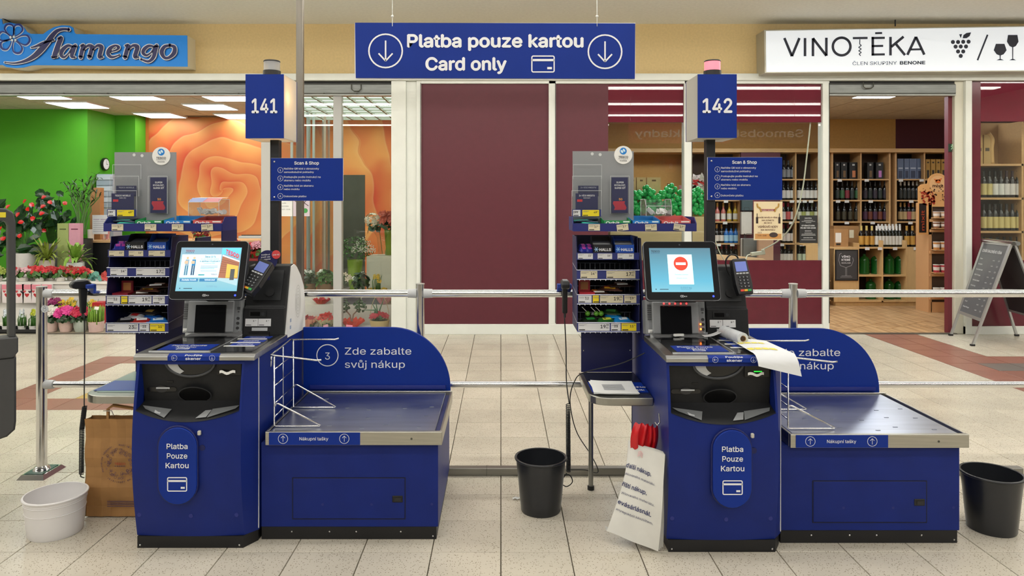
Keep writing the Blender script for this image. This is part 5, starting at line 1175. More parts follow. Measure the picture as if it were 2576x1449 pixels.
# hand scanners hanging on the rail
def scanner(px, label, yaw, coil, lab2):
    x = xa(px, 3.90); z = za(718, 3.90)
    k = thing('hand_scanner', label, 'scanner', (x, 3.89, z))
    R = Matrix.Rotation(yaw, 3, 'Z'); C = Vector((x, 3.89, z))
    def B(m, nm, mat, **kw): m.v = [R @ v + C for v in m.v]; return m.build(nm, mat, k, **kw)
    B(MB().box(-.04, -.02, -.005, .045, -.015, .008).box(.02, .04, -.005, .045, -.015, .008).box(-.04, .04, .03, .045, -.045, .008), 'rail_holder', M('#24409c', .4), bev=.003)
    B(MB().px([(-.07, -.006), (-.075, .012), (-.06, .03), (.01, .032), (.03, .012), (.02, -.012), (-.05, -.014)], -.022, .022), 'head', M('#1b1c1f', .4), bev=.006, seg=2)
    B(MB().px([(-.05, .031), (0, .033), (.0, .036), (-.045, .035)], -.014, .014), 'top_plate', M('#9aa0a6', .3), bev=.002)
    B(MB().px([(-.03, -.01), (.012, -.01), (.004, -.15), (-.022, -.152)], -.014, .014), 'handle', M('#161719', .45), bev=.006, seg=2)
    B(MB().sphere((-.012, -.0, 0), .001, 4, 3).tube([(0, -.010, -.15), (0, -.010, -.175)], .006, 8), 'strain_relief', M('#2a2b2d', .5))
    b = MB(); b.tube(catmull([at(*p) for p in coil['down']], 6), .0032, 6)
    a, c = at(*coil['c0']), at(*coil['c1']); N = coil['n']; pts = []
    for i in range(N * 8 + 1):
        t = i / (N * 8); e = 2 * PI * i / 8; tt = t ** .9
        mid = coil.get('mid'); p = a.lerp(c, tt) if not mid else (a.lerp(at(*mid), tt * 2) if tt < .5 else at(*mid).lerp(c, tt * 2 - 1))
        pts.append(p + Vector((math.cos(e) * .0105, math.sin(e) * .0105, 0)))
    b2 = MB().tube(pts, .0028, 5); b2.build('coiled_cord', BLACK, k, smooth=True); b.build('cord', BLACK, k, smooth=True)
    if 'tail' in coil: MB().tube(catmull([at(*p) for p in coil['tail']], 8), .0028, 6).build('cord', BLACK, k, smooth=True)
    return k
scanner(216, 'black hand scanner hanging on the rail at far left beside the snack rack', -.7, dict(down=[(212, 790, 3.80), (213, 880, 3.78), (212, 980, 3.7), (212, 1025, 3.66)], c0=(213, 1022, 3.66), mid=(206, 1080, 3.64), c1=(205, 1192, 3.60), n=52, tail=[(205, 1188, 3.60), (203, 1198, 3.60), (212, 1202, 3.60)]), '')
scanner(1420, 'black hand scanner hanging on the rail left of the right snack rack', 0, dict(down=[(1420, 798, 3.80), (1424, 880, 3.79), (1425, 960, 3.75), (1432, 1015, 3.7)], c0=(1429, 1016, 3.7), c1=(1430, 1186, 3.66), n=48, tail=[(1426, 1190, 3.66), (1412, 1212, 3.66), (1425, 1224, 3.66), (1440, 1212, 3.66), (1432, 1195, 3.66), (1410, 1196, 3.64)]), '')
o = MB().tube(catmull([at(1432, 1182, 3.68), at(1470, 1182, 3.75), at(1504, 1188, 3.85), at(1490, 1150, 3.82), at(1450, 1085, 3.78), at(1434, 1010, 3.74), at(1445, 960, 3.7), at(1470, 937, 3.64), at(1560, 915, 3.5), at(1622, 888, 3.42)], 8), .0028, 6).build('cable', BLACK, None, loc=at(1470, 1000, 3.75), smooth=True); tag(o, 'thin black cable running from the coiled cord up to the right checkout side', 'cable')
# bins and tub
def bin_(name, label, cat, c, rt, rb, h, mat, th=.004, rim=.008, sx=1, sy=1):
    k = thing(name, label, cat, c)
    prof = [(rb * .97, 0), (rb, .006)] + [(rb + (rt - rb) * t, h * t) for t in (.25, .5, .75)] + [(rt, h - .012), (rt, h), (rt - th, h), (rt - th, h - .01)] + [(rb + (rt - rb) * t - th, h * t) for t in (.75, .5, .25)] + [(rb - th, .006)]
    MB().lathe(c, prof, 40, (True, True), sx, sy).build('body', mat, k, smooth=40)
    rr = rt + rim * .3; MB().tube([Vector(c) + Vector((rr * sx * math.cos(t), rr * sy * math.sin(t), h - .004)) for t in [2 * PI * i / 40 for i in range(40)]], rim * .75, 8, closed=True).build('rim', mat, k, smooth=True)
    return k
BINM = M('#202226', .3, noise=.05, scale=30)
bin_('waste_bin', 'round black plastic waste bin standing on the tiles between the two checkouts', 'bin', (.197, 3.47, 0), .122, .098, .262, BINM)
bin_('waste_bin', 'black plastic waste bin at the far right behind the right bagging counter', 'bin', (2.28, 3.27, 0), .124, .1, .262, BINM)
TUB = M('#dcdad9', .4)
k = bin_('plastic_tub', 'empty white plastic tub on the floor in front of the kraft bag', 'tub', (-2.05, 3.24, 0), .128, .112, .178, TUB, .003, .006)
for z in (.150, .158, .110): MB().tube([Vector((-2.05, 3.24, z)) + Vector((.1265 * math.cos(t), .1265 * math.sin(t), 0)) for t in [2 * PI * i / 40 for i in range(40)]] if z > .12 else [Vector((-2.05, 3.24, z)) + Vector((.1225 * math.cos(t), .1225 * math.sin(t), 0)) for t in [2 * PI * i / 40 for i in range(40)]], .0018, 6, closed=True).build('ridge', TUB, k, smooth=True)
# kraft paper bag
KR = M('#a57a48', .75, noise=.08, scale=12, bump=.1)
k = thing('paper_bag', 'brown kraft paper bag printed with a round emblem, hanging beside the left checkout', 'bag', (-1.84, 3.42, .005))
x0, x1, z1 = -2.0, -1.69, .475; yb_ = 3.385
def bagf(x, z, d): return yb_ + d + .006 * math.sin(z * 17) + .004 * math.sin(x * 21)
b = MB().grid(lambda u, v: (x0 + (x1 - x0) * u + .008 * (1 - v) * (.5 - u), bagf(u, v, 0), .005 + v * (z1 - .005 + (.0 if u > .12 else -.0))), 8, 10)
b.grid(lambda u, v: (x0 + (x1 - x0) * u, bagf(u, v, .06), .005 + v * (z1 - .005)), 8, 10)
for x in (0, 1): b.grid(lambda u, v: (x0 + (x1 - x0) * x + (.012 if x == 0 else -.012) * math.sin(PI * u) * v, bagf(x, v, .06 * u), .005 + v * (z1 - .005)), 4, 10)
b.quad((x0, yb_, .005), (x1, yb_, .005), (x1, yb_ + .06, .005), (x0, yb_ + .06, .005)); b.build('bag_body', KR, k)
MB().tube([(x0 + .105, yb_ + .01, z1 - .03), (x0 + .105, yb_ + .01, z1 + .045), (x0 + .13, yb_ + .01, z1 + .062), (x0 + .24, yb_ + .01, z1 + .045), (x0 + .28, yb_ + .01, z1 - .02)], .008, 4).build('handle', KR, k)
MB().tube([(x0 + .09, yb_ - .004, z1 + .038), (x0 + .13, yb_ - .006, z1 + .04), (x0 + .135, yb_ + .01, z1 + .005)], .0025, 6).build('hook', CHROME, k)
PR = M('#55405a', .7); c = Vector((x0 + .172, yb_ - .008, .262)); b = MB(); random.seed(4)
for i in range(90):
    a = random.uniform(0, 2 * PI); r = random.uniform(.045, .072); b.ring(c + Vector((r * math.cos(a), 0, r * math.sin(a))), random.uniform(.003, .007), .0012, XA, ZA, 7)
o = b.build('emblem', PR, k); o['kind'] = 'stuff'
def arc_text(s_, r, a0, a1, cap):
    for i, ch in enumerate(s_):
        if ch == ' ': continue
        a = math.radians(a0 + (a1 - a0) * i / (len(s_) - 1)); U = (math.sin(a), 0, -math.cos(a)); V = (math.cos(a), 0, math.sin(a))
        text(ch, c + Vector((r * math.cos(a), 0, r * math.sin(a))), U, V, cap, None, 'c', mb=b, bold=.02)
b = MB(); arc_text('Használjon többször.', .086, 205, 112, .009); arc_text('Použi mě několikrát.', .086, 92, 10, .009); arc_text('Użyj mě několikrát.', .086, 330, 225, .009); b.build('lettering', PR, k)
b = MB(); text('TESCO', (c.x, c.y, c.z - .006), XA, ZA, .011, .052, 'c', bold=.03, mb=b); b.build('lettering', M('#b0402c', .6), k)
b = MB()
for i in range(5): b.box(c.x - .026 + i * .0105, c.x - .019 + i * .0105, c.y - .0003, c.y, c.z - .014, c.z - .011)
for i in range(4): b.box(x0 + .11, x1 - .005, yb_ - .0075, yb_ - .007, .055 + i * .008, .058 + i * .008)
b.build('lettering', PR, k)['kind'] = 'stuff'
# white paper bags leaning on the right checkout
PB = M('#d4d3cc', .6, noise=.05, scale=10, bump=.12)
k = thing('shopping_bag', 'white printed shopping bag leaning against the left side of the right checkout', 'bag', (.6, 3.15, 0))
FR = {0: [(1527, 1335, 3.12), (1655, 1390, 3.05), (1672, 1142, 3.24), (1585, 1114, 3.28)]}
TL, TR, BR, BL = at(1584, 1114, 3.20), at(1673, 1143, 3.045), at(1656, 1388, 3.03), at(1526, 1336, 3.11)
BL.z = max(BL.z, .02); LM = at(1524, 1275, 3.13)
def bagp(u, v, e=0):
    p = (BL.lerp(TL, v)).lerp(BR.lerp(TR, v), u); p.x += .012 * math.sin(PI * v) * (1 - u) - .0; p.y += -.012 * math.sin(PI * v) + .004 * math.sin(9 * u + 7 * v) + e; return p
for j in range(4):
    MB().grid(lambda u, v: bagp(u, v, .012 * j) + Vector((.01 * j * (1 - v), 0, 0)), 10, 14).build('bag_sheet', PB, k, smooth=True)
MB().grid(lambda u, v: bagp(u, .0, .0).lerp(bagp(u, 0, .05), v), 8, 1).build('bag_bottom', PB, k)
NB = M('#26305e', .6); Ub = (BR.lerp(TR, .6) - BL.lerp(TL, .6)).normalized(); Vb = (TL.lerp(TR, .5) - BL.lerp(BR, .5)).normalized()
b = MB(); nrm = Ub.cross(Vb).normalized()
for s_, u, v, cap, wd in (('ďalší nákup.', .0, .735, .022, .128), ('yklovaného materiálu.', .0, .655, .012, .15), ('říští nákup.', .0, .525, .022, .118), ('yklovaného materiálu.', .03, .445, .012, .15), ('evásárlásnál.', .02, .325, .022, .145), ('anyagokból készültem.', .03, .25, .012, .155)):
    text(s_, (u * .19, 0, v * .42), XA, ZA, cap, wd, 'l', bold=.03 if cap > .02 else .0, mb=b)
b.v = [bagp(p.x / .19, p.z / .42) + nrm * (.002 - p.y * .5) for p in b.v]
b.build('lettering', NB, k)
m = MB()
for i in range(3): m.line((-.012, -i * .008), (0, .01 - i * .008), .003, Ub, Vb, bagp(.35, .93) + nrm * .006); m.line((.012, -i * .008), (0, .01 - i * .008), .003, Ub, Vb, bagp(.35, .93) + nrm * .006)
m.build('symbol', M('#d8a8a8', .6), k)
k = thing('red_bags', 'bunch of folded red plastic bags sticking out above the white bag', 'bags', at(1620, 1100, 3.3))
for i, (p0, p1, p2) in enumerate((((1596, 1128), (1592, 1095), (1606, 1064)), ((1610, 1134), (1618, 1090), (1622, 1066)), ((1626, 1136), (1640, 1100), (1634, 1068)), ((1640, 1136), (1652, 1105), (1646, 1072)))):
    yy = 3.17 + .006 * i; A, B_, C_ = at(*p0, yy), at(*p1, yy - .02), at(*p2, yy)
    MB().grid(lambda u, v: tuple((A * (1 - v) ** 2 + B_ * 2 * v * (1 - v) + C_ * v * v) + Vector(((u - .5) * .034, .008 * math.sin(5 * u + i) - .01 * math.sin(PI * u), .004 * math.sin(9 * u)))), 6, 8).build('folded_bag', M('#c4141c', .3), k, smooth=True)
MB().tube([at(1658, 1040, 3.15), at(1660, 1062, 3.14), at(1654, 1070, 3.14), at(1648, 1062, 3.14)], .003, 6).build('hook', CHROME, k)
# paper stack on the right basket shelf
k = thing('paper_stack', 'small stack of white printed sheets on the right basket shelf', 'papers', (.55, 3.5, .66))
for j in range(4):
    a = .04 * (j % 3) - .05; cx, cy = .553, 3.45; z = .6035 + .0015 * j
    m = MB().grid(lambda u, v: (cx - .105 + u * .21, cy - .11 + v * .24, z + .012 * max(0, .3 - u) * (1 if j == 3 else .4)), 6, 4); m.xf(Matrix.Rotation(a, 3, 'Z'), (cx, cy, z)); m.build('sheet', PAPER, k)
b = MB()
for i in range(5): b.box(.50, .60, 3.40 + i * .022, 3.408 + i * .022, .6115, .612)
b.build('lettering', M('#a5a6aa', .7), k)['kind'] = 'stuff'
# items on the right checkout top: roll and label sheets
zt_ = .855 + .003
k = thing('bag_roll', 'roll of clear plastic bags lying on the right checkout top', 'roll', at(1835, 858, 3.4))
a, c = Vector((1.085, 3.43, zt_ + .03)), Vector((1.118, 3.25, zt_ + .028))
MB().cyl(a, c, .027, .027, 24).build('film_roll', M('#cfd3d6', .25, noise=.08, scale=40), k, smooth=30); MB().cyl(c + (c - a).normalized() * .0, c + (c - a).normalized() * .001, .013, n=18).build('core', M('#3a2516', .7), k); MB().ring(c + (c - a).normalized() * .0015, .0125, .003, (1, 0, .0), ZA, 18).build('core_edge', M('#a07a48', .7), k)
MB().grid(lambda u, v: (.99 + .08 * u, 3.42 + .05 * v - .03 * u, zt_ + .004 + .03 * u * u), 6, 3).build('loose_film', M('#d4d8da', .3), k, smooth=True)
k = thing('label_sheet', 'white and yellow label sheet hanging over the front edge of the right checkout', 'paper', (1.16, 3.2, zt_))
def sheet(u, v):
    x = 1.09 + .155 * u + .02 * v * u; y = 3.34 - .34 * v * (.96 + .04 * u) - .03 * u
    e_ = 3.03
    if y < e_: d = e_ - y; return Vector((x + d * .12, e_ - min(d, .03) - .012 * math.sin(min(1, d * 8)), zt_ + .012 - d * .95))
    return Vector((x, y, zt_ + .006 + .006 * math.sin(3 * u)))
MB().grid(lambda u, v: sheet(u, v * 1.12), 10, 24).build('sheet', M('#dfe2e4', .5), k, smooth=True)
for v0, v1 in ((.25, .33), (.62, .74)):
    for i in range(4): MB().grid(lambda u, v: sheet(.18 * i + .02 + .15 * u, v0 + (v1 - v0) * v) + Vector((0, 0, .0015)), 3, 2).build('yellow_label', M('#e8d94a', .5), k)
# litter
o = MB().grid(lambda u, v: (.06 + .04 * u, 3.58 + .02 * v, .004 + .008 * math.sin(5 * u + 3 * v) ** 2), 5, 3).build('paper_scrap', PAPER, None, loc=(.06, 3.58, .004)); tag(o, 'tiny white paper scrap on the tiles left of the black bin', 'litter')
# dark trolley at the left edge
TG = M('#3c3d3f', .5, noise=.05, scale=30)
k = thing('shopping_trolley', 'dark grey plastic shopping trolley cut off by the left picture edge', 'trolley', (-2.6, 3.2, 0))
Yc = 3.2; A = lambda px, py, y=Yc: at(px, py, y)
def slab(pts, y0, y1, nm, **kw): return MB().prism(pts, lambda a, b: tuple(A(a, b, y0)), lambda a, b: (A(a, b, y1).x - .01, y1, A(a, b, y0).z)).build(nm, TG, k, **kw)
slab([(-150, 530), (-20, 522), (15, 524), (34, 534), (40, 560), (40, 850), (22, 850), (20, 568), (14, 556), (-150, 553)], Yc, Yc + .06, 'handle_frame', bev=.006)
slab([(-200, 870), (20, 850), (46, 848), (46, 885), (34, 900), (-200, 925)], Yc - .01, Yc + .07, 'body_band', bev=.005)
slab([(-200, 925), (41, 895), (41, 1060), (38, 1082), (18, 1100), (-200, 1175)], Yc, Yc + .35, 'basket', bev=.01)
slab([(-200, 860), (20, 860), (20, 925), (-200, 945)], Yc + .02, Yc + .05, 'rib')
MB().box(A(-12, 0).x, A(15, 0).x, Yc - .002, Yc + .001, A(0, 547).z, A(0, 534).z).build('yellow_sticker', M('#e0cf30', .5), k)
b = MB(); b.box(A(-120, 0).x, A(-90, 0).x, Yc + .05, Yc + .1, .06, A(0, 1150).z + .02).build('leg', TG, k); MB().cyl((A(-105, 0).x, Yc + .05, .055), (A(-105, 0).x, Yc + .08, .055), .055, n=20).build('wheel', BLACK, k)
MB().box(A(-190, 0).x, A(-170, 0).x, Yc + .25, Yc + .3, .06, A(0, 1150).z + .02).build('leg', TG, k); MB().cyl((A(-180, 0).x, Yc + .26, .055), (A(-180, 0).x, Yc + .29, .055), .055, n=20).build('wheel', BLACK, k)
# signs in the store that the shop windows mirror
k = thing('store_sign', 'long purple and pink hanging store sign reading Samoobslužné pokladny', 'sign', (4.8, 0, 3.15))
MB().box(2.5, 7.35, .0, .02, 2.90, 3.36).build('board', M('#3a2648', .5), k); MB().box(2.95, 5.3, .021, .024, 2.90, 3.36).build('pink_field', M('#b84a5c', .5), k)
text('Samoobslužné pokladny', (7.0, .03, 3.05), (-1, 0, 0), ZA, .2, 3.9, 'l', bold=.02, parent=k)
for x in (3.0, 6.8): MB().cyl((x, .01, 3.36), (x, .01, 4.15), .003, n=6).build('wire', CHROME, k)
k = thing('aisle_sign', 'purple aisle sign with number 8 mirrored in the shop window', 'sign', (5.4, -6, 2.7))
MB().box(4.85, 6.3, -6, -5.98, 2.5, 2.92).build('board', M('#3a2648', .5), k); MB().box(5.2, 5.55, -5.979, -5.975, 2.5, 2.92).build('red_field', M('#8a2a3c', .5), k)
b = MB(); text('8', (5.38, -5.97, 2.62), (-1, 0, 0), ZA, .18, None, 'c', mb=b); text('Polévky', (5.9, -5.97, 2.76), (-1, 0, 0), ZA, .06, None, 'c', mb=b); text('Rýže', (5.9, -5.97, 2.58), (-1, 0, 0), ZA, .06, None, 'c', mb=b); b.build('lettering', LETTER, k)
for x in (5, 6.1): MB().cyl((x, -5.99, 2.92), (x, -5.99, 4.15), .003, n=6).build('wire', CHROME, k)
# ================================================================ FLOWER SHOP GOODS
def leaf_strip(mb, base, dirv, L, W_, droop, n=5, up0=.6, fold=.25):
    """arching leaf: dirv horizontal direction, starts rising, droops over its length"""
    base = Vector(base); d = Vector((dirv[0], dirv[1], 0)).normalized(); side = Vector((-d.y, d.x, 0)); vs = []
    for i in range(n + 1):
        t = i / n; p = base + d * (L * (t * (1 - .25 * droop * t))) * (1 - up0 * .45) + Vector((0, 0, L * (up0 * t - droop * t * t * .75)))
        w_ = W_ * math.sin(PI * min(.98, t * .85 + .12)) ** .8 * .5
        vs += [p + side * w_ + Vector((0, 0, fold * w_)), p, p - side * w_ + Vector((0, 0, fold * w_))]
    mb.add(vs, [(3 * i + a, 3 * i + a + 1, 3 * i + a + 4, 3 * i + a + 3) for i in range(n) for a in (0, 1)])
def oval_leaf(mb, c, nrm, L, W_, roll=0):
    c = Vector(c); n_ = Vector(nrm).normalized(); u = n_.orthogonal().normalized(); v = n_.cross(u); u, v = u * math.cos(roll) + v * math.sin(roll), v * math.cos(roll) - u * math.sin(roll)
    P = [c - u * L / 2, c - u * L * .2 + v * W_ / 2 + n_ * W_ * .15, c + u * L * .2 + v * W_ * .4 + n_ * W_ * .12, c + u * L / 2 - n_ * L * .08, c + u * L * .2 - v * W_ * .4 + n_ * W_ * .12, c - u * L * .2 - v * W_ / 2 + n_ * W_ * .15]
    mb.add(P + [c], [(0, 1, 6), (1, 2, 6), (2, 3, 6), (3, 4, 6), (4, 5, 6), (5, 0, 6)])
def bloom(mb, c, r, nrm=(0, -.6, .8), n=5, layers=2, cup=.5):
    c = Vector(c); n_ = Vector(nrm).normalized(); u = n_.orthogonal().normalized(); v = n_.cross(u)
    for l in range(layers):
        rr = r * (1 - .38 * l); off = random.uniform(0, 6)
        for i in range(n):
            a = off + 2 * PI * i / n; d = u * math.cos(a) + v * math.sin(a); s_ = n_.cross(d); w_ = rr * .62
            b0 = c + n_ * (.12 * r * l); m = b0 + d * rr * .6 + n_ * rr * cup * (.3 + .3 * l); e = b0 + d * rr + n_ * rr * cup * (.45 + .5 * l)
            mb.add([b0, m + s_ * w_ * .55, e + s_ * w_ * .3, e - s_ * w_ * .3, m - s_ * w_ * .55], [(0, 1, 2, 3, 4)])
def dome(mb, c, rx, rz, n, L, W_, ry=None, lo=-.1):
    ry = ry or rx
    for i in range(n):
        a = random.uniform(0, 2 * PI); z = random.uniform(lo, 1); r = math.sqrt(max(0, 1 - z * z)) * random.uniform(.6, 1)
        n_ = Vector((r * math.cos(a), r * math.sin(a), z + .3)); oval_leaf(mb, Vector(c) + Vector((r * math.cos(a) * rx, r * math.sin(a) * ry, z * rz)), n_ + Vector((random.uniform(-.5, .5), random.uniform(-.5, .5), random.uniform(-.3, .3))), L * random.uniform(.7, 1.2), W_ * random.uniform(.7, 1.2), random.uniform(0, 6))
GRN = {'d': M('#23421f', .4, noise=.2, scale=30), 'm': M('#3d6a28', .45, noise=.2, scale=30), 'l': M('#7ba23a', .45, noise=.15, scale=30), 'g': M('#5c7a5a', .5, noise=.15, scale=30), 'y': M('#8a9a3a', .5, noise=.2, scale=20)}
SOIL = M('#2c2018', .9)
def stuff(o): o['kind'] = 'stuff'; return o
def pot(k, c, rt, rb, h, col, kind='pot', bulge=0):
    m = M(col, .5, noise=.03, scale=30)
    pr = [(rb, 0)] + [(rb + (rt - rb) * t + bulge * math.sin(PI * t), h * t) for t in (.2, .4, .6, .8)] + [(rt, h), (rt * .88, h), (rt * .86, h * .85)]
    MB().lathe(c, pr, 24, (True, True)).build(kind, m, k, smooth=35); MB().disc(Vector(c) + Vector((0, 0, h * .86)), rt * .86, XA, (0, 1, 0), 16).build('soil', SOIL, k)
def plant(name, label, px, py, Y, w_, h, potc=None, pots=(.06, .05, .1), kind='dome', green='m', bl=None, bln=0, blr=.02, group=None, seed=1, leaf=(.07, .045), nl=60, cat='plant', z=None, spread=None, wrap=None, bulge=0):
    """px: centre, py: the picture row of its foot (sets the height it stands at, z)"""
    random.seed(seed); c = at(px, py, Y) if z is None else Vector((xa(px, Y), Y, z)); k = thing(name, label, cat, c, group)
    top = c.z
    if potc: pot(k, c, *pots, potc, bulge=bulge); top += pots[2] * .85
    b = MB(); C2 = Vector((c.x, c.y, top))
    if kind == 'dome': dome(b, C2 + Vector((0, 0, h * .3)), w_ / 2, h * .6, nl, *leaf, lo=-.4)
    elif kind == 'spiky':
        for i in range(nl): a = random.uniform(0, 2 * PI); leaf_strip(b, C2 + Vector((0, 0, h * random.uniform(0, .25))), (math.cos(a), math.sin(a)), w_ * random.uniform(.45, .75), leaf[1], random.uniform(.3, 1.1), 5, random.uniform(.5, 1.3))
    elif kind == 'blades':
        for i in range(nl): a = random.uniform(0, 2 * PI); r = random.uniform(0, w_ / 2); p = C2 + Vector((r * math.cos(a), r * math.sin(a), -.01)); b.tube([p, p + Vector((random.uniform(-.01, .01), 0, h * .6)), p + Vector((random.uniform(-.03, .03), random.uniform(-.02, .02), h * random.uniform(.8, 1)))], [leaf[1] * .5, leaf[1] * .45, .001], 4)
    stuff(b.build('foliage', GRN[green], k, smooth=True))
    if bl:
        b = MB()
        for i in range(bln):
            a = random.uniform(0, 2 * PI); r = math.sqrt(random.random()) * (spread or w_ * .42); zz = h * (.95 - .5 * (r / (w_ * .5 + .001)) ** 2) * random.uniform(.85, 1.05)
            p = C2 + Vector((r * math.cos(a), r * math.sin(a) * .8 - .01, zz)); bloom(b, p, blr * random.uniform(.8, 1.2), (math.cos(a) * .5, -.8, random.uniform(.2, 1)), 5, 2, random.uniform(.3, .8))
        stuff(b.build('blossoms', M(bl, .5, noise=.12, scale=60), k))
    if wrap:
        col, r0, r1, hh = wrap; b = MB(); n = 26
        vs = [c + Vector((r0 * math.cos(2 * PI * i / n), r0 * math.sin(2 * PI * i / n), 0)) for i in range(n)]
        vs += [c + Vector((r1 * (1 + .16 * math.sin(i * 2.4)) * math.cos(2 * PI * i / n), r1 * (1 + .16 * math.sin(i * 2.4)) * math.sin(2 * PI * i / n), hh * (1 + .28 * math.sin(i * 3.1 + 1)))) for i in range(n)]
        b.add(vs, [(i, (i + 1) % n, n + (i + 1) % n, n + i) for i in range(n)]); b.build('paper_wrap', M(col, .5, noise=.06, scale=30), k)
    return k
def card(k, c, w_=.05, h_=.035, col='#e9e6e0', stick=.05):
    c = Vector(c); MB().box(c.x - w_ / 2, c.x + w_ / 2, c.y - .001, c.y + .001, c.z, c.z + h_, rot=(-.3, .1, 0)).build('price_card', M(col, .5), k)
    if stick: MB().cyl(c - Vector((0, 0, stick)), c + Vector((0, .001, .004)), .0025, n=5).build('stick', M('#e0ddd4', .5), k)
# display benches
HB = M('#d9d6d0', .5, noise=.04, scale=10)
k = thing('display_bench', 'white display bench carrying the rows of red blossoms in the flower shop', 'bench', (-4.6, 8.9, 0))
MB().box(xa(-60, 8.7), xa(430, 8.7), 8.66, 9.15, .0, .52).build('bench_body', HB, k, bev=.004); MB().box(xa(-60, 8.7), xa(430, 8.7), 8.64, 9.17, .52, .54).build('bench_top', M('#e0ddd6', .45), k)
k = thing('display_bench', 'higher white bench behind the blossoms carrying the green pot plants', 'bench', (-5, 9.5, 0))
MB().box(xa(-60, 9.4), xa(212, 9.4), 9.3, 9.62, 0, .54).build('bench_body', HB, k, bev=.004)
# bags with heart bands under the blossoms
for i, px in enumerate((-12, 17, 48, 68, 90, 118)):
    k = thing('heart_bag', 'white gift sleeve with red heart print hanging on the bench front, %s from left' % ('first', 'second', 'third', 'fourth', 'fifth', 'sixth')[i], 'gift bag', at(px, 760, 8.58), 'heart gift sleeves')
    Y = 8.6; s = Y / F; MB().py([(xa(px - 13, Y), za(715, Y)), (xa(px + 13, Y), za(715, Y)), (xa(px + 11, Y), za(762, Y)), (xa(px - 11, Y), za(762, Y))], Y, Y + .02).build('sleeve', M('#dcd3d2', .5), k)
    MB().box(xa(px - 12, Y), xa(px + 12, Y), Y - .004, Y, za(728, Y), za(716, Y)).build('pink_band', M('#dd8796', .5), k)
    for q, (dx, dz, r) in enumerate(((0, 742, 6), (-6, 733, 4), (7, 734, 4))):
        hp = []
        for t in range(14): a = 2 * PI * t / 14; hp.append((xa(px + dx, Y) + r * s * math.sin(a) ** 3, za(dz, Y) + r * s * (13 * math.cos(a) - 5 * math.cos(2 * a) - 2 * math.cos(3 * a)) / 16))
        MB().add([(x, Y - .002, z) for x, z in hp], [tuple(range(14))]).build('heart_print', M(('#b5282f', '#c84a52', '#3c2a3a')[q], .5), k)
# floor row
tray = thing('plant_tray', 'black plastic tray holding two small potted bulbs on the shop threshold', 'tray', at(74, 838, 8.25)); x0, x1 = xa(-30, 8.2), xa(104, 8.2)
MB().box(x0, x1, 8.15, 8.4, .008, .014).box(x0, x1, 8.15, 8.16, .008, .05).box(x0, x1, 8.39, 8.4, .008, .05).box(x0, x0 + .01, 8.16, 8.39, .008, .05).box(x1 - .01, x1, 8.16, 8.39, .008, .05).build('tray', BLACK, tray)
for i, (px, lab, bl) in enumerate(((15, 'hyacinth in small white pot half hidden by the trolley', '#cfd8e0'), (55, 'white pot of green hyacinth shoots beside the trolley bar', '#d4dce2'), (83, 'yellow-green hyacinth in a small white pot left of the barrier post', '#c4cc3a'))):
    k = plant('potted_hyacinth', lab, px, 0, 8.26, .09, .16, '#d8d6d2', (.042, .034, .06), 'blades', 'm', seed=20 + i, nl=16, leaf=(.1, .014), z=.016)
    b = MB(); random.seed(i)
    for j in range(26): a = random.uniform(0, 6.3); bloom(b, k.location + Vector((.018 * math.cos(a), .018 * math.sin(a), .17 + .075 * random.random())), .016, (math.cos(a), math.sin(a), .3), 5, 1)
    stuff(b.build('blossoms', M(bl, .5), k)); MB().cyl(k.location + Vector((0, 0, .04)), k.location + Vector((0, 0, .2)), .006, n=6).build('stem', GRN['l'], k)
for i, (px, pc, bl, lab, w_) in enumerate(((128, '#d6bdb4', '#ded9d0', 'white cyclamen in a pale pink pot', .22), (166, '#d2b6ac', '#d63c8e', 'bright pink cyclamen in a rounded pink pot', .27), (203, '#aab3a8', '#c02548', 'crimson cyclamen in a grey-green pot', .24))):
    plant('potted_cyclamen', lab + ' in the front row of the flower shop', px, 0, 8.3, w_, .17, pc, (.074, .058, .135), 'dome', 'd', bl, 80, .034, 'cyclamens in the front row', 30 + i, (.06, .05), 70, z=.002, spread=w_ * .45, bulge=.008)
plant('potted_cyclamen', 'purple cyclamen behind the white one in the flower shop front row', 138, 0, 8.5, .2, .2, '#b8a8a0', (.06, .05, .13), 'dome', 'd', '#8a1e5c', 40, .03, None, 40, (.06, .05), 40, z=.06)
k = plant('bulb_basket', 'pale pink oval basket of green bulb shoots beside the snack rack', 242, 0, 8.3, .17, .22, '#cdb0aa', (.088, .075, .12), 'blades', 'l', None, 0, .02, None, 41, (.1, .016), 60, z=.002, cat='plant')
card(k, (xa(243, 8.22), 8.22, .27)); b = MB(); random.seed(2)
for i in range(12): a = random.uniform(0, 6.3); b.sphere(k.location + Vector((.06 * math.cos(a), .06 * math.sin(a), .115)), .014, 8, 5)
stuff(b.build('bulb', M('#b8905a', .6), k))
for i, px in enumerate((152, 180, 232)):
    plant('potted_daffodil', 'small yellow daffodils behind the cyclamens, %s' % ('left of the three pots', 'middle of the three pots', 'right of the three pots')[i], px, 0, 8.52, .12, .22, '#c9c4b8', (.05, .04, .08), 'blades', 'm', '#dcb92e', 9, .026, 'daffodil pots', 50 + i, (.1, .012), 22, z=.08)
k = thing('plant_step', 'low white step carrying the daffodil pots behind the front row', 'bench', (-4.4, 8.54, 0)); MB().box(xa(-40, 8.5), xa(260, 8.5), 8.44, 8.62, 0, .058).build('step', HB, k)
MB().box(xa(238, 8.5), xa(262, 8.5), 8.45, 8.6, .058, .32).build('red_box', M('#b8242c', .5), k)
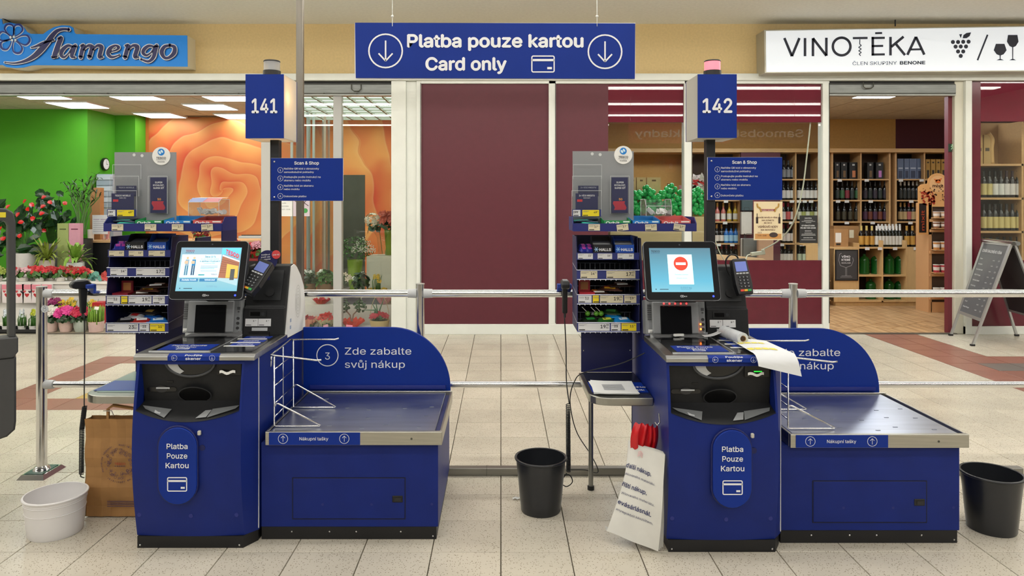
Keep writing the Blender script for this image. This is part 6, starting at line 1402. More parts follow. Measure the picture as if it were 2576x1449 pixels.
# blossoms on the bench
rr_ = [(-5, '#8a9a3a', 'yellow leaved pot plant behind the trolley'), (30, '#c02a30', 'red primrose pot behind the trolley handle'), (60, '#d8a8b0', 'pale pink begonia beside the trolley bar'), (78, '#c9343a', 'red begonia above the pink bands'), (100, '#c4242c', 'round red anthurium bloom pot above the barrier post'), (122, '#b52a2a', 'dark red kalanchoe pot'), (153, '#b01c26', 'deep red begonia with golden leaf star'), (180, '#a83828', 'red-brown poinsettia with gold leaf'), (205, '#c01c28', 'red geranium pot left of the teal bag'), (128, '#c8303a', 'pink-red primrose low in front of the bench')]
for i, (px, bl, lab) in enumerate(rr_):
    zz = .542 if i < 9 else .542
    plant('blooming_pot', lab + ' on the white bench', px, 0, 8.78 + (i % 2) * .12, .2, .12, '#cfc8bf', (.05, .045, .05), 'dome', ('m', 'd', 'm', 'y')[i % 4], bl, 16, .036, 'red blossoms on the white bench', 60 + i, (.08, .05), 34, z=zz)
for i, px in enumerate((240, 262)):
    k = thing('wrapped_bouquet', ('teal and white' if i == 0 else 'red and orange') + ' wrapped bouquet lying on the bench beside the snack rack', 'bouquet', at(px, 700, 8.8)); b = MB(); random.seed(i + 5)
    for j in range(10): oval_leaf(b, at(px + random.uniform(-12, 12), 696 + random.uniform(-8, 6), 8.8 + random.uniform(-.05, .05)), (random.uniform(-1, 1), -1, random.uniform(0, 1)), .09, .06, random.uniform(0, 6))
    b.build('paper_wrap', M(('#5f9a8c', '#b8403a')[i], .5), k)
o = MB().lathe((0, 0, 0), [(.001, 0), (.05, .02), (.06, .12), (.055, .24), (.03, .28), (.001, .29)], 20).xf(Matrix.Rotation(PI / 2, 3, 'Y')); o.v = [v + at(183, 0, 8.95) - Vector((0, 0, at(183, 0, 8.95).z - .61)) for v in o.v]
tag(o.build('paper_roll', M('#b79a72', .7, noise=.08), None, loc=(xa(183, 8.95), 8.95, .61), smooth=True), 'brown kraft paper cone lying behind the red blossoms', 'paper')
# big leafy plants at the left
def anthurium(label, px, py, Y, pc, leaves, blooms, seed, pz, potr):
    random.seed(seed); c = Vector((xa(px, Y), Y, pz)); k = thing('anthurium', label, 'plant', c)
    pot(k, c, *potr, pc, bulge=.004)
    lm, bm_ = None, None; top = pz + potr[2]
    for j, (lx, lz, sz) in enumerate(leaves):
        p = at(lx, lz, Y + random.uniform(-.1, .1)); b = MB(); oval_leaf(b, (0, 0, 0), (random.uniform(-.4, .4), -1, .6), sz, sz * .6, random.uniform(0, 6))
        b.v = [v + p for v in b.v]; b.build('leaf', M('#1f3d22', .22, noise=.2, scale=15), k)
    b = MB()
    for (lx, lz, sz) in leaves: p = at(lx, lz, Y); b.tube([(c.x + random.uniform(-.03, .03), Y, top - .02), ((c.x + p.x) / 2, Y, (top + p.z) / 2 + .05), tuple(p)], .004, 4)
    stuff(b.build('stems', GRN['m'], k))
    for (lx, lz) in blooms:
        b = MB(); oval_leaf(b, at(lx, lz, Y - .14), (random.uniform(-.5, .5), -1, .5), .075, .06, random.uniform(0, 6)); b.build('blossom', M('#c4201f', .25), k)
    return k
rnd = random.Random(3)
lv = [(rnd.uniform(-40, 95), rnd.uniform(510, 645), rnd.uniform(.12, .22)) for _ in range(70)]
anthurium('big anthurium with dark leaves and red blooms at the far left in a white pot', 62, 0, 9.5, '#d2cfcb', lv, [(62, 507), (80, 515), (105, 537), (45, 540), (52, 559), (82, 550), (1, 575), (8, 600), (50, 593), (20, 520), (70, 526)], 1, .545, (.15, .12, .30))
lv = [(rnd.uniform(95, 160), rnd.uniform(483, 530), rnd.uniform(.1, .2)) for _ in range(26)] + [(rnd.uniform(95, 190), rnd.uniform(535, 585), rnd.uniform(.1, .2)) for _ in range(34)]
anthurium('tall anthurium with split dark leaves and red blooms before the green wall', 128, 0, 9.95, '#8d8a86', lv, [(110, 496), (126, 509), (108, 519), (163, 511), (110, 580), (96, 598)], 2, .0, (.16, .13, .95))
k = plant('dracaena', 'spiky yellow-edged dracaena in a beige pot on the bench behind the blossoms', 118, 0, 9.42, .55, .32, '#c9bdb0', (.095, .085, .21), 'spiky', 'y', seed=77, nl=70, leaf=(.2, .03), z=.545)
k = plant('dracaena', 'bright striped green dracaena arching from a square white pot', 190, 0, 9.42, .62, .26, '#d9dad8', (.11, .10, .18), 'spiky', 'l', seed=78, nl=26, leaf=(.2, .06), z=.545)
k = thing('lucky_bamboo', 'bunch of curly lucky bamboo stems standing beside the black counter', 'plant', (xa(205, 9.8), 9.8, 0)); random.seed(8); pot(k, (xa(205, 9.8), 9.8, 0), .14, .12, 1.02, '#2a2a28')
b, b2 = MB(), MB()
for i in range(16):
    px = 205 + random.uniform(-10, 10); tx = 205 + random.uniform(-42, 40); tz = random.uniform(440, 500); pts = []
    for t in range(9): q = t / 8; pts.append(at(px + (tx - px) * q ** 1.6 + 5 * math.sin(q * 14 + i) * (q > .5), 590 + (tz - 590) * q, 9.8 + .1 * math.sin(i)))
    b.tube(pts, .008, 5)
    for j in range(9): a = random.uniform(0, 6.3); leaf_strip(b2, pts[-1 - j % 3], (math.cos(a), math.sin(a)), .13, .018, .5, 4, random.uniform(.2, 1))
stuff(b.build('stems', M('#4f7a3a', .4), k)); stuff(b2.build('foliage', GRN['d'], k))
# counter and things on it
k = thing('shop_counter', 'long black counter with pale wooden top in the flower shop', 'counter', (-4.4, 10.1, 0)); ct = .985
MB().box(xa(198, 10.0), xa(655, 10.0), 10.0, 10.6, 0, ct - .03).build('front_panel', M('#141416', .5), k); MB().box(xa(196, 10.0), xa(657, 10.0), 9.97, 10.62, ct - .03, ct).build('counter_top', M('#c9a273', .45, noise=.08, scale=6, stretch=(1, 8, 8)), k)
Y = 10.05
def flatbox(name, label, cat, p, Y, th, col, zb=None, parts=()):
    x0, x1, y0, y1 = p; k = thing(name, label, cat, at((x0 + x1) / 2, y1, Y)); MB().box(xa(x0, Y), xa(x1, Y), Y, Y + th, zb if zb is not None else za(y1, Y), za(y0, Y)).build('body', M(col, .55, noise=.04), k, bev=.002)
    for (a, c, d, e, cc) in parts: MB().box(xa(a, Y), xa(c, Y), Y - .002, Y - .0005, za(e, Y), za(d, Y)).build('print', M(cc, .55), k)
    return k
flatbox('paper_bag', 'crumpled brown paper bag standing on the black counter beside the bamboo', 'bag', (226, 252, 472, 600), Y + .2, .1, '#a97a4e', ct)
flatbox('price_list', 'white price list sheet standing on the black counter left of the leaflet board', 'paper', (232, 271, 541, 589), Y, .004, '#e2e2e6', None, [(235, 250, 551, 553, '#b9a9c4'), (253, 268, 551, 553, '#b9a9c4')] + [(235, 268, 557 + 5 * i, 558 + 5 * i, '#aaaab4') for i in range(6)])
k = thing('file_cabinet', 'grey white filing rack standing behind the counter under the clock', 'cabinet', (xa(256, 10.4), 10.4, 0)); MB().box(-6.15, xa(285, 10.7), 10.7, 10.95, 0, za(438, 10.7)).build('cabinet_body', M('#a9b4c0', .5), k)
for i in range(6): MB().box(-6.14, xa(283, 10.69), 10.68, 10.699, za(452 + i * 14, 10.7), za(441 + i * 14, 10.7)).build('drawer', M(('#b8c2cc', '#93a0ad')[i % 2], .5), k)
flatbox('gift_box', 'lime green gift box with lettering on the bench end of the counter', 'box', (144, 172, 562, 640), 9.6, .08, '#9aa866', .545, [(150, 166, 575, 578, '#4d5a2a')])
flatbox('gift_box', 'pink gift box beside the lime green one', 'box', (173, 201, 562, 640), 9.6, .08, '#cf95a8', .545, [(179, 196, 575, 578, '#7a3a50')])
k = thing('pen_cup', 'clear cup full of pink wrapped sticks on the counter', 'cup', at(257, 604, Y)); c = Vector((xa(257, Y), Y + .1, ct)); MB().lathe(c, [(.05, 0), (.06, .12)], 18, (True, False)).build('cup', ACRYL, k, smooth=True); random.seed(2)
for i in range(12): MB().cyl(c + Vector((random.uniform(-.03, .03), random.uniform(-.03, .03), .01)), c + Vector((random.uniform(-.08, .08), random.uniform(-.03, .03), .2)), .01, n=6).build('stick', M(('#d9a49a', '#e0b8a4', '#c9848a')[i % 3], .5), k)
k = thing('white_cup', 'white striped mug on the counter behind the snack rack edge', 'cup', (xa(218, Y), Y + .1, ct)); MB().lathe((xa(218, Y), Y + .1, ct), [(.04, 0), (.045, .15)], 16).build('cup', WHITE, k, smooth=35)
k = thing('wall_clock', 'round wall clock with black rim and white face on the green wall', 'clock', (-6.16, 10.92, 2.12))
c = Vector((-6.155, 10.92, 2.12)); YA = (0, 1, 0)
MB().cyl(c, c + Vector((.03, 0, 0)), .098, n=32).build('rim', M('#101010', .4), k); MB().cyl(c + Vector((.031, 0, 0)), c + Vector((.033, 0, 0)), .08, n=32).build('face', M('#e8e8ea', .4), k)
m = MB(); m.line((0, 0), (0, .06), .007, YA, ZA, c + Vector((.035, 0, 0))); m.line((0, 0), (.04, -.003), .008, YA, ZA, c + Vector((.035, 0, 0))); m.build('hands', INK, k)
m = MB()
for i in range(12): a = i * PI / 6; m.line((.064 * math.sin(a), .064 * math.cos(a)), (.073 * math.sin(a), .073 * math.cos(a)), .005, YA, ZA, c + Vector((.034, 0, 0)))
m.build('hour_marks', INK, k)
# things seen between the rack and the post
for i, (px, py, bl, lab) in enumerate(((505, 545, '#6d0f18', 'dark red rose posy above the rack tray'), (625, 640, '#c02c30', 'red and green tulip bunch beside the monitor'), (645, 660, '#d89aa8', 'pink bouquet in red paper right of the monitor'), (600, 640, '#b83030', 'red blossoms just above the monitor corner'))):
    plant('bouquet', lab, px, py + 30, 9.3 if i else 9.9, .24, .2, None, kind='dome', green='m', bl=bl, bln=26, blr=.04, seed=90 + i, nl=30, z=(.80 if i else 1.0), cat='bouquet', wrap=(('#a01c20', '#8a1c22', '#b8302c', '#9a1c28')[i], .04, .1, -.16 if False else .08))
k = thing('bouquet_stand', 'dark wire stand holding the bouquets behind the left monitor', 'stand', (xa(625, 9.3), 9.3, 0)); MB().box(xa(585, 9.3), xa(657, 9.3), 9.2, 9.45, .76, .79).build('shelf', M('#8a1f22', .5), k)
for px in (588, 654): MB().cyl((xa(px, 9.3), 9.3, 0), (xa(px, 9.3), 9.3, .76), .01, n=8).build('leg', BLACK, k)
k = thing('ribbon_rack', 'rack of black and white striped ribbon rolls against the rose mural', 'rack', (xa(640, 11.3), 11.3, .6))
for i in range(7): MB().box(xa(600, 11.3), xa(657, 11.3), 11.3, 11.45, za(600 + i * 9, 11.3), za(594 + i * 9, 11.3)).build('ribbon_row', M('#d8d8d4', .6), k)
MB().box(xa(598, 11.3), xa(657, 11.3), 11.46, 11.5, 0, za(592, 11.3)).build('backboard', M('#1a1a1a', .6), k)
# glazed part: folded glass doors, notices, stepped display
FRG = M('#a9b5b0', .4)
for i, (px, Y) in enumerate(((735, 8.6), (775, 8.8), (790, 8.9), (818, 9.1))):
    k = thing('glass_door_leaf', 'slim folded glass door leaf standing open behind the shop window, %s' % ('nearest the post', 'second', 'third', 'farthest right')[i], 'door leaf', (xa(px, Y), Y, .01))
    x = xa(px, Y); MB().box(x - .004, x + .004, Y, Y + .75, .01, 2.6).build('pane', GLASS, k); MB().box(x - .013, x + .013, Y - .03, Y, .01, 2.65).build('stile', M(('#c9cfc9', '#9aa4a0', '#b9c4c0', '#b8a898')[i], .4, .3), k); MB().box(x - .013, x + .013, Y + .75, Y + .78, .01, 2.65).build('stile', FRG, k)
k = thing('notice', 'white opening notice taped to the shop window under the Scan and Shop board', 'notice', at(720, 520, 8.16)); Y = 8.165
MB().box(xa(707, Y), xa(735, Y), Y, Y + .002, za(544, Y), za(500, Y)).build('sheet', PAPER, k); b = MB()
tpx('neděle', 709, 512, 3, Y - .002, None, mb=b); tpx('10.3.2024', 709, 520, 3, Y - .002, None, mb=b); tpx('8:00 – 21:00', 709, 528, 3, Y - .002, None, mb=b); b.build('lettering', INK, k)
k = thing('notice', 'small poster with blossom twigs and a green disc on the shop window', 'notice', at(757, 520, 8.16)); MB().box(xa(737, Y), xa(779, Y), Y, Y + .002, za(544, Y), za(500, Y)).build('sheet', M('#cfc2cc', .5), k)
MB().disc(at(768, 530, Y - .002), .028, XA, ZA, 20).build('green_disc', M('#3f9a4c', .5), k); m = MB()
for a, c in (((742, 505), (760, 520)), ((770, 505), (752, 524)), ((745, 530), (758, 512)), ((762, 508), (776, 518))): p, q = at(*a, Y - .002), at(*c, Y - .002); m.line((p.x, p.z), (q.x, q.z), .008, XA, ZA, (0, Y - .002, 0))
m.build('twigs', M('#4a3038', .6), k)
k = thing('display_steps', 'white stepped display stand behind the lower shop window', 'bench', (-2, 8.5, 0))
MB().box(xa(690, 8.5), -1.3, 8.6, 8.98, 0, .40).build('upper_step', HB, k, bev=.004); MB().box(xa(690, 8.5), -1.3, 8.5, 8.599, 0, .29).build('middle_step', HB, k); MB().box(xa(690, 8.22), -1.3, 8.21, 8.499, 0, .05).build('lower_step', HB, k, bev=.003)
for i, (a, c) in enumerate(((845, 905), (912, 965))):
    q = thing('planter_box', 'grey felt planter box on the display steps under the rail, %s' % ('left one', 'right one')[i], 'planter', at((a + c) / 2, 762, 8.53)); MB().box(xa(a, 8.55), xa(c, 8.55), 8.505, 8.59, .291, .37).build('box', M('#5c5d66', .8, noise=.1, scale=80), q)
for i, (px, Y, z, w_, h, pc, ps, kd, g, bl, n_, r, lab, wrap, nl, lf) in enumerate([
    (777, 8.35, .05, .17, .12, None, None, 'dome', 'd', '#9a2030', 14, .03, 'red posy in salmon paper at the left end of the lower display step', ('#d8917c', .04, .11, .1), 26, (.06, .04)),
    (822, 8.32, .05, .22, .16, None, None, 'dome', 'd', '#c0302c', 34, .032, 'red gerbera posy in cream paper on the lower display step', ('#c9bd9c', .05, .13, .1), 40, (.06, .04)),
    (885, 8.32, .05, .0, .0, None, None, 'none', 'm', None, 0, .03, 'small twin-crowned tree in bright red paper on the lower display step', ('#d8341c', .06, .14, .085), 0, (.05, .03)),
    (955, 8.32, .05, .22, .1, '#c2a878', (.12, .1, .085), 'dome', 'd', '#a81c34', 16, .036, 'wicker basket with aloe and dark red cyclamen on the lower display step', None, 20, (.06, .04)),
    (775, 8.74, .401, .22, .2, '#7a5c40', (.10, .09, .12), 'dome', 'd', '#e6e8e0', 4, .03, 'peace lily in a brown wicker basket left of the window column', None, 60, (.12, .05)),
    (818, 8.74, .401, .24, .2, '#7a5c40', (.10, .09, .12), 'dome', 'm', '#e6e8e0', 3, .03, 'second peace lily in a wicker basket beside the window column', None, 60, (.12, .05)),
    (862, 8.72, .401, .3, .2, '#a8a29a', (.09, .07, .07), 'spiky', 'g', '#d8ccb8', 10, .03, 'grassy arrangement with shells in a glass bowl on the upper step', None, 40, (.1, .02)),
    (908, 8.7, .401, .2, .2, '#c9cbca', (.045, .04, .085), 'dome', 'd', '#e8ebe2', 3, .03, 'peace lily in a small white ribbed pot on the upper step', None, 70, (.11, .045)),
    (948, 8.7, .401, .1, .26, None, None, 'blades', 'm', '#d8b428', 10, .028, 'yellow daffodils wrapped in yellow tissue on the upper step', ('#c9a42a', .05, .12, .055), 16, (.1, .014)),
    (808, 8.54, .295, .1, .06, None, None, 'dome', 'm', '#b8242c', 10, .03, 'red wrapped posy hanging under the chrome rail on the left', ('#c02c34', .05, .1, .06), 8, (.04, .03)),
    (886, 8.54, .372, .1, .05, None, None, 'dome', 'm', None, 0, .03, 'blue wrapped posy on the grey planter box', ('#1c2a8c', .05, .1, .05), 6, (.04, .03)),
    (965, 8.54, .295, .12, .06, None, None, 'dome', 'm', '#d8a0ac', 8, .03, 'pink wrapped posy at the right end under the rail', ('#d89aa6', .05, .11, .09), 6, (.04, .03))]):
    k = plant('potted_plant' if pc else 'wrapped_plant', lab, px, 0, Y, w_, h, pc, ps or (.05, .04, .05), kd, g, bl, n_, r, None, 110 + i, lf, nl, z=z, wrap=wrap)
    c = k.location
    if i == 2:
        random.seed(5); b = MB()
        for sx in (-1, 1): dome(b, c + Vector((sx * .10, 0, .25)), .085, .075, 60, .045, .03, lo=-1)
        stuff(b.build('foliage', GRN['d'], k)); MB().tube([c + Vector((0, 0, .04)), c + Vector((-.02, 0, .14)), c + Vector((-.09, 0, .22))], .009, 6).tube([c + Vector((0, 0, .04)), c + Vector((.02, 0, .15)), c + Vector((.09, 0, .22))], .009, 6).build('trunk', M('#8a6a5c', .7), k)
        MB().box(c.x - .035, c.x + .04, c.y - .15, c.y - .148, .07, .10, rot=(0, .1, 0)).build('price_card', M('#e08aa0', .5), k)
    if i == 3:
        b = MB(); [b.tube([c + Vector((-.03 + dx, 0, .08)), c + Vector((-.03 + dx * 1.5, 0, .2)), c + Vector((-.03 + tx, 0, .2 + tz))], [.012, .009, .002], 6) for dx, tx, tz in ((0, -.02, .13), (.02, .09, .16), (-.02, -.2, .0), (-.01, -.07, .1))]; b.build('aloe_leaves', M('#3f6a4c', .4), k)
        MB().tube([c + Vector((.11 * math.cos(t), 0, .1 + .28 * math.sin(t))) for t in [PI * q / 12 for q in range(13)]], .004, 5).build('handle', M('#b8a080', .6), k)
    if i in (1, 6): MB().box(c.x - .01, c.x + .05, c.y - .13, c.y - .128, c.z + .02, c.z + .05, rot=(0, -.3, 0)).build('price_card', M('#e0a0b4', .5), k)
k = thing('flower_bucket', 'tall lime green bucket full of gypsophila and fine greenery', 'flowers', (xa(893, 9.12), 9.12, .29)); c = Vector((xa(893, 9.12), 9.12, .36)); random.seed(12)
pot(k, c, .10, .075, .42, '#8aa83a', 'bucket'); b = MB(); dome(b, c + Vector((0, 0, .52)), .24, .2, 260, .05, .018, lo=-.4); stuff(b.build('foliage', GRN['m'], k)); b = MB()
for i in range(260): a = random.uniform(0, 6.3); r = random.random() ** .5; p = c + Vector((.12 + .16 * r * math.cos(a), -.05 + .14 * math.sin(a) * r, .52 + .22 * random.random() * (1.2 - r))); b.sphere(p, .006, 5, 3)
stuff(b.build('blossoms', M('#e6e6d8', .6), k))
MB().box(xa(870, 9.1), xa(916, 9.1), 8.99, 9.3, 0, .36).build('riser', HB, k)
k = thing('display_cube', 'pale white cube behind the window carrying the glass vases', 'cube', (xa(955, 8.98), 9.2, .29)); MB().box(xa(922, 9.0), -1.25, 9.0, 9.4, 0, za(645, 9.0)).build('cube', M('#c9ccbe', .5), k, bev=.004); zt2 = za(645, 9.0)
k = thing('vase_bouquet', 'white hydrangea and orange blooms in a flared glass vase on the white cube', 'flowers', (xa(958, 9.1), 9.1, zt2)); c = Vector((xa(960, 9.15), 9.15, zt2)); random.seed(14)
MB().lathe(c, [(.05, 0), (.045, .1), (.06, .24), (.11, .32)], 24, (True, False)).build('vase', GLASS, k, smooth=True)
b = MB()
for i in range(70): a, z = random.uniform(0, 6.3), random.uniform(-1, 1); r = math.sqrt(1 - z * z); bloom(b, c + Vector((-.12 + .1 * r * math.cos(a), .1 * r * math.sin(a), .46 + .09 * z)), .026, (r * math.cos(a), r * math.sin(a), z), 4, 1, .2)
stuff(b.build('blossoms', M('#dcdccb', .6), k)); b = MB()
for i in range(34): bloom(b, c + Vector((random.uniform(.0, .16), random.uniform(-.1, .05), random.uniform(.4, .56))), .04, (random.uniform(-.5, .5), -1, .4), 6, 2)
stuff(b.build('blossoms', M('#b0503a', .5, noise=.3, scale=8), k)); b = MB(); dome(b, c + Vector((0, 0, .34)), .2, .1, 30, .13, .06); stuff(b.build('foliage', GRN['d'], k)); MB().tube([c + Vector((.01, 0, .02)), c + Vector((-.03, 0, .35))], .004, 5).build('stem', GRN['m'], k)
k = thing('glass_vase', 'green glass vase at the window edge beside the flared vase', 'vase', (xa(982, 9.2), 9.25, zt2)); MB().lathe((xa(980, 9.25), 9.25, zt2), [(.06, 0), (.05, .1), (.07, .33)], 20, (True, False)).build('vase', M('#8aa43c', .2), k, smooth=True)
k = thing('grey_panel', 'tall dark glass panel leaning behind the gypsophila bucket', 'panel', (xa(885, 9.7), 9.7, 0)); MB().box(xa(855, 9.7), xa(918, 9.7), 9.7, 9.72, 0, za(440, 9.7)).build('panel', M('#5d6058', .15, noise=.1, scale=4), k)
# ================================================================ WINE SHOP GOODS
SHW = M('#c19a68', .5, noise=.06, scale=5, stretch=(1, 8, 8)); INNER = M('#3a2a1c', .8)
def wine_bottle(name, label, cat, col, lab, capc, h=.30, r=.037, group=None, loc=(0, 0, 0), spark=False, rough=.12):
    k = thing(name, label, cat, loc, group); c = Vector(loc)
    sh = .6 if not spark else .5
    pr = [(r * .9, 0), (r, .01), (r, h * sh), (r * .75, h * (sh + .09)), (r * .42, h * (sh + .18)), (r * .36, h * .97), (r * .42, h * .975), (r * .42, h)]
    MB().lathe(c, pr, 14).build('glass_body', M(col, rough), k, smooth=40)
    if lab: MB().lathe(c, [(r * 1.015, h * .1), (r * 1.015, h * (sh - .08))], 14, (False, False)).build('bottle_label', M(lab, .5), k, smooth=40)
    if capc: MB().lathe(c, [(r * .44, h * .78), (r * .40, h * .97), (r * .46, h * .975), (r * .46, h * 1.004)], 12, (False, True)).build('capsule', M(capc, .4), k, smooth=40)
    return k
protos = {}; ORD = ('leftmost', 'second', 'third', 'fourth', 'fifth', 'sixth', 'seventh')
def row(Y, px0, px1, n, zb, style, label, group, cat='bottle', h=.3, r=.036, spark=False, jitter=.004):
    for i in range(n):
        px = px0 + (px1 - px0) * (i + .5) / n if n > 1 else (px0 + px1) / 2
        col, lab, capc = style[i % len(style)] if isinstance(style, list) else style
        loc = (xa(px, Y), Y, zb); lb = label if n == 1 else '%s, %s' % (label, ORD[i] if i < n - 1 else 'rightmost'); key = (col, lab, capc, h, r, spark)
        if key not in protos: protos[key] = wine_bottle('wine_bottle', lb, cat, col, lab, capc, h, r, group, loc, spark)
        else: copy_tree(protos[key], loc, lb, group)
def shelf_unit(label, pxs, Yf, Yb, z0, boards, pxdiv=(), top=None, tags=()):
    Y = Yf; k = thing('bottle_shelf', label, 'shelf', (xa(pxs[0], Y), Yf, z0)); x0, x1 = xa(pxs[0], Y), xa(pxs[1], Y); z1 = top
    MB().box(x0, x1, Yb, Yb + .02, z0, z1).build('back_panel', INNER, k)
    for x in (x0, x1): MB().box(x - .03 if x == x0 else x, x if x == x0 else x + .03, Yf, Yb + .02, z0, z1).build('side_panel', SHW, k)
    for z in boards: MB().box(x0, x1, Yf, Yb, z - .022, z).build('shelf_board', SHW, k)
    for p in pxdiv: x = xa(p, Y); MB().box(x - .012, x + .012, Yf + .003, Yb, z0, z1).build('divider', SHW, k)
    for (px, z) in tags: MB().box(xa(px, Y) - .035, xa(px, Y) + .035, Yf - .006, Yf - .002, z - .045, z - .005).build('price_card', M('#d9d9d6', .5), k)
    return k
YF, YB = 11.28, 11.62
bz = [za(p, YF) for p in (450, 503, 557, 612, 664)]
topz = za(384, YF)
struct('trim_90', MB().box(.1, 9.8, 11.2, 11.7, topz, topz + .06), M('#c9a26c', .5, noise=.08, scale=6, stretch=(1, 8, 8)), loc=(5, 11.2, topz))
A4 = [(2112, bz[0]), (2180, bz[0]), (2108, bz[1]), (2130, bz[1]), (2190, bz[1]), (2130, bz[2]), (2195, bz[2])]
shelf_unit('tall pale wood bottle shelf seen through the left half of the doorway', (2096, 2236), YF, YB, 0, bz + [.1], (2166,), topz, A4)
shelf_unit('tall pale wood bottle shelf seen through the right half of the doorway', (2256, 2404), YF, YB, 0, bz + [.1], (2326,), topz, [(2266, bz[0]), (2318, bz[0]), (2292, bz[1]), (2290, bz[2])])
shelf_unit('pale wood shelf of sparkling wine seen through the window, beside the black post', (1742, 1861), YF, YB, 0, bz + [.1], (), topz, [(1826, bz[1]), (1824, bz[2]), (1808, bz[3]), (1842, bz[3])])
shelf_unit('pale wood wine shelf at the right end behind the large shop window', (1930, 2062), YF, YB, 0, bz + [.1], (2002,), topz, [(1992, bz[1]), (2010, bz[1]), (2024, bz[1]), (2040, bz[1]), (1990, bz[2]), (1967, bz[3]), (2017, bz[3])])
DK, WL_, CR = '#0e100e', '#d6d2c8', '#c8b878'
YR = 11.4; P = lambda a: a
S_ = lambda s: s + ' through the doorway'
for (a, c, n, zi, st, lab) in [(2100, 2162, 5, 1, [(DK, '#24302c', '#2a2a2a'), (DK, '#2f5a34', '#1a1a1a'), (DK, '#7a2430', '#1a1a1a')], 'dark bottle with small coloured label, second row, left cell'),
    (2170, 2232, 5, 1, [(DK, '#2e2430', '#1a1a1a'), (DK, '#26302a', '#1a1a1a')], 'almost black bottle, second row, middle cell'),
    (2100, 2162, 4, 2, [(DK, '#3a3422', '#141414')], 'black bottle with patterned label, third row, left cell'), (2170, 2232, 5, 2, [(DK, '#4a2a44', '#141414'), (DK, '#6a3422', '#141414')], 'black bottle with coloured label, third row, middle cell'),
    (2260, 2322, 6, 1, [(DK, '#1f2420', '#a8a49a')], 'dark bottle with pale cap, second row, right cell'), (2260, 2322, 6, 2, [(DK, '#b0986c', '#b08a48'), (DK, '#b0986c', '#b08a48'), (DK, '#a85a5a', '#8a2a2a')], 'dark bottle with cream label, third row, right cell'),
    (2330, 2400, 6, 1, [(DK, '#2a2420', '#5a4a30')], 'dark bottle behind the muesli stand, right cell')]:
    row(YR, a, c, n, bz[zi] + .001, st, S_(lab), lab + ' group')
W1 = 'behind the large window'
for (a, c, n, zi, st, lab) in [(1966, 2000, 3, 0, [('#1a1c22', '#8a8c90', '#30323a')], 'grey bottle top row, left cell ' + W1),
    (1965, 2000, 3, 1, [(DK, '#d8d6d0', '#22242a')], 'bottle with white label, second row, left cell ' + W1), (2005, 2058, 5, 1, [(DK, '#d6d4cc', '#2a2a30')], 'bottle with white label, second row, right cell ' + W1),
    (1965, 2000, 3, 2, [(DK, '#d4cfc8', '#c03048'), (DK, '#c05a58', '#b02a4a')], 'bottle with red cap, third row, left cell ' + W1), (2005, 2058, 5, 2, [(DK, '#c9cdb8', '#22304a'), (DK, '#9aa05a', '#3a4a30')], 'bottle with greenish label, third row, right cell ' + W1),
    (1965, 2000, 3, 3, [(DK, '#d9d0c8', '#8a2030')], 'bottle with red berry label, fourth row ' + W1), (1938, 2000, 6, 4, [(DK, '#d6d2c8', '#3a1a2a'), (DK, '#d6d2c8', '#c9a860')], 'bottle with white label, lowest row, left cell ' + W1), (2005, 2030, 2, 4, [(DK, '#c9d6b8', '#2a4a30')], 'bottle with green leaf label, lowest row ' + W1)]:
    row(YR, a, c, n, bz[zi] + .001, st, lab, lab[:40])
for (a, c, n, zi, st, lab, sp) in [(1797, 1857, 4, 2, [('#b8685e', '#ded8d0', '#c9a04a'), ('#b8685e', '#ded8d0', '#c9a04a'), ('#b89a28', '#e0dccf', '#c9a04a'), ('#b89a28', '#e0dccf', '#c9a04a')], 'gold foiled pink or golden sparkling bottle beside the black post', True),
    (1797, 1857, 5, 3, [('#0f1012', '#d4ccc0', '#b89048'), ('#0f1012', '#d4ccc0', '#b89048'), ('#1c6fc0', '#a8d4ee', '#141a22'), ('#1c6fc0', '#a8d4ee', '#141a22'), ('#1c6fc0', '#a8d4ee', '#141a22')], 'dark or blue sparkling bottle below the golden ones', True), (1797, 1857, 5, 4, [(DK, None, '#8a1a20')], 'bottle with red cap half hidden by the wooden counter', False)]:
    row(YR, a, c, n, bz[zi] + .001, st, lab, lab[:40], spark=sp, r=.038)
# gift boxes on the top rows
def gbox(name, label, px0, px1, zb, zt, Y, col, group=None, prints=(), th=.1):
    k = thing(name, label, 'box', (xa((px0 + px1) / 2, Y), Y, zb), group); MB().box(xa(px0, Y), xa(px1, Y), Y, Y + th, zb, zt).build('carton', M(col, .5, noise=.05), k)
    x0, x1 = xa(px0, Y), xa(px1, Y)
    for (u0, u1, v0, v1, cc) in prints: MB().box(x0 + (x1 - x0) * u0, x0 + (x1 - x0) * u1, Y - .003, Y - .0005, zb + (zt - zb) * v0, zb + (zt - zb) * v1).build('print', M(cc, .5), k)
    return k
for i, (a, c, cc) in enumerate(((2100, 2113, '#6a5030'), (2116, 2131, '#6a5030'), (2137, 2157, '#c07a50'), (2182, 2197, '#6a5030'), (2204, 2222, '#b878c0'))):
    gbox('gift_box', 'black gift box with cut-out window on the top shelf, %s from the left' % ('first', 'second', 'third', 'fourth', 'fifth')[i], a, c, bz[0] + .001, bz[0] + .27, 11.36, '#101012', 'black gift boxes', [(.35, .65, .8, .9, '#b8b8b4'), (.35, .75, .1, .5, cc)])
for i, (a, c) in enumerate(((2258, 2273), (2275, 2287), (2288, 2306), (2307, 2320))):
    gbox('gift_box', 'blue silver gift box on the top right shelf, %s of four' % ('first', 'second', 'third', 'last')[i], a, c, bz[0] + .001, bz[0] + .33, 11.36, '#5a6a88', 'blue silver gift boxes', [(.15, .85, .5, .56, '#aab6c8'), (.2, .8, .05, .4, '#2a3450')])
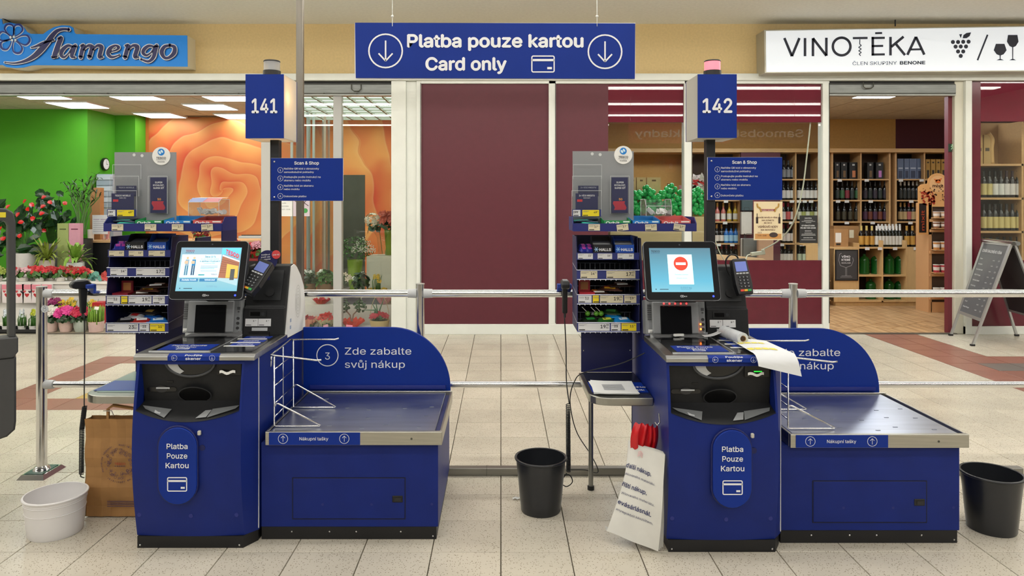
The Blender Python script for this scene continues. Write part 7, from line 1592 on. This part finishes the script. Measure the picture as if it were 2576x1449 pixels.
for i in range(5): gbox('gift_box', 'golden gift box on the top right shelf, %s of five' % ('first', 'second', 'third', 'fourth', 'last')[i], 2329 + i * 13, 2340 + i * 13, bz[0] + .001, bz[0] + .32, 11.36, '#a88238', 'golden gift boxes', [(.25, .75, .05, .45, '#2a2014'), (.3, .7, .8, .87, '#2a2014')])
# island counter
k = thing('island_shelf', 'pale wood island shelf with open compartments in the wine shop doorway', 'shelf', (xa(2210, 10.36), 10.36, 0)); Y = 10.36; zT = za(622, Y)
X = lambda p: xa(p, Y); PLY = M('#c9a571', .5, noise=.05, scale=6, stretch=(6, 1, 1))
MB().box(X(2104), X(2340), Y + .03, Y + .6, 0, .06).build('plinth', PLY, k)
for a, c in ((2085, 2087), (2158, 2161), (2218, 2222), (2279, 2283)): MB().box(X(a), X(c), Y, Y + .6, .06, zT - .02).build('upright', PLY, k)
MB().box(X(2283), X(2341), Y, Y + .02, .06, zT - .02).build('front_panel', PLY, k, bev=.002); MB().box(X(2098), X(2158), Y, Y + .02, .06, zT - .02).build('front_panel', PLY, k)
MB().box(X(2085), X(2341), Y, Y + .6, zT - .02, zT).build('top_board', PLY, k); MB().box(X(2060), X(2098), Y + .1, Y + .6, .35, .37).box(X(2060), X(2098), Y + .1, Y + .6, .06, .08).build('shelf_board', PLY, k)
for a, c in ((2161, 2218), (2222, 2279)): MB().box(X(a), X(c), Y, Y + .6, za(694, Y) - .01, za(694, Y) + .01).build('shelf_board', PLY, k)
MB().box(X(2161), X(2279), Y + .45, Y + .46, .06, zT - .02).build('back_panel', INNER, k); MB().box(X(2161), X(2279), Y, Y + .6, .06, .08).build('shelf_board', PLY, k)
for p in (2158, 2218, 2278): MB().box(X(p), X(p + 4), Y, Y + .3, zT, zT + (.06 if p < 2200 else .1)).build('separator', PLY, k)
for px in (2181, 2213, 2251, 2303): MB().box(X(px) - .032, X(px) + .032, Y - .01, Y - .006, zT - .04, zT + .0).build('price_card', M('#d9d9d6', .5), k)
q = thing('blackboard_card', 'black card with wine glass drawing reading VÍNO KTERÉ on the island shelf', 'sign', at(2128, 668, Y)); Ys = Y - .012
MB().box(X(2100), X(2158), Ys, Ys + .01, za(706, Y), za(628, Y)).build('board', M('#0e0e10', .5), q); MB().box(X(2103), X(2155), Ys - .002, Ys - .0005, za(703, Y), za(631, Y)).build('board_face', M('#3a3a3c', .6), q)
b = MB(); tpx('VÍNO', 2117, 648, 5.5, Ys - .003, 22, bold=.04, mb=b); tpx('KTERÉ', 2117, 656, 5.5, Ys - .003, 22, bold=.04, mb=b); tpx('NEZKLAME', 2117, 663, 3.5, Ys - .003, 23, mb=b); b.build('lettering', LETTER, q)
m = MB(); gp = [(2117, 637), (2112, 640), (2110, 655), (2114, 668), (2128, 673), (2142, 668), (2147, 655), (2145, 648)]
for a, c in zip(gp, gp[1:]): p1, p2 = at(*a, Ys - .003), at(*c, Ys - .003); m.line((p1.x, p1.z), (p2.x, p2.z), .008, XA, ZA, (0, Ys - .003, 0))
for a, c in (((2127, 673), (2127, 694)), ((2130, 673), (2130, 694)), ((2114, 697), (2144, 697)), ((2117, 694), (2141, 694))): p1, p2 = at(*a, Ys - .003), at(*c, Ys - .003); m.line((p1.x, p1.z), (p2.x, p2.z), .006, XA, ZA, (0, Ys - .003, 0))
m.build('glass_drawing', M('#8a8a8c', .6), q)
DG = M('#1c6a2a', .1, alpha=1, trans=.35)
def demijohn(label, px, zb, h, grp):
    k = thing('green_canister', label, 'bottle', (xa(px, Y + .2), Y + .2, zb), grp); c = Vector((xa(px, Y + .2), Y + .2, zb)); pr = []
    for i in range(9): z = h * .75 * i / 8; pr += [(.075 if i % 2 else .070, z)]
    pr += [(.05, h * .84), (.022, h * .9), (.022, h)]; MB().lathe(c, pr, 16).build('canister_body', DG, k, smooth=40); return k
for j, (zr, rn) in enumerate(((za(694, Y) + .011, 'upper'), (.081, 'lower'))):
    for i, px in enumerate(((2174, 2204, 2237, 2264) if j == 0 else (2190, 2237, 2264))): demijohn('ribbed green plastic wine canister in the %s island compartment, %s' % (rn, ('first', 'second', 'third', 'fourth')[i]), px, zr, .3, 'green canisters')
q = gbox('cardboard_box', 'brown cardboard box with white label on the left end of the island shelf', 2098, 2134, zT, zT + .26, Y + .1, '#a57c50', None, [(.1, .5, .25, .8, '#d9d6ce'), (.15, .45, .1, .2, '#222222')], .25)
gbox('cardboard_box', 'wider brown cardboard box behind the labelled one on the island shelf', 2098, 2160, zT, zT + .3, Y + .38, '#9a7348', None, [(.62, .8, .4, .8, '#d9cfb0')], .2)
row(Y + .12, 2160, 2200, 3, zT + .001, [('#15100c', '#b88a3c', '#c9b46a')], 'dark bottle with round gold label on the island shelf', 'gold label bottles', h=.31, r=.037)
row(Y + .12, 2201, 2268, 8, zT + .001, [('#10140e', '#c9c6bc', '#dcdcd8')], 'dark bottle with white capsule on the island shelf', 'white capsule bottles', h=.31, r=.035)
row(Y + .12, 2274, 2330, 4, zT + .001, [('#15100c', '#b88a3c', '#b88a3c'), ('#15100c', '#b88a3c', '#b88a3c'), ('#1c0c10', '#8a2030', '#5a1420'), ('#1c0c10', '#8a2030', '#5a1420')], 'dark bottle with oval label at the right of the island shelf', 'oval label bottles', h=.31, r=.037)
row(Y + .32, 2205, 2268, 7, zT + .001, [('#10140e', None, '#dcdcd8')], 'white capped bottle in the back row of the island shelf', 'back row bottles', h=.33, r=.035)
# muesli cardboard stand
Ym = 9.75; k = thing('muesli_stand', 'printed cardboard display stand with round orange mixit header at the doorway edge', 'stand', (xa(2362, Ym), Ym, 0)); Xm = lambda p: xa(p, Ym); Zm = lambda p: za(p, Ym)
CB = M('#cfa070', .6)
MB().box(Xm(2342), Xm(2396), Ym + .02, Ym + .3, 0, Zm(500)).build('stand_body', M('#4a372a', .7), k)
for p in (555, 581, 635, 692, 750): MB().box(Xm(2338), Xm(2396), Ym - .02, Ym + .02, Zm(p + 3), Zm(p - 4)).build('shelf_lip', CB, k)
MB().box(Xm(2336), Xm(2344), Ym, Ym + .3, 0, Zm(510)).build('side_panel', CB, k); MB().box(Xm(2342), Xm(2396), Ym - .0, Ym + .02, .0, Zm(760)).build('base_panel', CB, k)
pts = [(Xm(2310), Zm(590)), (Xm(2310), Zm(470)), (Xm(2318), Zm(464)), (Xm(2333), Zm(462))] + [(Xm(2359) + .14 * math.cos(t), Zm(461) + .14 * math.sin(t)) for t in [PI - PI * i / 12 for i in range(13)]] + [(Xm(2392), Zm(464)), (Xm(2400), Zm(520)), (Xm(2345), Zm(520)), (Xm(2345), Zm(590))]
MB().py(pts, Ym + .0, Ym + .012).build('header_board', M('#e0a868', .55), k); MB().disc((Xm(2359), Ym - .002, Zm(463)), .115, XA, ZA, 28).build('header_disc', M('#e8b880', .5), k)
text('mixit', (Xm(2359), Ym - .005, Zm(471)), XA, ZA, .045, .15, 'c', bold=.03, mat=M('#3a1c14', .5), parent=k); m = MB(); cb = Vector((Xm(2359), Ym - .005, Zm(456)))
m.disc(cb, .036, XA, ZA, 16, .026); m.add([cb + Vector((-.06, 0, .035)), cb + Vector((-.02, 0, -.01)), cb + Vector((.0, 0, .02))], [(0, 1, 2)]); m.add([cb + Vector((.06, 0, .05)), cb + Vector((.0, 0, .02)), cb + Vector((.03, 0, -.005))], [(0, 1, 2)]); m.build('bird_symbol', M('#e07028', .5), k)
random.seed(21); b = MB(); b3 = MB()
for i in range(46): b.disc((Xm(random.uniform(2318, 2350)), Ym - .003, Zm(random.uniform(482, 515))), random.uniform(.008, .02), XA, ZA, 8)
for i in range(36): b3.disc((Xm(random.uniform(2314, 2395)), Ym - .0045, Zm(random.uniform(472, 506))), random.uniform(.004, .012), XA, ZA, 7)
stuff(b.build('fruit_print', M('#b03a24', .5), k)); stuff(b3.build('fruit_print', M('#3a2014', .5), k))
MB().box(Xm(2312), Xm(2330), Ym - .003, Ym - .001, Zm(585), Zm(512)).build('dark_print', M('#221a18', .5), k); text('mixit', (Xm(2325), Ym - .005, Zm(580)), ZA, (-1, 0, 0), .05, .28, 'l', bold=.02, mat=M('#b8482a', .5), parent=k)
text('MIXIT', (Xm(2380), Ym - .003, Zm(765)), XA, ZA, .025, None, 'l', bold=.04, mat=INK, parent=k)
for j, (p, cc, cl) in enumerate(((551, '#c9a27a', 'beige'), (577, '#8a5a3a', 'brown'), (631, '#c98a4a', 'orange printed'), (688, '#b83a44', 'red printed'), (746, '#d8cfc8', 'pale'))):
    for i, px in enumerate((2349, 2367, 2385)):
        kk = thing('muesli_cup', '%s muesli cup on the cardboard display stand, %s of its row' % (cl, ('left', 'middle', 'right')[i]), 'cup', (Xm(px), Ym + .0, Zm(p)), 'muesli cups'); hh = .075 if j < 2 else .1; zc_ = Zm(p - 4) + .0
        kk.location = (Xm(px), Ym - .06, zc_); WL[kk.name] = kk.location.copy()
        MB().lathe((Xm(px), Ym - .06 + .0, zc_), [(.036, 0), (.042, hh)], 16).build('cup', M(cc, .5), kk, smooth=40); MB().lathe((Xm(px), Ym - .06, zc_), [(.044, hh), (.044, hh + .008)], 16).build('lid', M('#e0dcd6', .4), kk); MB().lathe((Xm(px), Ym - .06, zc_), [(.0385, hh * .3), (.0415, hh * .75)], 16, (False, False)).build('band', M('#e9e2da', .5), kk)
    MB().box(Xm(2342), Xm(2396), Ym - .11, Ym + .02, Zm(p - 4) - .012, Zm(p - 4) - .001).build('shelf', CB, k)
MB().disc((fx(2397), WY + .04, fz(372)), .001, XA, ZA, 6).build('print', CB, k) if False else None
q = thing('exit_sign', 'small green running man exit sign on the door jamb', 'sign', at(2395, 372, 8.19)); MB().box(fx(2391), fx(2400), 8.185, 8.19, fz(381), fz(361)).build('plate', M('#123018', .4), q); m = MB(); 
for a, c in (((2395, 366), (2395.5, 371)), ((2395.5, 371), (2393, 376)), ((2395.5, 371), (2398, 375)), ((2392, 368), (2398, 369))): p1, p2 = at(*a, 8.18), at(*c, 8.18); m.line((p1.x, p1.z), (p2.x, p2.z), .007, XA, ZA, (0, 8.18, 0))
m.disc(at(2395.5, 364.5, 8.18), .007, XA, ZA, 10); m.build('figure', M('#b8e0b8', .5), q)
# things behind the window: bar, boxes, grape garlands
k = thing('tasting_bar', 'pale plywood tasting bar under the green grape garlands', 'counter', (xa(1690, 8.9), 8.9, 0)); MB().box(xa(1535, 8.8), xa(1780, 8.8), 8.8, 9.3, 0, za(545, 8.8)).build('bar_body', M('#cdb98a', .5, noise=.06, scale=5, stretch=(1, 6, 6)), k, bev=.004)
zb = za(545, 8.8)
GB = M('#24b45a', .06, noise=.1, scale=10, coat=.5)
random.seed(31)
for i, (px, w_, n_, zl, lab) in enumerate(((1622, 30, 110, 65, 'garland of shiny green glass grapes behind the right token box'), (1690, 34, 140, 70, 'garland of shiny green glass grapes left of the white mullion'), (1758, 24, 120, 70, 'garland of shiny green glass grapes right of the white mullion'))):
    k = thing('grape_garland', lab, 'decoration', (xa(px, 8.85), 8.85, zb), 'grape garlands'); b = MB()
    for j in range(n_):
        a = random.uniform(-1, 1); zz = zb + .035 + random.random() ** 1.1 * (.36 - .12 * abs(a)); b.sphere((xa(px + a * w_, 8.85), 8.87 + random.uniform(-.06, .1), zz), random.uniform(.024, .036), 10, 6)
    stuff(b.build('glass_grapes', GB, k, smooth=True))
for i, (a, c) in enumerate(((1585, 1600), (1602, 1625), (1628, 1662))):
    gbox('wine_carrier', 'beige cardboard wine carrier behind the green garland, %s' % ('leftmost', 'narrow middle one', 'widest with handle hole')[i], a, c, zb, zb + .5, 9.05, '#c9a878', 'wine carriers', [(.35, .65, .9, .94, '#6a4a2a'), (.15, .42, .1, .3, '#2a1a14'), (.58, .85, .1, .3, '#2a1a14'), (.1, .9, .45, .5, '#8a6a44')])
wine_bottle('champagne_bottle', 'single tall dark champagne bottle standing among the green garlands', 'bottle', '#12180f', '#1a1c18', '#0e100c', .42, .055, None, (xa(1683, 9.15), 9.15, zb), True)
wine_bottle('champagne_bottle', 'pink foiled bottle behind the white mullion', 'bottle', '#5a1c2c', '#caa8a8', '#c98a9a', .4, .05, None, (xa(1712, 9.2), 9.2, zb), True)
k = thing('gift_bouquet', 'cellophane gift bouquet with red ribbon right of the white mullion', 'gift', (xa(1755, 9.0), 9.0, zb)); c = Vector((xa(1757, 9.05), 9.05, zb + .36)); b = MB(); random.seed(6)
for i in range(26): oval_leaf(b, c + Vector((random.uniform(-.13, .13), random.uniform(-.05, .05), random.uniform(-.02, .16))), (random.uniform(-1, 1), -1, random.uniform(-1, 1)), .11, .05, random.uniform(0, 6))
stuff(b.build('cellophane', M('#d8cfd0', .15), k)); b = MB()
for i in range(8): oval_leaf(b, c + Vector((random.uniform(-.07, .1), -.06, random.uniform(-.02, .1))), (random.uniform(-.5, .5), -1, 0), .12, .03, random.uniform(0, 6))
b.build('ribbon', M('#c0242c', .35), k); MB().box(c.x - .1, c.x + .1, c.y, c.y + .08, zb, c.z).build('box', M('#c9a05a', .5), k)
k = thing('wedge_table', 'plywood table top wedge behind the window next to the black post', 'table', (xa(1860, 8.6), 8.6, 0)); zt3 = .84
MB().pz([(2.6, 8.35), (xa(1926, 8.35), 8.35), (xa(1922, 8.6), 8.62), (2.7, 9.6)], zt3 - .04, zt3).build('table_top', M('#c39a6a', .5, noise=.08, scale=5, stretch=(1, 8, 1)), k)
for px, Y_ in ((1816, 8.4), (1915, 8.4), (1775, 9.3)): MB().box(xa(px, Y_) - .025, xa(px, Y_) + .025, Y_, Y_ + .05, 0, zt3 - .04).build('leg', SHW, k)
for i, (a, c, t_, u, cc, Y_, lab) in enumerate(((1865, 1892, 533, 590, '#c4bfb4', 11.035, 'white hanging tote bag beside the poster'), (1870, 1906, 600, 640, '#6d6f6c', 9.9, 'grey gift bag standing on the floor behind the poster'), (1866, 1880, 600, 640, '#d8d6d0', 10.0, 'white gift bag behind the grey one'), (1907, 1946, 603, 645, '#b89478', 9.8, 'brown paper bag under the poster'), (1866, 1895, 503, 530, '#3a4c50', 11.035, 'dark teal folded cloth above the white tote'), (1893, 1925, 503, 530, '#6a1a30', 11.035, 'dark red folded cloth behind the poster'))):
    k = thing('tote_bag' if i < 4 else 'folded_cloth', lab, 'bag' if i < 4 else 'cloth', (xa((a + c) / 2, Y_), Y_, 0)); z0 = .0 if i in (1, 2, 3) else za(u, Y_)
    MB().box(xa(a, Y_), xa(c, Y_), Y_, Y_ + .06, z0, za(t_, Y_)).build('body', M(cc, .6, noise=.05, scale=12), k, bev=.006)
    if i < 4: MB().tube([(xa(a + 6, Y_), Y_, za(t_, Y_)), (xa(a + 8, Y_), Y_, za(t_, Y_) + .07), (xa(c - 8, Y_), Y_, za(t_, Y_) + .07), (xa(c - 6, Y_), Y_, za(t_, Y_))], .004, 5).build('handle', M('#3a3a3a', .6), k)
k = thing('hook_wall', 'dark red partition between the two wine shelves', 'partition', (xa(1895, 11), 11, 0)); MB().box(xa(1864, 11.1), xa(1963, 11.1), 11.1, 11.15, 0, za(384, 11.1)).build('panel', M('#4c1624', .6), k)
# posters on the glass
Yg = WY - .004; k = thing('poster', 'beige wine event poster taped inside the large shop window', 'poster', at(1932, 555, Yg)); s = WY / F
MB().box(fx(1896), fx(1968), Yg - .001, Yg + .002, fz(604), fz(507)).build('sheet', M('#d9c8a4', .5), k); MB().box(fx(1899), fx(1965), Yg - .003, Yg - .0012, fz(601), fz(588)).build('tan_band', M('#bd8a50', .5), k)
Yq = Yg - .0035; b = MB(); c1 = M('#5a2a2a', .5)
for tx, py, cap, wd in (('NAŠE SKVĚLÁ VÍNA', 549, 4, 48), ('NALEZNETE', 556, 4, 31), ('NA AKCI', 562.5, 4, 20), ('VEPŘOVÉ HODY', 573, 6, 51), ('NA NOVÁKU', 580, 4, 36)): tpx(tx, 1932, py, cap, Yq, wd, 'c', bold=.02, mb=b)
tpx('14.2.', 1906, 587, 4, Yq, None, mb=b, bold=.02); tpx('16:00 – 20:00', 1906, 594, 3.5, Yq, 22, mb=b, bold=.02); b.build('lettering', c1, k)
MB().box(fx(1912), fx(1948), Yg - .0032, Yg - .0015, fz(531), fz(526)).build('red_banner', M('#8a2228', .5), k); tpx('VINAŘSKÝ KROUŽEK', 1930, 530, 3, Yq - .001, 32, 'c', parent=k)
for sx in (-1, 1):
    MB().tube(catmull([at(1932 + sx * 17, 533, Yq), at(1932 + sx * 20, 524, Yq), at(1932 + sx * 26, 520, Yq), at(1932 + sx * 27, 512, Yq)], 4), .009, 6).build('horn_print', M('#b08a40', .5), k); MB().box(fx(1932 + sx * 28) - .012, fx(1932 + sx * 28) + .012, Yq - .001, Yq, fz(562), fz(546)).box(fx(1932 + sx * 28) - .004, fx(1932 + sx * 28) + .004, Yq - .001, Yq, fz(546), fz(537)).build('bottle_print', M('#2a1c1c', .5), k)
MB().disc(at(1946, 591, Yq - .001), .05, XA, ZA, 18, .03).build('cake_print', M('#3a2c2a', .5), k); MB().quad(at(1931, 592, Yq - .0005), at(1948, 588, Yq - .0005), at(1960, 595, Yq - .0005), at(1946, 600, Yq - .0005)).build('board_print', M('#c98a3c', .5), k)
k = thing('opening_hours_poster', 'dark poster with white opening hours at the right edge of the large window', 'poster', at(2030, 575, Yg)); MB().box(fx(2011), fx(2056), Yg - .001, Yg + .002, fz(611), fz(542)).build('sheet', M('#232425', .5), k); b = MB()
for tx, py, cap, wd in (('VINOTÉKA', 550, 2.6, 18), ('OTVÍRACÍ DOBA', 569, 3.4, 33), ('PO–NE 9:00–20:00', 575, 3.8, 38), ('PROVOZOVATEL', 582, 2.2, 16), ('ZODPOVĚDNÁ OSOBA', 599, 2.2, 24)): tpx(tx, 2033, py, cap, Yq, wd, 'c', bold=.03, mb=b)
b.build('lettering', LETTER, k)
for i, (py, wd) in enumerate(((554, 22), (557, 34), (560, 14), (586, 20), (589, 34), (592, 36), (603, 36))): MB().box(fx(2033 - wd / 2), fx(2033 + wd / 2), Yq - .0005, Yq, fz(py + .6), fz(py - .6)).build('lettering', M('#a8a8a8', .5), k)
k = thing('power_strip', 'white power strip lying on the wooden table behind the window', 'power strip', at(1905, 637, 8.4)); R = Matrix.Rotation(-.12, 3, 'Y'); c = at(1906, 636, 8.4)
MB().box(c.x - .085, c.x + .085, 8.38, 8.42, c.z - .03, c.z + .015).xf(R, c).build('strip', M('#d6d6c4', .4), k, bev=.008, seg=2); MB().box(c.x + .04, c.x + .075, 8.37, 8.40, c.z + .02, c.z + .045).build('plug', M('#dcdccb', .4), k, bev=.005)
MB().tube(catmull([at(1917, 629, 8.39), at(1960, 604, 8.4), at(1995, 560, 8.3), at(2018, 480, 8.25), at(2030, 390, 8.22), at(2039, 307, 8.22)], 8), .009, 6).build('cord', M('#d0cfbb', .5), k, smooth=True); MB().tube(catmull([at(1888, 640, 8.39), at(1880, 643, 8.36), at(1876, 654, 8.3)], 4), .007, 6).build('cord', M('#d0cfbb', .5), k, smooth=True); MB().tube(catmull([at(1798, 600, 8.3), at(1808, 630, 8.3), at(1822, 655, 8.3)], 4), .006, 6).build('cord', M('#d0cfbb', .5), k, smooth=True)
k = thing('small_shelf', 'low pale wood shelf corner right of the opening hours poster', 'shelf', (xa(2040, 10.2), 10.2, 0)); MB().box(xa(2028, 10.2), xa(2060, 10.2), 10.2, 10.22, 0, za(618, 10.2)).box(xa(2020, 10.2), xa(2070, 10.2), 10.2, 10.5, za(618, 10.2), za(615, 10.2)).build('body', PLY, k)
# right shop window
Yr = 8.5; z_r = [za(p, Yr) for p in (412, 497, 581, 665)]
k = thing('window_shelf', 'pale wood window shelf full of bottles at the right picture edge', 'shelf', (xa(2520, Yr), Yr, 0)); MB().box(xa(2464, Yr), xa(2700, Yr), Yr + .4, Yr + .42, 0, za(300, Yr)).build('back_panel', M('#b08a58', .5, noise=.06, scale=6), k)
for z in z_r: MB().box(xa(2464, Yr), xa(2700, Yr), Yr, Yr + .4, z - .025, z).build('shelf_board', SHW, k)
for p in (2462, 2570): MB().box(xa(p, Yr), xa(p + 5, Yr), Yr, Yr + .4, 0, za(305, Yr)).build('side_panel', SHW, k)
MB().box(xa(2470, Yr), xa(2568, Yr), Yr + .37, Yr + .38, z_r[2], z_r[0] - .03).build('dark_lining', M('#3a2024', .6), k)
Rr = 'in the right shop window'
row(Yr + .08, 2467, 2568, 7, z_r[1] + .001, [('#15161a', '#c9bb80', '#15161a'), ('#15161a', '#c9bb80', '#15161a'), ('#15161a', '#d4d4ce', '#15161a'), ('#15161a', '#d4d4ce', '#15161a'), ('#1c1218', '#d4d0cc', '#2c1420'), ('#1c1218', '#d4d0cc', '#2c1420'), ('#1c1218', '#d4d0cc', '#2c1420')], 'dark bottle on the upper board ' + Rr, 'upper bottles in the right window', h=.325, r=.034)
row(Yr + .08, 2467, 2568, 7, z_r[2] + .001, [('#15161a', '#cbbb7c', '#1a1a1e')], 'cream labelled bottle on the middle board ' + Rr, 'middle bottles in the right window', h=.325, r=.034)
row(Yr + .08, 2467, 2568, 6, z_r[3] + .001, [('#101114', None, '#141418'), ('#101114', '#b8b8a8', '#141418')], 'half hidden dark bottle on the lower board ' + Rr, 'lower bottles in the right window', h=.325, r=.034)
for i, px in enumerate((2478, 2498)):
    k = thing('gift_bag', 'tall beige wine gift bag on the top board of the right window, %s' % ('left one', 'right one')[i], 'bag', (xa(px, Yr + .1), Yr + .1, z_r[0])); MB().py([(xa(px - 9, Yr), z_r[0]), (xa(px + 9, Yr), z_r[0]), (xa(px + 8, Yr), z_r[0] + .36), (xa(px - 8, Yr), z_r[0] + .36)], Yr + .1, Yr + .17).build('body', M('#b8985c', .5), k); MB().box(xa(px - 5, Yr), xa(px + 5, Yr), Yr + .097, Yr + .099, z_r[0] + .16, z_r[0] + .2).build('print', M('#4a3a24', .5), k)
k = thing('wine_tap', 'pale curved wooden post on the top board of the right window', 'post', (xa(2512, Yr), Yr + .1, z_r[0])); MB().tube(catmull([(xa(2512, Yr), Yr + .12, z_r[0]), (xa(2510, Yr), Yr + .12, z_r[0] + .2), (xa(2512, Yr), Yr + .12, z_r[0] + .3), (xa(2502, Yr), Yr + .12, z_r[0] + .38)], 5), .03, 8).build('post', M('#c9a468', .5), k, smooth=True)
# A-board
AL = M('#b9bcbc', .35, .7); k = thing('folding_board', 'grey aluminium A-board with a chalk style wine price list outside the wine shop', 'sign', (5.3, 7.7, 0))
TF, TN = Vector((5.50, 8.0, 1.09)), Vector((5.37, 7.40, 1.09)); BF, BN = Vector((5.14, 8.04, 0)), Vector((5.0, 7.46, 0)); CF, CN = Vector((5.88, 8.02, 0)), Vector((5.78, 7.36, 0))
for a, c in ((TF, BF), (TN, BN)): MB().tube([a, c], .016, 4).build('leg', AL, k)
for a, c in ((TF, CF), (TN, CN)): MB().tube([a + Vector((.03, 0, 0)), c], .016, 4).build('leg', AL, k)
MB().tube([TF + Vector((0, .03, .0)), TN + Vector((0, -.03, 0))], .022, 10).build('top_bar', CHROME, k); MB().tube([TF + Vector((.05, .03, .0)), TN + Vector((.05, -.03, 0))], .022, 10).build('top_bar', M('#8d908f', .35, .7), k)
def BP(u, v, e=0):
    n_ = (BN - BF).cross(TF - BF).normalized(); n_ = n_ if n_.x < 0 else -n_
    return (TF.lerp(TN, u)).lerp(BF.lerp(BN, u), v) + n_ * e
def bq(u0, u1, v0, v1, e, nm, mat): q = [BP(u0, v1, e), BP(u1, v1, e), BP(u1, v0, e), BP(u0, v0, e)]; n_ = BP(0, 0, .004) - BP(0, 0, 0); return MB().add(q + [p + n_ for p in q], [(3, 2, 1, 0), (4, 5, 6, 7), (0, 1, 5, 4), (1, 2, 6, 5), (2, 3, 7, 6), (3, 0, 4, 7)]).build(nm, mat, k)
bq(0, 1, .01, .74, .0, 'board_panel', M('#5d6064', .3)); 
for u0, u1, v0, v1 in ((0, .045, .01, .76), (.955, 1, .01, .76), (0, 1, .0, .03), (0, 1, .735, .765)): bq(u0, u1, v0, v1, .005, 'board_frame', AL)
U = (BP(1, .3) - BP(0, .3)).normalized(); V = (BP(0, 0) - BP(0, 1)).normalized()
text('CENÍK BALENÉHO VÍNA', BP(.1, .115, .011), U, V, .035, .46, 'l', bold=.02, parent=k, mat=LETTER); b = MB()
for i, nm in enumerate(('Pálava', 'Sauvignon', 'Rulandské šedé', 'Müller Thurgau', 'Veltlínské zelené', 'Chardonnay', 'Frankovka', 'Svatovavřinecké', 'Merlot', 'Modrý Portugal')):
    v = .19 + i * .055; text(nm, BP(.12, v, .011), U, V, .018, None, 'l', mb=b); text('suché', BP(.62, v, .011), U, V, .014, None, 'l', mb=b); text('129', BP(.82, v, .011), U, V, .018, None, 'l', mb=b)
b.build('lettering', LETTER, k)
def CP(u, v): return (TF.lerp(TN, u) + Vector((.03, 0, 0))).lerp(CF.lerp(CN, u), v)
MB().quad(CP(0, .05), CP(1, .05), CP(1, .72), CP(0, .72)).build('board_panel', M('#2c2d30', .4), k); MB().tube([BN.lerp(TN, .55) + Vector((0, .02, 0)), CN.lerp(TN, .55)], .010, 4).build('cross_bar', AL, k); MB().tube([CP(0, .73), CP(1, .73)], .013, 4).build('board_frame', AL, k)
for p in (BF, BN, CF, CN): MB().box(p.x - .02, p.x + .02, p.y - .015, p.y + .015, 0, .02).build('foot', BLACK, k)
